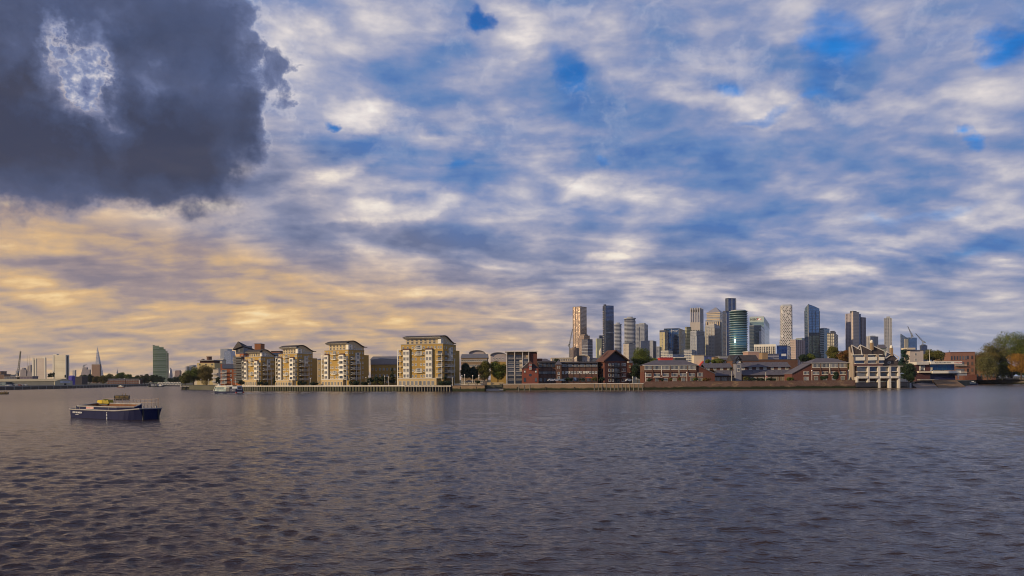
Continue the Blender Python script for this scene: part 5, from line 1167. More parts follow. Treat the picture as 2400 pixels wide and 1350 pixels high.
Y = 449; x0, x1 = P(1724.5, Y), P(1738, Y); W = x1-x0; gz = 4.4; he = zat(1731, 850, Y)-gz; hr = zat(1731, 832.5, Y)-gz; t = thing('turret', 'dark timber turret with a steep gable and hoist window between low rows', 'turret', (x0, Y, gz))
MB().box(0, W, 0, 5, 0, he).build('wall', weathered('grey_boarding', (.22,.22,.26), (.15,.15,.18), .8), t)
for k, (a, z_) in enumerate(((.6, he), (.2, he+(hr-he)*.42))): MB().profy([(-a, z_-.4), (W/2, z_+(hr-he)*.42), (W+a, z_-.4), (W+a, z_+.1), (W/2, z_+(hr-he)*.42+.6), (-a, z_+.1)][::-1], -.5-k*.01, 5.2).build('roof', BLACK, t)
MB().profy([(.3, he), (W-.3, he), (W/2, hr-1.0)], .1, 5).build('gable', WHITE, t); wins(t, 'f', [(W/2, he-3.4)], W*.6, 2.4, 'white', 1); wins(t, 'f', [(W/2, he*.55)], W*.45, 1.8, 'white', 1)
# roofs and walls glimpsed behind the terraces
lowb('brown tiled roof with a rooflight behind the dark timber turret', 1717, 1778, 831.5, 520, BRBRICK, 'gable', rise=14, D=14, roofm=DKROOF)
lowb('plain brown brick wall building behind the low slate row', 1778, 1870, 842, 540, BRBRICK, 'flat', rise=.8, D=12)
lowb('small tan block rising behind the brown wall', 1787, 1800, 826, 560, TBRICK, 'flat', rise=.6, D=8)
lowb('pinkish block with a pale roof behind the brown tiled roof', 1754, 1780, 823, 620, weathered('pink_render', (.38,.25,.21), (.32,.21,.18)), 'flat', rise=1.5, roofm=PALECONC)
lowb('grey roofed building between the tan block and the glass box', 1800, 1826, 829, 640, facade('grey_louvre', 5, 2.4, (.30,.30,.36), (.10,.11,.16), (.2,.2,.26), (.02,.98), (.4,.95), .3, .2), 'flat', rise=1)
t, W, hh, H = lowb('cream block with a sloping dark red roof in front of it', 1627, 1650, 832, 560, CREAM, 'flat', rise=.8, D=8, roofm=CREAM); MB().profy([(0, hh*.42), (W*.85, hh*.42), (W*.85, hh*.80)], -3, -.01).build('red_roof', REDP, t)
lowb('blue panelled low building right of the cream block', 1650.5, 1668, 834, 600, facade('blue_panel', 4, 8, (.10,.13,.28), (.04,.05,.12), (.16,.2,.36), (.2,.8), (.1,.9), .4, .2), 'flat', rise=1)
lowb('small tan building among bushes behind the long low row', 1673, 1684, 836, 620, TBRICK, 'flat', rise=1)
lowb('white cottage with small windows behind the long low row', 1693, 1717, 838, 560, BRBRICK, 'gable', rise=5, D=10, win=(5, 5, .9, 1.2, 'white'))
lowb('wide flat grey building above the white cottage', 1686, 1718, 833.5, 700, GREYMET, 'flat', rise=1)
lowb('bright red roofed market hall above the slate roof', 1548, 1577, 838, 620, REDP, 'flat', rise=2.5, roofm=REDP, D=10)
lowb('dark hall with a white fascia beside the red market hall', 1582, 1608, 837.5, 640, DKMET, 'flat', rise=1.4, roofm=WHITE, D=10)

# ---- concrete stilted house
Y = 432; S_ = Y/F; t = thing('concrete_house', 'concrete stilted house with jagged slate roofs above the river', 'house', (P(2006, Y), Y, GZ), R(-3)); ox = 2006
X = lambda px: (px-ox)*S_; Z = lambda py: zat(ox, py, Y)-GZ
TAN = weathered('tan_board_marked', (.38,.31,.25), (.26,.21,.17), .85, .4, 3, .6); LEAD = weathered('streaked_lead_roof', (.085,.068,.068), (.045,.036,.038), .7, .5, 3, 1.6)
MB().box(X(2006), X(2105), 2.6, 8.5, 1.0, Z(858)).build('wall', weathered('dark_storey', (.12,.07,.06), (.08,.05,.045), .8), t)
MB().prof([(2.0,1.0),(2.0,Z(850)),(3.2,Z(809)),(8.5,Z(812)),(8.5,1.0)][::-1], X(2003.2), X(2005.9)).build('side_wall', TAN, t)
pil = [(2006, 2009.5), (2031.5, 2035.5), (2055, 2060), (2080, 2084.5), (2101, 2105)]
for i, (a, b_) in enumerate(pil): MB().box(X(a), X(b_), -1.2, 2.59, -4.5 if i else -5, Z(858 if i else 884)).build('pier', PALECONC, t)
for a, b_ in (((2009.6, 2031.4), (2035.6, 2054.9), (2060.1, 2079.9), (2084.6, 2100.9))): 
    MB().box(X(a), X(b_), -1.6, 2.58, Z(887), Z(882)).build('balcony_front', PALECONC, t)
    MB().box(X(a), X(b_), 1.0, 1.2, Z(881.5), Z(874.5)).build('window', BGLASS if a < 2010 else GLASS, t)
    MB().box(X(a), X(b_), -.9, 2.57, Z(872.5), Z(870.8)).build('sill', PALECONC, t); MB().box(X(a), X(b_), .6, .8, Z(870.5), Z(860)).build('window', BGLASS, t)
MB().box(X(2010), X(2112), -1.3, 2.56, Z(859.5), Z(858.2)).build('string_course', PALECONC, t)
MB().box(X(2004), X(2068), .2, 2.55, Z(858), Z(852.8)).build('band', weathered('brown_band', (.13,.07,.065), (.09,.05,.05), .8, .4, 3), t)
for a, b_ in ((2006, 2027), (2034, 2054), (2059, 2071)):
    MB().box(X(a), X(b_), .0, 2.54, Z(852.6), Z(851.2)).build('sill', PALECONC, t); MB().box(X(a), X(b_), .9, 1.1, Z(851), Z(845)).build('window', BGLASS, t); MB().box(X(a), X(b_), -.4, .1, Z(844.8), Z(837)).build('balcony_front', WHITE, t)
    MB().box(X(a)-1, X(b_)-1.2, 1.6, 1.8, Z(836.8), Z(832.5)).build('window', GLASS, t); MB().box(X(a)-1.6, X(b_)-.6, .8, 2.2, Z(832.3), Z(830.8)).build('lintel', WHITE, t)
for a, b_ in ((2027.2, 2033.8), (2054.2, 2058.8)): MB().box(X(a), X(b_), -.1, 2.53, Z(852.7), Z(831)).build('pier', TAN, t)
def roofp(pts, y0, y1, m=LEAD, name='roof'): MB().profy([(X(a), Z(b_)) for a, b_ in pts], y0, y1).build(name, m, t)
roofp([(2004, 832), (2001, 808.3), (2020, 819.5), (2025, 832)], 3.0, 5.5); roofp([(2025.2, 832), (2021, 808), (2047, 821), (2049, 832)], 2.9, 5.6); roofp([(2049.2, 831), (2047, 820), (2051, 811), (2076, 823), (2079, 858), (2068, 858), (2068, 838)], 3.4, 6)
roofp([(2079.2, 858), (2078, 840), (2085, 828), (2095, 829), (2110, 845), (2108, 858)], 3.2, 6)
def strip(a, b_, w=.45, y=2.7): pa, pb = (X(a[0]), y, Z(a[1])), (X(b_[0]), y, Z(b_[1])); MB().tube(pa, pb, w, n=4).build('coping', PALECONC, t)
for a, b_ in (((2001,808),(2021,819.5)), ((2021,808),(2047,821)), ((2051,811),(2077,823.5)), ((2005,832),(2001,808)), ((2025,832),(2021,808)), ((2078.6,840),(2080.5,824)), ((2080.5,824),(2090,829.5)), ((2078.6,840.5),(2090,833)), ((2097,830),(2109.5,838)), ((2109.5,838),(2109,841)), ((2109,841.5),(2102,845.5)), ((2013,818),(2021,808))): strip(a, b_, .32)
for px, y0_, y1_ in ((2048.3, 820.5, 803), (2093.3, 835, 816)): MB().box(X(px-2.3), X(px+2.3), 2.2, 4.4, Z(y0_), Z(y1_)).build('chimney', TBRICK, t); MB().lathe([(.8, 0), (.9, .9), (.4, 1.7)], 8).build('chimney_pot', WHITE, t, loc=(X(px), 3.3, Z(y1_)))
MB().box(X(2084.5), X(2091), 2.95, 3.15, Z(852), Z(848)).build('window', WHITE, t); MB().box(X(2085.5), X(2090), 2.9, 2.94, Z(851.3), Z(848.7)).build('window', GLASS, t)
b = MB(); b.profy([(X(2081), Z(826)), (X(2089), Z(830)), (X(2080), Z(838))][::-1], 2.9, 3.19); b.build('window', BGLASS, t)
lowb('pale timber gable top behind the concrete house', 2064, 2077, 807, 520, weathered('green_grey_boards', (.26,.29,.27), (.2,.23,.21)), 'gable', rise=9, D=6)
# pale rendered house above the club
t, W, hh, H = lowb('pale rendered house with one small window behind the dark conifer', 2133, 2164.5, 820.5, 520, weathered('pale_pink_render', (.50,.43,.38), (.44,.38,.34)), 'flat', rise=.8, roofm=DKROOF, D=10)
wins(t, 'f', [(W*.42, hh-3.6), (W*.42, hh-7.4)], 1.5, 1.7, 'conc', 2); MB().box(-3.4, W*.3, -2, 5, hh+.6, hh+1.9).build('parapet', CREAM, t); MB().box(-2, W+1, -1.5, -.01, 0, hh-9.5).build('brick_base', DBRICK, t)
# ---- rowing club
Y = 500; t = thing('club_house', 'low riverside club house with two long white fascia boards', 'club house', (P(2146, Y), Y, GZ), R(2)); S_ = Y/F; X = lambda px: (px-2146)*S_; Z = lambda py: zat(2200, py, Y)-GZ
PURB = brick('purple_brown_brick', (.11,.045,.050), (.08,.035,.040), (.10,.06,.06))
MB().box(X(2146), X(2181), 0, 12, 0, Z(848)).build('wall', PURB, t); MB().box(X(2181.1), X(2244), 1.6, 12, 0, Z(870)).build('boat_bay', mat('deep_blue_doors', (.012,.014,.07), .6), t)
MB().box(X(2181.1), X(2241), .9, 12, Z(868), Z(848)).build('clubroom_glazing', facade('club_glass', 3.2, 6, (.03,.05,.10), (.012,.05,.13), (.03,.11,.20), (.03,.97), (.02,.98), .5, .08), t)
MB().box(X(2144), X(2173.5), -2.2, 11, Z(854.5), Z(848.3)).build('fascia', PALECONC, t); f1 = MB().box(X(2176), X(2251.5), -2.8, 11, Z(853.6), Z(847)).build('fascia', WHITE, t)
MB().box(X(2149), X(2180), -2.4, -.01, Z(873.5), Z(869.6)).build('fascia', CREAM, t); MB().box(X(2180.1), X(2248), -3.0, .89, Z(875), Z(869)).build('fascia', WHITE, t)
tx = mat('sign_ink', (.04,.04,.05), .6); hm_ = Z(850.4)
lettering('Poplar Blackwall & District', 1.02, tx, f1, (X(2187), -2.82, hm_), align='LEFT', bold=.02); lettering('Rowing Club', 1.02, REDP, f1, (X(2233), -2.82, hm_), align='LEFT', bold=.02)
MB().box(X(2155), X(2168), -.2, -.01, Z(868), Z(856.5)).build('window', WHITE, t); wins(t, 'f', [(X(2163), Z(861))], 2.6, 1.2, 'dark', 3, y=-.205); wins(t, 'f', [(X(2161), Z(867.5))], 2.0, 1.4, 'dark', 2, y=-.206)
MB().box(X(2178), X(2187), .2, .88, Z(867), Z(861)).build('sign_panel', CREAM, t)
MB().box(X(2149), X(2192), -4, -.02, Z(891), Z(889)).build('step', CONC, t)
MB().box(X(2238), X(2261), -3.5, 6, Z(880.5), Z(876)).build('balcony', GREYMET, t); b = MB(); b.box(X(2240), X(2241.5), -3.3, -2.8, Z(889), Z(880.6)); b.build('bracket', PALECONC, t)
MB().box(X(2249), X(2252), .5, 6, Z(876), Z(869.5)).build('stair_panel', GREYMET, t)
# ramp in front of the club
b = MB(); p_ = [at(2185, 889.5, 498), at(2239, 889.5, 498), at(2263, 906, 474), at(2201, 909, 462)]
b.face([p_[3], p_[2], p_[1], p_[0]]); b.face([(v.x, v.y, -2) for v in p_]); 
for i in range(4): b.face([p_[i], p_[(i+1)%4], Vector((p_[(i+1)%4].x, p_[(i+1)%4].y, -2)), Vector((p_[i].x, p_[i].y, -2))])
tag(b.build('boat_ramp', weathered('brown_planked_ramp', (.27,.17,.09), (.16,.10,.06), .8, .3, 2.5, 1.0)), 'broad brown sloping boat ramp in front of the club house', 'ramp')
b = MB(); p_ = [at(2135, 899, 470), at(2183, 891, 497), at(2200, 909, 462), at(2150, 909, 455)]
b.face([(p_[3].x, p_[3].y, -.2), (p_[2].x, p_[2].y, -.2), (p_[1].x, p_[1].y, 3.7), (p_[0].x, p_[0].y, 2.2)]); tag(b.build('beach', weathered('pale_foreshore', (.25,.20,.18), (.16,.13,.12), .6, .3, 1.5)), kind='structure')
b = MB(); b.box(P(2148, 484), P(2186, 484), 484, 499, -1, 3.8); tag(b.build('quay_wall', weathered('dark_quay', (.04,.04,.05), (.02,.02,.025), .8)), 'dark quay wall left of the brown boat ramp', 'quay wall')
# white flagpole
p = at(2179, 848, 505); b = MB(); b.tube((0,0,-4), (-.2,0,7.6), .17, .08, 6); b.lathe([(.2,7.5),(.05,7.9)], 6, cx=-.2); tag(b.build('flagpole', WHITE, loc=(p.x, p.y, p.z)), 'tall white flagpole above the club house roof', 'flagpole')
# brick flats right of the club
Y = 640; C, L, D, rz = corner(2228, 2286, 2332, Y, 10); t = thing('apartment_block', 'pinkish red brick flats with balconies behind the club house', 'apartment block', (C.x, C.y, GZ), rz)
PKB = brick('pink_red_brick', (.24,.115,.085), (.19,.09,.07), (.22,.15,.12)); H = zat(2260, 826, Y)-GZ
MB().box(-L, 0, 0, 14, 0, H).build('wall', PKB, t); MB().box(.01, 17, 1, 15, 0, H*.90).build('wing_wall', PKB, t); MB().box(-L-.2, .2, -.2, 14, H+.004, H+.5).build('coping', RBRICK, t)
wins(t, 'f', [(-L*(.95-.115*i), H*.74) for i in range(6)], 1.3, 3.2, 'brown', 1); wins(t, 'f', [(-L*f, H*z) for f in (.30, .12) for z in (.08, .30, .54, .76)], 1.6, 3.0, 'brown', 2)
for z in (.28, .52): put('balcony', balc_mesh(L*.46, 2.6, 'conc'), t, (-L*.62, -.01, H*z)); put('glazed_door', win_mesh(L*.36, 3.2, 'brown', 5), t, (-L*.62, -.012, H*z+.1))
MB().box(-L*.5, -L*.02, -3.5, -.01, 0, H*.2).build('porch', RBRICK, t); wins(t, 'f', [(2+3.2*i, H*z) for i in range(5) for z in (.1, .38, .65)], 1.5, 3.0, 'brown', 1, y=.995)
lowb('tan house glimpsed between the round tree and the pinkish flats', 2203, 2230, 835, 680, TBRICK, 'flat', rise=1.2, D=10, win=(5, 6, 1.2, 1.4, 'dark'))
# ---------------------------------------------------------------- trees and shrubs
def leafmat(name, c1, c2, c3=None):
    m = mat(name, c1, .65, 0, .25); g, p = nt(m); o = g.obj()
    ge = g.n('ShaderNodeNewGeometry'); r = S(g.nt, ge.outputs['Random Per Island']); n = g.noise(o, .45, 3, .6)
    c = g.mix(((n-.5)*2.2+.5+(r-.5)*.7).cl(), c1, c2)
    if c3: c = g.mix((r > 0) if 0 else r.gt(.82), c, c3)
    g.put(c, p.inputs['Base Color']); return m
LM = dict(
 green=leafmat('green_leaves', (.045,.075,.014), (.120,.145,.026), (.18,.19,.035)),
 olive=leafmat('olive_leaves', (.055,.065,.012), (.120,.115,.022), (.16,.13,.03)),
 dark=leafmat('dark_leaves', (.012,.028,.014), (.030,.050,.022)),
 teal=leafmat('blue_green_needles', (.010,.032,.026), (.022,.060,.044)),
 brown=leafmat('brownish_leaves', (.080,.068,.018), (.140,.110,.026), (.17,.12,.03)),
 orange=leafmat('orange_leaves', (.19,.085,.014), (.30,.15,.020), (.36,.22,.03)),
 rust=leafmat('rust_leaves', (.10,.045,.014), (.19,.075,.018), (.12,.11,.02)),
 willow=leafmat('willow_leaves', (.070,.070,.022), (.13,.12,.035), (.16,.16,.07)),
 lime=leafmat('lime_leaves', (.13,.15,.03), (.22,.24,.06)))
BARK = weathered('bark', (.085,.065,.050), (.045,.036,.030), .9, .6, 4)
WBARK = weathered('pale_bark', (.42,.40,.36), (.24,.22,.19), .8, .6, 4)
def leaves(rng, w, h, z0, shape, size, dens=1.0, sparse=0.0):
    """cloud of small leaf faces: crown width w, height h, starting at z0"""
    k = {'round': 30, 'cone': 30, 'column': 14, 'willow': 30, 'bush': 12, 'wide': 30}[shape]
    C_, R_ = [], []
    while len(C_) < k:
        p = rng.uniform(-1, 1, 3)
        if shape == 'cone':
            t_ = (p[2]+1)/2; rmax = .5*w*(1-t_*.86); c = np.array([p[0]*rmax*.8, p[1]*rmax*.8, z0+h*(.08+.84*t_)]); rr = max(.10*w, rmax*.45)
            if p[0]**2+p[1]**2 > 1: continue
        elif shape == 'column':
            t_ = (p[2]+1)/2; c = np.array([p[0]*w*.15, p[1]*w*.15, z0+h*(.1+.78*t_)]); rr = w*.32*(1-.5*t_**3)
        else:
            d = np.linalg.norm(p)
            if d > 1 or (d < .45 and rng.random() < .7): continue
            q_ = p*.70; 
            if shape == 'wide': q_ = p*.76
            c = np.array([q_[0]*w/2, q_[1]*w/2, z0+h/2+q_[2]*h/2]); rr = rng.uniform(.26, .44)*(w+h)/4*1.05
        C_.append(c); R_.append(rr)
    R_ = np.array(R_); area = (R_**2).sum()*4*pi; N = int(min(15000, max(500, area/(size*size)*1.9*dens)))
    idx = rng.choice(k, N, p=R_**2/(R_**2).sum()); d = rng.normal(size=(N, 3)); d /= np.linalg.norm(d, axis=1)[:, None]
    rad = R_[idx]*(1-np.abs(rng.normal(0, .30, N)))*(1+sparse*rng.random(N)); c = np.array(C_)[idx]+d*rad[:, None]*np.array([1, 1, .85])
    if shape == 'willow': c[:, 2] -= rng.random(N)**2*h*.28*(np.abs(d[:, 2]) < .6)
    c[:, 2] = np.maximum(c[:, 2], z0*.4+.1)
    a = rng.normal(size=(N, 3)); a /= np.linalg.norm(a, axis=1)[:, None]; b = np.cross(a, d+rng.normal(0, .5, (N, 3))); b /= np.linalg.norm(b, axis=1)[:, None]+1e-9
    s = size*rng.uniform(.55, 1.25, N)[:, None]; V = np.stack([c-a*s*.6, c-b*s*.42, c+a*s*.6, c+b*s*.42], 1).reshape(-1, 3)
    me = bpy.data.meshes.new('crown'); me.vertices.add(N*4); me.vertices.foreach_set('co', V.astype(np.float32).reshape(-1)); me.loops.add(N*4)
    me.loops.foreach_set('vertex_index', np.arange(N*4, dtype=np.int32)); me.polygons.add(N); me.polygons.foreach_set('loop_start', np.arange(N, dtype=np.int32)*4); me.update(calc_edges=True)
    return me, C_
_ts = [0]
def tree(px0, px1, ytop, ybase, Y, kind, shape, label, name='tree', cat='tree', group=None, bark=None, z=None, dens=1.0, sparse=0.0, trunk=None, sizef=1.0):
    _ts[0] += 1; rng = np.random.default_rng(100+_ts[0]); s = Y/F; w = (px1-px0)*s; xc = P((px0+px1)/2, Y); zb = GZ if z is None else z
    w *= 1.14
    H = zat((px0+px1)/2, ytop, Y)-zb; hb = zat((px0+px1)/2, ybase, Y)-zb; hb = max(hb, .05); h = (H-hb)*1.04
    t = thing(name, label, cat, (xc, Y, zb), 0, group); size = max(.40, s*1.3)*sizef
    me, cs = leaves(rng, w, h, hb, shape, size, dens, sparse); me.materials.append(LM[kind]); put('crown', me, t)
    b = MB(); r = max(.14, w*.028); th = hb+h*.30
    if shape in ('cone', 'column'): b.tube((0,0,-.3), (0,0,H*.8), r, r*.3, 7)
    else:
        b.tube((0,0,-.3), (.1*r,0,th), r, r*.7, 8)
        if shape != 'bush' or 1:
            for c in cs[:9]: b.tube((.1*r, 0, th*.9), tuple(c), r*.42, r*.10, 5)
    b.build('trunk' if shape != 'bush' else 'stem', bark or BARK, t); return t
gL = 'trees along the far left bank'
for a, b_, y, k in ((170,190,884,'brown'), (188,204,877,'dark'), (201,219,874.5,'dark'), (217,234,881,'brown'), (232,251,880,'brown'), (245,265,876,'olive'), (262,278,882,'olive'), (272,294,873.5,'green'), (292,311,876,'green'), (309,330,879,'dark'), (325,352,877,'dark'), (346,372,878,'dark'), (364,386,881,'dark')):
    tree(a, b_, y, 899 if k != 'green' else 890, 1260 if a > 235 else 1130, k, 'round', {'brown':'brownish autumn tree in the row on the far left bank','dark':'dark green tree in the row on the far left bank','olive':'olive green tree in the row on the far left bank','green':'mid green domed tree above the brick terrace on the far left bank'}[k], group=gL)
for a, b_, y in ((392,408,884), (404,420,882), (415,430,880)): tree(a, b_, y, 898, 1180, 'dark', 'round', 'dull dark tree behind the white truss footbridge', group='trees behind the footbridge')
for a, b_, y in ((111.5,116.5,876), (114.5,120,873.5), (119,124,873), (123,129,871)): tree(a, b_, y, 884, 1150, 'dark', 'column', 'narrow dark poplar between the two banded tower blocks', group='poplars between the tower blocks')
tree(151, 155, 878, 886, 900, 'dark', 'column', 'single small dark cypress before the sunlit tower block', dens=1)
tree(422, 448, 872, 901, 665, 'olive', 'round', 'lower olive tree at the left end of the big tree group above the jetty')
tree(434, 474, 858, 900, 680, 'green', 'round', 'green tree in the middle of the big tree group above the jetty')
tree(462, 504, 856.5, 902, 670, 'brown', 'round', 'brownish tree at the right end of the big tree group above the jetty')
tree(505, 520, 884, 900, 640, 'dark', 'round', 'small dark tree right of the big brownish tree')
tree(558, 574, 890, 902, 535, 'dark', 'bush', 'dark bushy shrub at the foot of the tall orange flats', 'shrub', 'shrub')
tree(638, 647, 880, 900, 512, 'dark', 'cone', 'dark conifer between the first and second yellow blocks')
for a, b_, y, Y_, lb in ((600,632,896,540,'left of the dark conifer'), (694,722,894,505,'under the second yellow block'), (722,748,896,498,'right of the second yellow block'), (815,845,894,478,'at the corner of the third yellow block'), (843,870,896,474,'right of the third yellow block')): tree(a, b_, y, 902, Y_, 'dark', 'bush', 'low dark hedge shrub '+lb, 'shrub', 'shrub', 'low shrubs before the yellow blocks')
for a, b_, y, k, lb in ((858,876,884,'dark','dark round shrub at the left of the garden below the link building'), (874,893,882,'dark','dark round shrub in the middle of the garden below the link building'), (890,908,881,'dark','dark round shrub at the right of the garden below the link building'), (872,904,893,'olive','low pale green ground shrub below the link building')): tree(a, b_, y, 900, 472, k, 'bush', lb, 'shrub', 'shrub')
tree(911, 927, 860, 900, 474, 'dark', 'cone', 'tall dark conifer at the left of the largest yellow block')
tree(1080, 1104, 851, 893, 470, 'dark', 'round', 'very dark tree right of the largest yellow block'); tree(1097, 1121, 858, 894, 478, 'teal', 'round', 'dark bluish tree between the very dark tree and the green one')
tree(1119, 1152, 845, 892, 470, 'olive', 'round', 'yellowish green tree left of the pale balcony flats, behind the slipway'); tree(1146, 1188, 841, 893, 472, 'green', 'round', 'bright green tree against the pale balcony flats')
tree(1112, 1126, 891, 899, 446, 'dark', 'bush', 'small dark bush beside the slipway gate', 'shrub', 'shrub')
tree(1479, 1532, 814.5, 866, 462, 'green', 'round', 'large green tree between the gabled warehouse and the slate terraces', dens=1.2); tree(1478, 1511, 850, 893, 452, 'dark', 'round', 'very dark leafy tree under the large green one'); tree(1522, 1544, 838, 862, 500, 'green', 'round', 'small green tree behind the slate roof, right of the large one')
for a, b_, y, lb in ((1316,1334,887,'left'), (1326,1345,884,'middle'), (1356,1372,886,'right')): tree(a, b_, y, 893, 438, 'dark', 'bush', 'dark garden bush in front of the balcony terrace, %s of three by the teal van' % lb, 'shrub', 'shrub')
tree(1385, 1402, 883, 893, 438, 'olive', 'bush', 'olive bush beside the orange canopy', 'shrub', 'shrub'); tree(1402, 1420, 884, 893, 438, 'dark', 'bush', 'dark bush at the foot of the gabled warehouse', 'shrub', 'shrub')
for a, b_, y, k, lb in ((1513,1530,886,'dark','dark shrub before the left end of the first slate roofed terrace'), (1549,1557,888,'dark','tiny dark shrub right of the white awning'), (1568,1576,885,'olive','olive climbing shrub on the first slate roofed terrace'), (1589,1596,883,'olive','tall olive shrub between two garden doors'), (1622,1638,884,'green','green shrub at the right end of the first slate roofed terrace'), (1645,1668,886,'rust','reddish shrub under the sloping gable end')): tree(a, b_, y, 893, 431, k, 'bush', lb, 'shrub', 'shrub')
for a, b_, y, k in ((1741,1757,882,'olive'), (1748,1775,886,'dark'), (1772,1800,887,'dark'), (1796,1822,886.5,'dark'), (1838,1862,885,'green')): tree(a, b_, y, 892, 436, k, 'bush', {'olive':'round olive bush beside the dark timber turret','dark':'clipped dark hedge piece before the long low row','green':'green bush near the right end of the long low row'}[k], 'shrub', 'shrub', 'bushes before the long low row')
for a, b_, y, k, lb in ((1920,1946,881,'dark','dark round bush before the second slate roofed terrace'), (1952,1965,870,'dark','small dark tree before the second slate roofed terrace')): tree(a, b_, y, 891, 433, k, 'bush' if y > 875 else 'round', lb, 'shrub' if y > 875 else 'tree', 'shrub' if y > 875 else 'tree')
tree(1666, 1697, 841, 852, 560, 'green', 'round', 'low green tree behind the long low slate row'); tree(1662, 1678, 864, 876, 447, 'rust', 'bush', 'reddish creeper on the low slate roof', 'creeper', 'creeper')
tree(1872, 1894, 830, 848, 520, 'dark', 'round', 'dark green tree behind the second slate roof, left of two'); tree(1889, 1913, 829, 848, 520, 'green', 'round', 'pale flecked green tree behind the second slate roof, right of two')
tree(1940, 1968, 811, 850, 500, 'olive', 'round', 'olive and amber autumn tree behind the second slate roof'); tree(1962, 1992, 817, 855, 490, 'rust', 'round', 'rusty autumn tree touching the concrete house'); tree(1984, 1996, 850, 872, 470, 'olive', 'round', 'small yellowish tree beside the concrete house')
tree(2096, 2143, 817, 905, 478, 'teal', 'cone', 'tall dark blue green conifer beside the concrete house', dens=1.25); tree(2110, 2146, 848, 893, 470, 'dark', 'round', 'dark leafy mass under the tall conifer')
tree(2124, 2144, 876, 896, 444, 'lime', 'round', 'lime green ball shaped bush on a post beside the beach', 'shrub', 'shrub', z=.5)
tree(2160, 2211, 818, 850, 540, 'olive', 'round', 'wide rounded olive tree behind the club house', dens=1.2)
tree(2288, 2334, 808, 872, 640, 'brown', 'round', 'brownish round tree over the pinkish flats'); tree(2292, 2336, 826, 884, 628, 'willow', 'willow', 'thin drooping willow at the left of the park')
tree(2310, 2362, 792, 866, 650, 'willow', 'wide', 'pale flickering poplar with gaps in its crown at the park', dens=1.1, sparse=.3, sizef=1.2); tree(2330, 2412, 778, 862, 645, 'green', 'wide', 'largest broad green tree of the riverside park', dens=1.8, sparse=.05, sizef=1.35)
tree(2384, 2450, 782, 866, 655, 'olive', 'wide', 'olive tree cut by the right edge of the park', dens=1.6, sparse=.1, sizef=1.35); tree(2367, 2420, 822, 880, 622, 'orange', 'round', 'bright orange autumn tree at the right edge of the park')
tree(2336, 2362, 846, 888, 640, 'green', 'willow', 'slim green tree with a white trunk in the park', bark=WBARK, dens=1.0); tree(2430, 2490, 800, 880, 640, 'brown', 'wide', 'brown tree standing past the orange one in the park')
tree(2352, 2376, 850, 880, 660, 'dark', 'round', 'dark shady tree behind the white trunked one')
for i, (a, b_, y) in enumerate(((2296,2330,862), (2322,2356,856), (2350,2384,858), (2378,2412,860), (2405,2450,856))): tree(a, b_, y, 884, 740, 'dark', 'round', 'dark tree in the shady row at the back of the park', group='shady trees at the back of the park')
for a, b_, y, k, lb in ((1296,1312,841,'dark','small dark tree rising before the cream villa'), (1650,1668,843,'green','green bush behind the cream block and red sloping roof'), (1683,1696,844,'olive','olive bush left of the white cottage')): tree(a, b_, y, 852, 540, k, 'round', lb)
# palms
def palm(px, ytop, ybase, wpx, Y, label, tr=True):
    s = Y/F; zb = zat(px, ybase, Y); H = (ybase-ytop)*s; w = wpx*s; t = thing('palm_tree', label, 'palm', (P(px, Y), Y, zb)); rng = random.Random(int(px))
    if tr: MB().tube((0,0,-.5), (0,0,H-w*.35), .26, .2, 8).build('trunk', WBARK, t)
    else: MB().tube((0,0,-.3), (0,0,H*.45), .4, .3, 8).build('trunk', BARK, t)
    b = MB(); c = Vector((0, 0, H-w*.35 if tr else H*.45))
    for i in range(70):
        a = rng.random()*2*pi; el_ = rng.uniform(-.5, 1.35); d = Vector((cos(a)*cos(el_), sin(a)*cos(el_), sin(el_))); u = Vector((-sin(a), cos(a), 0))*.16; L_ = w/2*rng.uniform(.8,1.05); p1 = c+d*L_*.6; p2 = c+d*L_-Vector((0,0,L_*.22))
        b.face([c, p1-u, p2, p1+u])
    b.build('crown', LM['dark'], t)
palm(1715, 860, 892, 17, 430, 'palm with a pale straight trunk before the long low slate row'); palm(1043, 878, 901, 27, 447, 'short wide dark palm at the corner of the largest yellow block', False)
tree(1024, 1062, 894, 902, 446, 'dark', 'bush', 'low dark hedge around the short wide palm', 'shrub', 'shrub')
# lamps with white globes
_l = [None]
GLOBE = mat('lamp_globe', (.78,.76,.72), .4)
def lamp(px, ytop, ybase, Y, label, group='white globed lamps on the promenade', z=None):
    h = (ybase-ytop)*Y/F; p = at(px, ybase, Y)
    t = thing('street_lamp', label, 'street lamp', (p.x, p.y, p.z if z is None else z), 0, group); MB().tube((0,0,-.5), (0,0,h-.5), .13, .09, 6).build('pole', WHITE, t); MB().lathe([(.08,h-.62),(.30,h-.45),(.36,h-.2),(.28,h+.05),(.06,h+.16)], 10).build('lamp_globe', GLOBE, t)
for px, y0_, y1_, Y_, lb in ((728,886,903,498,'white post lamp before the second yellow block'), (858,884,903,476,'white post lamp before the garden of the link building'), (864,881,901,478,'shorter white lamp just right of another at the garden'), (902,881,899,470,'white lamp in front of the dark round shrubs'), (911,883,903,466,'white post lamp left of the largest yellow block'), (1083,880,900,448,'left of two white lamps beside the very dark tree'), (1089,878,900,446,'right of two white lamps beside the very dark tree'), (1108,880,896,446,'white globe lamp before the dark bluish tree'), (1122,879,894,450,'white globe lamp before the yellowish green tree'),
  (1483,883,895,428,'white globe lamp left of the first slate roofed terrace'), (1513,874,895,427,'white lamp before the left end of the first slate roofed terrace'), (1610,872,893,427,'white globe lamp before the fifth bay of the first terrace'), (1903,868,891,430,'white globe lamp before the second slate roofed terrace'), (1990,867,891,431,'white globe lamp between the second terrace and the concrete house'), (552,886,900,545,'slim white lamp post before the plain red flats')): lamp(px, y0_, y1_, Y_, lb, None)
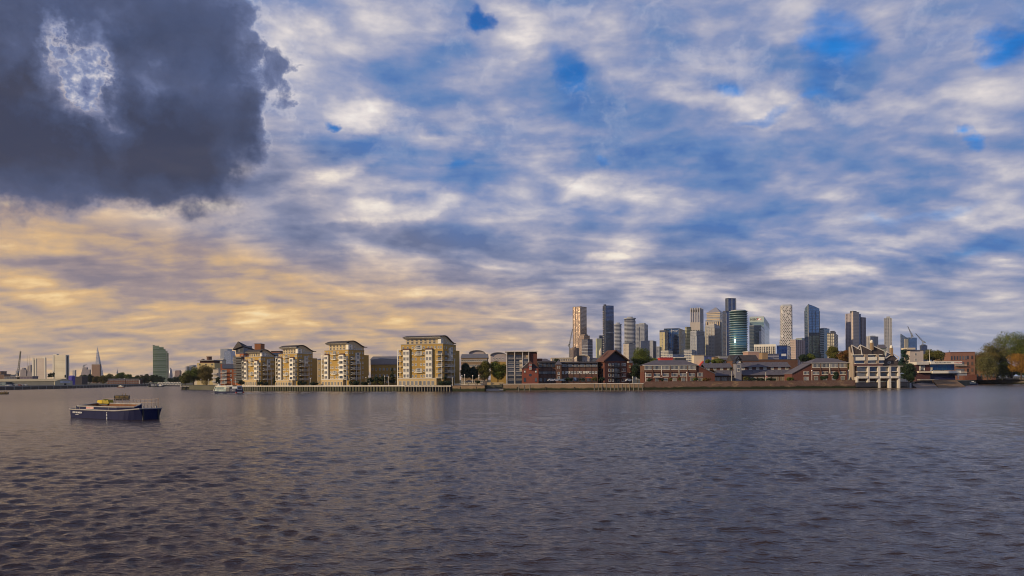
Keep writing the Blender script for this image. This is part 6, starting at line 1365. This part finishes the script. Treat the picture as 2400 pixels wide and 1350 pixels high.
for px, y0_, y1_, Y_, lb in ((1795,872,891,429,'plain pale pole with a small sign before the long low row'), (1061,884,902,441,'tall plain pale pole at the end of the jetty wall'), (820,886,903,484,'plain white pole before the third yellow block')):
    p = at(px, y1_, Y_); h = (y1_-y0_)*Y_/F; t = thing('pole', lb, 'pole', (p.x, p.y, p.z)); MB().tube((0,0,-.5), (0,0,h), .14, .10, 6).build('post', WHITE, t)
    if px == 1795: MB().cb(.2, -.2, h*.35, 1.3, .08, .8).build('sign', mat('pink_sign', (.5,.22,.20), .6), t)
for i, px in enumerate((471, 489, 516, 527, 543)): lamp(px, 889, 902, 650 if px < 500 else 560, ('white globe lamp beneath the big tree group, %s one' % ('left' if px < 480 else 'right')) if px < 500 else 'white globe lamp before the plain red flats and jetty', None if px < 500 else 'lamps before the plain red flats')
# cars and small things along the road
cg = None
for px, Y_, mi, van, rz, lb in ((1292,434,0,False,.2,'pale car parked left of three on the quay before the dark terrace'), (1304,434,1,False,.1,'pale car parked in the middle of three on the quay'), (1317,434,4,False,-.1,'blue grey car parked right of three on the quay'), (1349,440,4,True,1.3,'teal blue van parked between dark garden bushes'), (1474,436,0,False,.3,'white car parked right of the gabled warehouse'), (1100,447,2,False,.1,'dark car parked behind the white lamps')): car(px, Y_, rz, mi, lb, None, van, z=zat(px, 893.6 if px > 1200 else 897, Y_))
Y = 440; t = thing('canopy', 'orange red fabric canopy before the balcony terrace', 'canopy', (P(1373, Y), Y, zat(1380, 893, Y))); MB().prof([(0,1.9),(1.5,2.3),(1.5,2.1),(0,1.7)][::-1], 0, 4).build('cover', mat('orange_fabric', (.42,.07,.03), .7), t); b = MB(); [b.tube((x,y,-.3),(x,y,1.9),.06,n=5) for x in (.1,3.9) for y in (.1,1.4)]; b.build('frame', DKMET, t)
for px, lb in ((2113,'open white parasol on the terrace beside the concrete house'),):
    p = at(px, 884, 446); t = thing('parasol', lb, 'parasol', (p.x, p.y, p.z)); MB().tube((0,0,-.6), (0,0,2.6), .05, n=6).build('pole', DKMET, t); MB().lathe([(1.7,2.0),(.9,2.4),(.05,2.8)], 8).build('canopy', WHITE, t)
b = MB()
for i in range(16): x = P(2108+i*1.05, 441); b.box(x-.06, x+.06, 441, 441.1, 4.0, 5.3)
b.box(P(2107,441), P(2124,441), 441.0, 441.12, 5.3, 5.42); tag(b.build('railing', WHITE), 'white railing of the terrace beside the concrete house', 'railing')
b = MB(); b.box(P(2107,442), P(2126,442), 440.5, 452, 3.4, 3.98); tag(b.build('terrace_deck', DKMET), kind='structure')
for px in (2126.5,): b = MB(); b.cb(0,0,-3, .8,.6,4.4); tag(b.build('post', PALECONC, loc=(P(px,441), 441.4, 3.2)), 'pale post at the right end of the dark weedy wall', 'post')
t = thing('gauge_board', 'black and white depth gauge board standing in the water by the lime bush', 'gauge board', (P(2136, 436), 436, 0)); MB().box(-1.0, -.1, -.1, .1, -1, 3.0).build('board', mat('gauge_white', (.55,.55,.6), .6), t); MB().box(.0, .7, -.12, .2, -1, 3.4).build('post', BLACK, t)
b = MB()
for i in range(6): b.box(-.95, -.5 if i % 2 else -.2, -.125, -.101, .2+i*.45, .42+i*.45)
b.build('marking', BLACK, t)
# park: lawn and railings
b = MB(); b.face([(P(2290,640),640,GZ+.05),(P(2700,600),600,GZ+.05),(P(2700,720),720,GZ+.9),(P(2300,740),740,GZ+.9)]); tag(b.build('lawn', weathered('grass', (.085,.115,.020), (.06,.085,.018), .9, .1, 2)), kind='structure')
b = MB(); xa, xb = P(2297,638), P(2700,605)
for i in range(90): f = i/89; x, y = xa+(xb-xa)*f, 636-31*f; b.box(x-.07, x+.07, y-.07, y+.07, 4.6, 6.2)
b.prism([(xa,636),(xb,604.8),(xb,605.0),(xa,636.2)], 6.1, 6.22); tag(b.build('railing', DKMET), 'long dark railing along the riverside park wall', 'railing')
b = MB(); xa, xb = P(1062,440.5), P(1134,434)
tag(b.box(xa, xb, 447, 447.3, 3.6, 4.6).build('parapet', CREAM), 'low pale parapet behind the tan river wall', 'parapet')
for px in (1136.5, 1180):
    b = MB(); b.cb(0,0,0, 2.6 if px < 1150 else 1.8, 2, 3.4 if px < 1150 else 1.6); b.cb(0,0,3.4 if px < 1150 else 1.6, 3.0 if px < 1150 else 2.1, 2.3, .4)
    tag(b.build('gate_pier', STONE, loc=(P(px,438), 438.5, 2.5)), 'tall stone gate pier on the left of the slipway' if px < 1150 else 'short stone gate pier on the right of the slipway', 'pier')
# ---------------------------------------------------------------- boats and buoys
def barge():
    # bow to the right; heading found from the two ends of its waterline
    yl, yr = bank(165, 977), bank(372, 985); A = Vector((at(187, 889, yl).x, yl+1, 0)); B = Vector((at(337, 889, yr).x, yr+2.5, 0)); d = B-A; L = d.length; rz = atan2(d.y, d.x)
    t = thing('barge', 'dark blue open barge with a rusty hold, moored in the river', 'barge', ((A.x+B.x)/2, (A.y+B.y)/2, 0), rz); Wd = 6.8; n = 24
    st = []
    for i in range(n+1):
        u = i/n; x = -L/2+L*u; fl = 1.0
        wd = Wd/2*min(1, .72+.28*min(1, u/.08))*(1 if u < .80 else max(.62, 1-((u-.80)/.20)**1.6*.38)); zt = 1.62+.10*max(0, (.12-u)/.12)+.42*max(0, (u-.72)/.28)**1.5
        wb = wd*(.95 if u < .85 else .95-.35*((u-.85)/.15)); st.append((x, wd, wb, zt))
    hm = weathered('navy_hull', (.004,.007,.045), (.010,.014,.060), .65, .5, 2.5, 1.6, .15); rim = weathered('grey_deck_edge', (.40,.38,.36), (.24,.22,.21), .7, .6, 3); rust = weathered('rusty_hold', (.23,.095,.040), (.12,.055,.030), .85, .7, 3, 1.2)
    b = MB()
    for (x0,w0,b0,z0), (x1,w1,b1,z1) in zip(st, st[1:]):
        for s in (-1, 1):
            f = [(x0, s*b0, -.7), (x1, s*b1, -.7), (x1, s*w1, z1), (x0, s*w0, z0)]; b.face(f if s < 0 else f[::-1])
        b.face([(x0,-b0,-.7), (x0,b0,-.7), (x1,b1,-.7), (x1,-b1,-.7)])
    x,w,bb,z = st[0]; b.face([(x,-bb,-.7), (x,-w,z), (x,w,z), (x,bb,-.7)]); x,w,bb,z = st[-1]; b.face([(x,-bb,-.7), (x,bb,-.7), (x,w,z), (x,-w,z)][::1])
    b.build('hull', hm, t)
    # side decks, coaming and hold
    iw = 1.0; x0h, x1h = -L/2+L*.07, -L/2+L*.80; dk = MB()
    for (x0,w0,b0,z0), (x1,w1,b1,z1) in zip(st, st[1:]):
        if x1 <= x0h+.01 or x0 >= x1h-.01: dk.face([(x0,-w0,z0),(x1,-w1,z1),(x1,w1,z1),(x0,w0,z0)])
        else:
            for s in (-1, 1):
                f = [(x0,s*w0,z0),(x1,s*w1,z1),(x1,s*(w1-iw),z1),(x0,s*(w0-iw),z0)]; dk.face(f if s < 0 else f[::-1])
    dk.build('deck', weathered('worn_deck', (.16,.14,.14), (.09,.085,.09), .8, .6, 3), t)
    r = MB()
    for s in (-1, 1): r.path([(x, s*w, z+.02) for x, w, bb, z in st], .13, 6)
    r.path([(st[0][0], -st[0][1], st[0][3]), (st[0][0], st[0][1], st[0][3])], .13, 6); r.path([(st[-1][0], -st[-1][1], st[-1][3]), (st[-1][0], st[-1][1], st[-1][3])], .10, 6); r.build('gunwale', rim, t)
    ch = .62; hc = lambda y: ch+.42*(1 if y > 0 else 0); wi = Wd/2-iw; c = MB(); zc = 1.62
    poly = [(x0h, -wi*.8), (x0h+1, -wi), (x1h-2.2, -wi), (x1h+.6, -wi*.25), (x1h+.6, wi*.25), (x1h-2.2, wi), (x0h+1, wi), (x0h, wi*.8)]
    n_ = len(poly)
    ci, co = MB(), MB(); cap = MB()
    for i in range(n_):
        (xa, ya), (xb, yb) = poly[i], poly[(i+1)%n_]; co.face([(xa,ya,zc-.4),(xb,yb,zc-.4),(xb,yb,zc+hc(yb)),(xa,ya,zc+hc(ya))]); k = .965
        ci.face([(xb*k,yb*k,-.3),(xa*k,ya*k,-.3),(xa*k,ya*k,zc+hc(ya)),(xb*k,yb*k,zc+hc(yb))]); cap.tube((xa*.985,ya*.985,zc+hc(ya)+.03),(xb*.985,yb*.985,zc+hc(yb)+.03),.13,n=6)
    ci.face([(x*.96, y*.96, -.28) for x, y in poly]); co.build('coaming', hm, t); ci.build('hold', rust, t); cap.build('coaming_rail', rim, t)
    for i in range(9):
        xx = x0h+1.5+i*(x1h-x0h-4)/8; MB().box(xx-.05, xx+.05, wi*.945-.12, wi*.945, -.2, zc+ch-.05).build('rib', rust, t)
    # text, draught marks, placard
    ink = mat('white_lettering', (.75,.75,.75), .5)
    sx = -L/2+L*.075; wy = lambda x: -(min(st, key=lambda q: abs(q[0]-x))[1]); lt = lettering('PORT OF LONDON', .42, ink, t, (sx+L*.045, wy(sx+1)+.02, 1.06), R(-1.0), .012, 'LEFT', bold=.012)
    lettering('AUTHORITY', .24, ink, t, (sx+L*.085, wy(sx+1)+.06, .68), R(-1.0), .012, 'LEFT'); lt.data.materials[0] = ink
    for i in range(5): MB().box(L*.135, L*.135+.20, -Wd/2*.995-.03, -Wd/2*.97, .05+i*.27, .05+i*.27+.15).build('draught_mark', ink, t)
    MB().box(-L*.245, -L*.13, -wi-.08, -wi-.01, zc+.16, zc+.56).build('placard', weathered('pinkish_placard', (.62,.46,.44), (.52,.38,.36), .6), t); pm = t.children[-1]
    MB().box(-L*.24, -L*.135, -wi-.10, -wi-.081, zc+.30, zc+.42).build('red_line', REDP, t)
    for xx in (-L*.35, -L*.19, L*.10): MB().cb(xx, -wi-.05, zc+.0, .10, .08, .55).build('bracket', rim, t)
    # bow fender legs and bulwark
    [MB().box(L/2-.12, L/2+.12, a, a+.3, -.6, 2.0).build('stem_post', BLACK, t) for a in (-1.6, 1.3)]
    MB().tube((L/2-.3, -1.2, 2.05), (L/2-.3, -1.2, 2.5), .16, n=8).tube((L/2-.3, 1.2, 2.05), (L/2-.3, 1.2, 2.5), .16, n=8).build('bollard', rim, t)
    MB().tube((-L/2+.7, -1.6, 1.6), (-L/2+.7, -1.6, 2.2), .16, n=8).tube((-L/2+.7, 1.6, 1.6), (-L/2+.7, 1.6, 2.2), .16, n=8).build('bollard', rim, t)
    ty = MB(); m_ = 14
    for i in range(m_):
        a0, a1 = 2*pi*i/m_, 2*pi*(i+1)/m_; ty.tube((-L/2+.15, -1.9+.38*cos(a0), .75+.38*sin(a0)), (-L/2+.15, -1.9+.38*cos(a1), .75+.38*sin(a1)), .13, n=6)
    ty.build('tyre_fender', TYRE, t, loc=(-.25, 0, 0))
    for a, bq, nn in ((-L*.40, L*.44, 17),):
        rl = MB(); yb = Wd/2-.12
        for i in range(nn):
            xx = a+(bq-a)*i/(nn-1); zt = 1.62+.42*max(0, ((xx+L/2)/L-.72)/.28)**1.5; yb_ = min(yb, min(st, key=lambda q: abs(q[0]-xx))[1]-.12); rl.tube((xx, yb_, zt), (xx, yb_, zt+2.0), .045, n=5)
        for h in (1.35, 1.97): rl.path([(a+(bq-a)*i/(nn-1), min(yb, min(st, key=lambda q: abs(q[0]-(a+(bq-a)*i/(nn-1))))[1]-.12), 1.62+h+.42*max(0, (((a+(bq-a)*i/(nn-1))+L/2)/L-.72)/.28)**1.5) for i in range(nn)], .035, 4)
        rl.build('railing', weathered('rail_paint', (.34,.26,.20), (.22,.17,.14), .7), t)
    rl = MB(); rl.path([(-L*.40, Wd/2-.12, 3.59), (-L/2+.5, Wd/2-1.4, 2.3), (-L/2+.2, 0, 2.3)], .03, 4); rl.tube((-L*.45, Wd/2-.75, 1.6), (-L*.45, Wd/2-.75, 2.56), .035, n=4); rl.build('railing', bpy.data.materials['rail_paint'], t)
    # life raft like yellow canister lying on the far deck
    q_ = t.location.copy(); Mx = Matrix.Translation(q_) @ Matrix.Rotation(rz, 4, 'Z'); y_ = thing('workboat_cover', 'bright yellow covered bundle lying on the far side deck of the barge', 'cover', Mx @ Vector((-L*.36, Wd/2-.8, 2.35)), rz)
    yl_ = weathered('yellow_fabric', (.55,.40,.015), (.42,.30,.01), .55, .8, 3)
    b = MB(); b.profy([(-1.9,.30),(-1.9,.85),(-1.3,.98),(-.1,.96),(.0,.30)], -.55, .55); b.build('tarpaulin', yl_, y_)
    b = MB(); b.profy([(.02,.30),(.02,1.0),(.3,1.15),(.6,1.0),(1.4,.86),(1.9,1.04),(2.25,.95),(2.5,.36),(2.2,.27)], -.5, .5); b.build('folded_section', weathered('dull_yellow_fabric', (.36,.28,.02), (.26,.20,.015), .6, .8, 3), y_)
    MB().box(-1.8, 2.2, -.6, .6, .0, .20).box(-1.5,-1.35,-.3,-.15,-.7,0).box(-1.5,-1.35,.15,.3,-.7,0).box(1.7,1.85,-.3,-.15,-.7,0).box(1.7,1.85,.15,.3,-.7,0).box(-1.5, -1.3, -.5, .5, .2, .29).box(1.6, 1.8, -.5, .5, .2, .29).build('cradle', DKMET, y_)
barge()
def buoy(px0, px1, py, label, wd=1.3):
    Y = bank((px0+px1)/2, py); a, b_ = at(px0, 889, Y), at(px1, 889, Y); L = (b_.x-a.x); t = thing('mooring_buoy', label, 'buoy', ((a.x+b_.x)/2, Y, 0), R(14), 'drum shaped mooring buoys')
    ym = weathered('rusty_yellow', (.33,.22,.06), (.10,.06,.03), .7, .9, 3); r = L*.17
    MB().tube((-L/2, 0, r*.75), (L/2, 0, r*.75), r, n=16).build('drum', ym, t)
    b = MB()
    for s in (-.5, -.17, .17, .5): b.tube((L*s-.07, 0, r*.75), (L*s+.07, 0, r*.75), r*1.07, n=16)
    b.build('band', DKMET, t); MB().box(-L*.4, L*.4, -r*.5, r*.5, r*1.70, r*1.80).build('top_plate', DKMET, t)
    for s in (.02, .25): MB().tube((L*s, 0, r*1.8), (L*s, 0, r*2.5), .10, n=6).tube((L*s-.18, 0, r*2.5), (L*s+.18, 0, r*2.5), .10, n=6).build('bollard', ym, t)
    b = MB(); [b.tube((L*(-.45+.1*i), -r*1.06, r*.32), (L*(-.38+.1*i), -r*1.06, r*.32), .10, n=6) for i in range(9)]; b.build('fender', TYRE, t)
buoy(270.5, 301, 936, 'rusty yellow drum shaped buoy floating just behind the blue barge')
buoy(2, 18, 924, 'small brown drum buoy floating at the far left edge of the water')
def hull(L, W, zt, bow=.22, flare=1.15, n=16):
    b = MB(); st = []
    for i in range(n+1):
        u = i/n; w = W/2*(1 if u < 1-bow else max(.03, 1-((u-1+bow)/bow)**1.8)); w *= min(1, .85+.15*u/.1); z = zt*(1+.30*max(0, (u-.6)/.4)**1.5); st.append((-L/2+L*u, w, w/flare, z))
    for (x0,w0,b0,z0), (x1,w1,b1,z1) in zip(st, st[1:]):
        for s in (-1, 1): f = [(x0,s*b0,-.4),(x1,s*b1,-.4),(x1,s*w1,z1),(x0,s*w0,z0)]; b.face(f if s < 0 else f[::-1])
        b.face([(x0,-w0,z0-.02),(x1,-w1,z1-.02),(x1,w1,z1-.02),(x0,w0,z0-.02)])
    x,w,bb,z = st[0]; b.face([(x,-bb,-.4),(x,-w,z),(x,w,z),(x,bb,-.4)]); return b
# passenger boat near the jetty, seen from astern with its bow to the left
Y = bank(540, 922.5); p = at(532, 889, Y); L = 82*Y/F; t = thing('passenger_boat', 'navy and white glass sided passenger boat heading left below the orange flats', 'boat', (p.x, Y, 0), R(180-30)); L *= 1.05
HN = mat('navy_boat', (.012,.018,.06), .35); hull(L, 6.2, 1.3).build('hull', HN, t)
gl = facade('boat_glass', 1.9, 2.4, (.20,.21,.20), (.22,.28,.24), (.34,.40,.34), (.06,.94), (.05,.95), .5, .15)
b = MB(); b.prof([(-2.6,1.3),(2.6,1.3),(1.9,3.7),(-1.9,3.7)][::-1], -L*.10, L*.36); b.build('saloon', gl, t); MB().box(-L*.10, L*.36, -2.1, 2.1, 3.71, 4.05).build('roof', WHITE, t)
b = MB(); b.tube((-L*.10,-2.2,4.3),(L*.34,-2.2,4.3),.24,n=8).tube((-L*.10,2.2,4.3),(L*.34,2.2,4.3),.24,n=8).tube((L*.34,-2.2,4.3),(L*.42,-2.3,1.5),.2,n=6).tube((L*.34,2.2,4.3),(L*.42,2.3,1.5),.2,n=6); b.build('frame_tube', WHITE, t)
MB().lathe([(.75,4.2),(.8,4.8),(.3,5.2)], 10, cx=L*.33).build('radar_dome', WHITE, t); MB().tube((L*.30,0,4.05),(L*.40,0,6.6),.12,n=5).build('mast', WHITE, t)
MB().box(-L*.24, -L*.11, -2.4, 2.4, 1.31, 3.6).build('wheelhouse', DKMET, t); MB().box(-L*.25, -L*.10, -2.6, 2.6, 3.61, 3.85).build('wheelhouse_roof', WHITE, t)
MB().box(-L*.49, -L*.27, -2.6, 2.6, 1.305, 2.9).build('aft_cabin', HN, t); MB().box(-L*.505, -L*.491, -1.7, 1.7, 2.2, 4.3).box(-L*.49, -L*.30, -1.7, 1.7, 2.905, 4.0).build('aft_frame', PALEM, t); MB().box(-L*.512, -L*.506, -1.2, 1.2, 2.6, 3.7).build('aft_window', GLASS, t)
MB().box(-L*.515, -L*.502, -1.7, 1.7, .55, 1.05).build('name_board', WHITE, t)
for s in (-1, 1): MB().box(-L*.515, -L*.502, s*2.3-.45, s*2.3+.45, .3, 1.0).build('stern_light_panel', REDP, t)
# wake
rng = np.random.default_rng(3); b = MB()
for i in range(150):
    u = rng.random()**1.5; x = 575+u*360; y_ = 921+rng.normal(0, 1.6)-u*1.5; Y_ = bank(x, y_) if y_ > 917.5 else None
    if not Y_: continue
    q_ = at(x, 889, Y_); w = rng.uniform(.8, 3.8)*(1-.5*u); h = rng.uniform(.3, 1.1); k = 7
    b.face([(q_.x+w*cos(2*pi*j/k)*rng.uniform(.6,1.1), q_.y+h*sin(2*pi*j/k)*rng.uniform(.6,1.1)*2, .16+.02*rng.random()) for j in range(k)])
for i in range(60):
    x = rng.uniform(498, 590); y_ = 922.5+rng.normal(0, .7)+(.7 if x < 560 else 0); Y_ = bank(x, y_); q_ = at(x, 889, Y_); w = rng.uniform(.8, 2.4); k = 7
    b.face([(q_.x+w*cos(2*pi*j/k)*rng.uniform(.6,1.1), q_.y+1.4*sin(2*pi*j/k)*rng.uniform(.6,1.1), .17+.02*rng.random()) for j in range(k)])
tag(b.build('wake_foam', weathered('foam', (.62,.60,.58), (.45,.43,.42), .7)), 'broken white foam trailing behind the passenger boat', 'foam', kind='stuff')
# small white boats in the distance
def cruiser(px0, px1, py, label, rz, hullm, cab):
    Y = bank((px0+px1)/2, py); L = (px1-px0)*Y/F*1.02; p = at((px0+px1)/2, 889, Y); t = thing('river_boat', label, 'boat', (p.x, Y, 0), rz)
    hull(L, L*.26, L*.09).build('hull', hullm, t); h = L*.09; MB().box(-L*.30, L*.22, -L*.11, L*.11, h+.005, h+L*.11).build('cabin', cab, t); MB().box(-L*.33, L*.25, -L*.12, L*.12, h+L*.11+.005, h+L*.13).build('roof', WHITE, t)
    MB().box(-L*.28, L*.20, -L*.112, L*.112, h+L*.045, h+L*.09).build('window_band', GLASS, t); MB().box(-L*.02, L*.12, -L*.06, L*.06, h+L*.135, h+L*.19).build('wheelhouse', WHITE, t)
cruiser(273.5, 293, 908.5, 'white passenger launch far off in front of the brick terraces', R(165), RBRICK, WHITE); cruiser(345, 352, 906.5, 'tiny white boat left of the floating pontoon', R(80), WHITE, WHITE)
cruiser(2262, 2293, 902, 'dark trip boat moored below the park wall, right of the ramp', R(5), HN, weathered('pale_green_awning', (.40,.46,.42), (.3,.36,.33)))
# ---------------------------------------------------------------- air between the camera and the far city
def haze():
    b = MB(); b.box(-9500, 9500, -40, 8200, -6, 420); m = bpy.data.materials.new('haze_air'); m.use_nodes = True; n = m.node_tree; n.nodes.clear()
    v = n.nodes.new('ShaderNodeVolumePrincipled'); v.inputs['Color'].default_value = (.82,.86,.95,1); v.inputs['Density'].default_value = .000026; v.inputs['Anisotropy'].default_value = .1
    o = n.nodes.new('ShaderNodeOutputMaterial'); n.links.new(v.outputs[0], o.inputs['Volume']); tag(b.build('haze', m), kind='stuff')
haze()
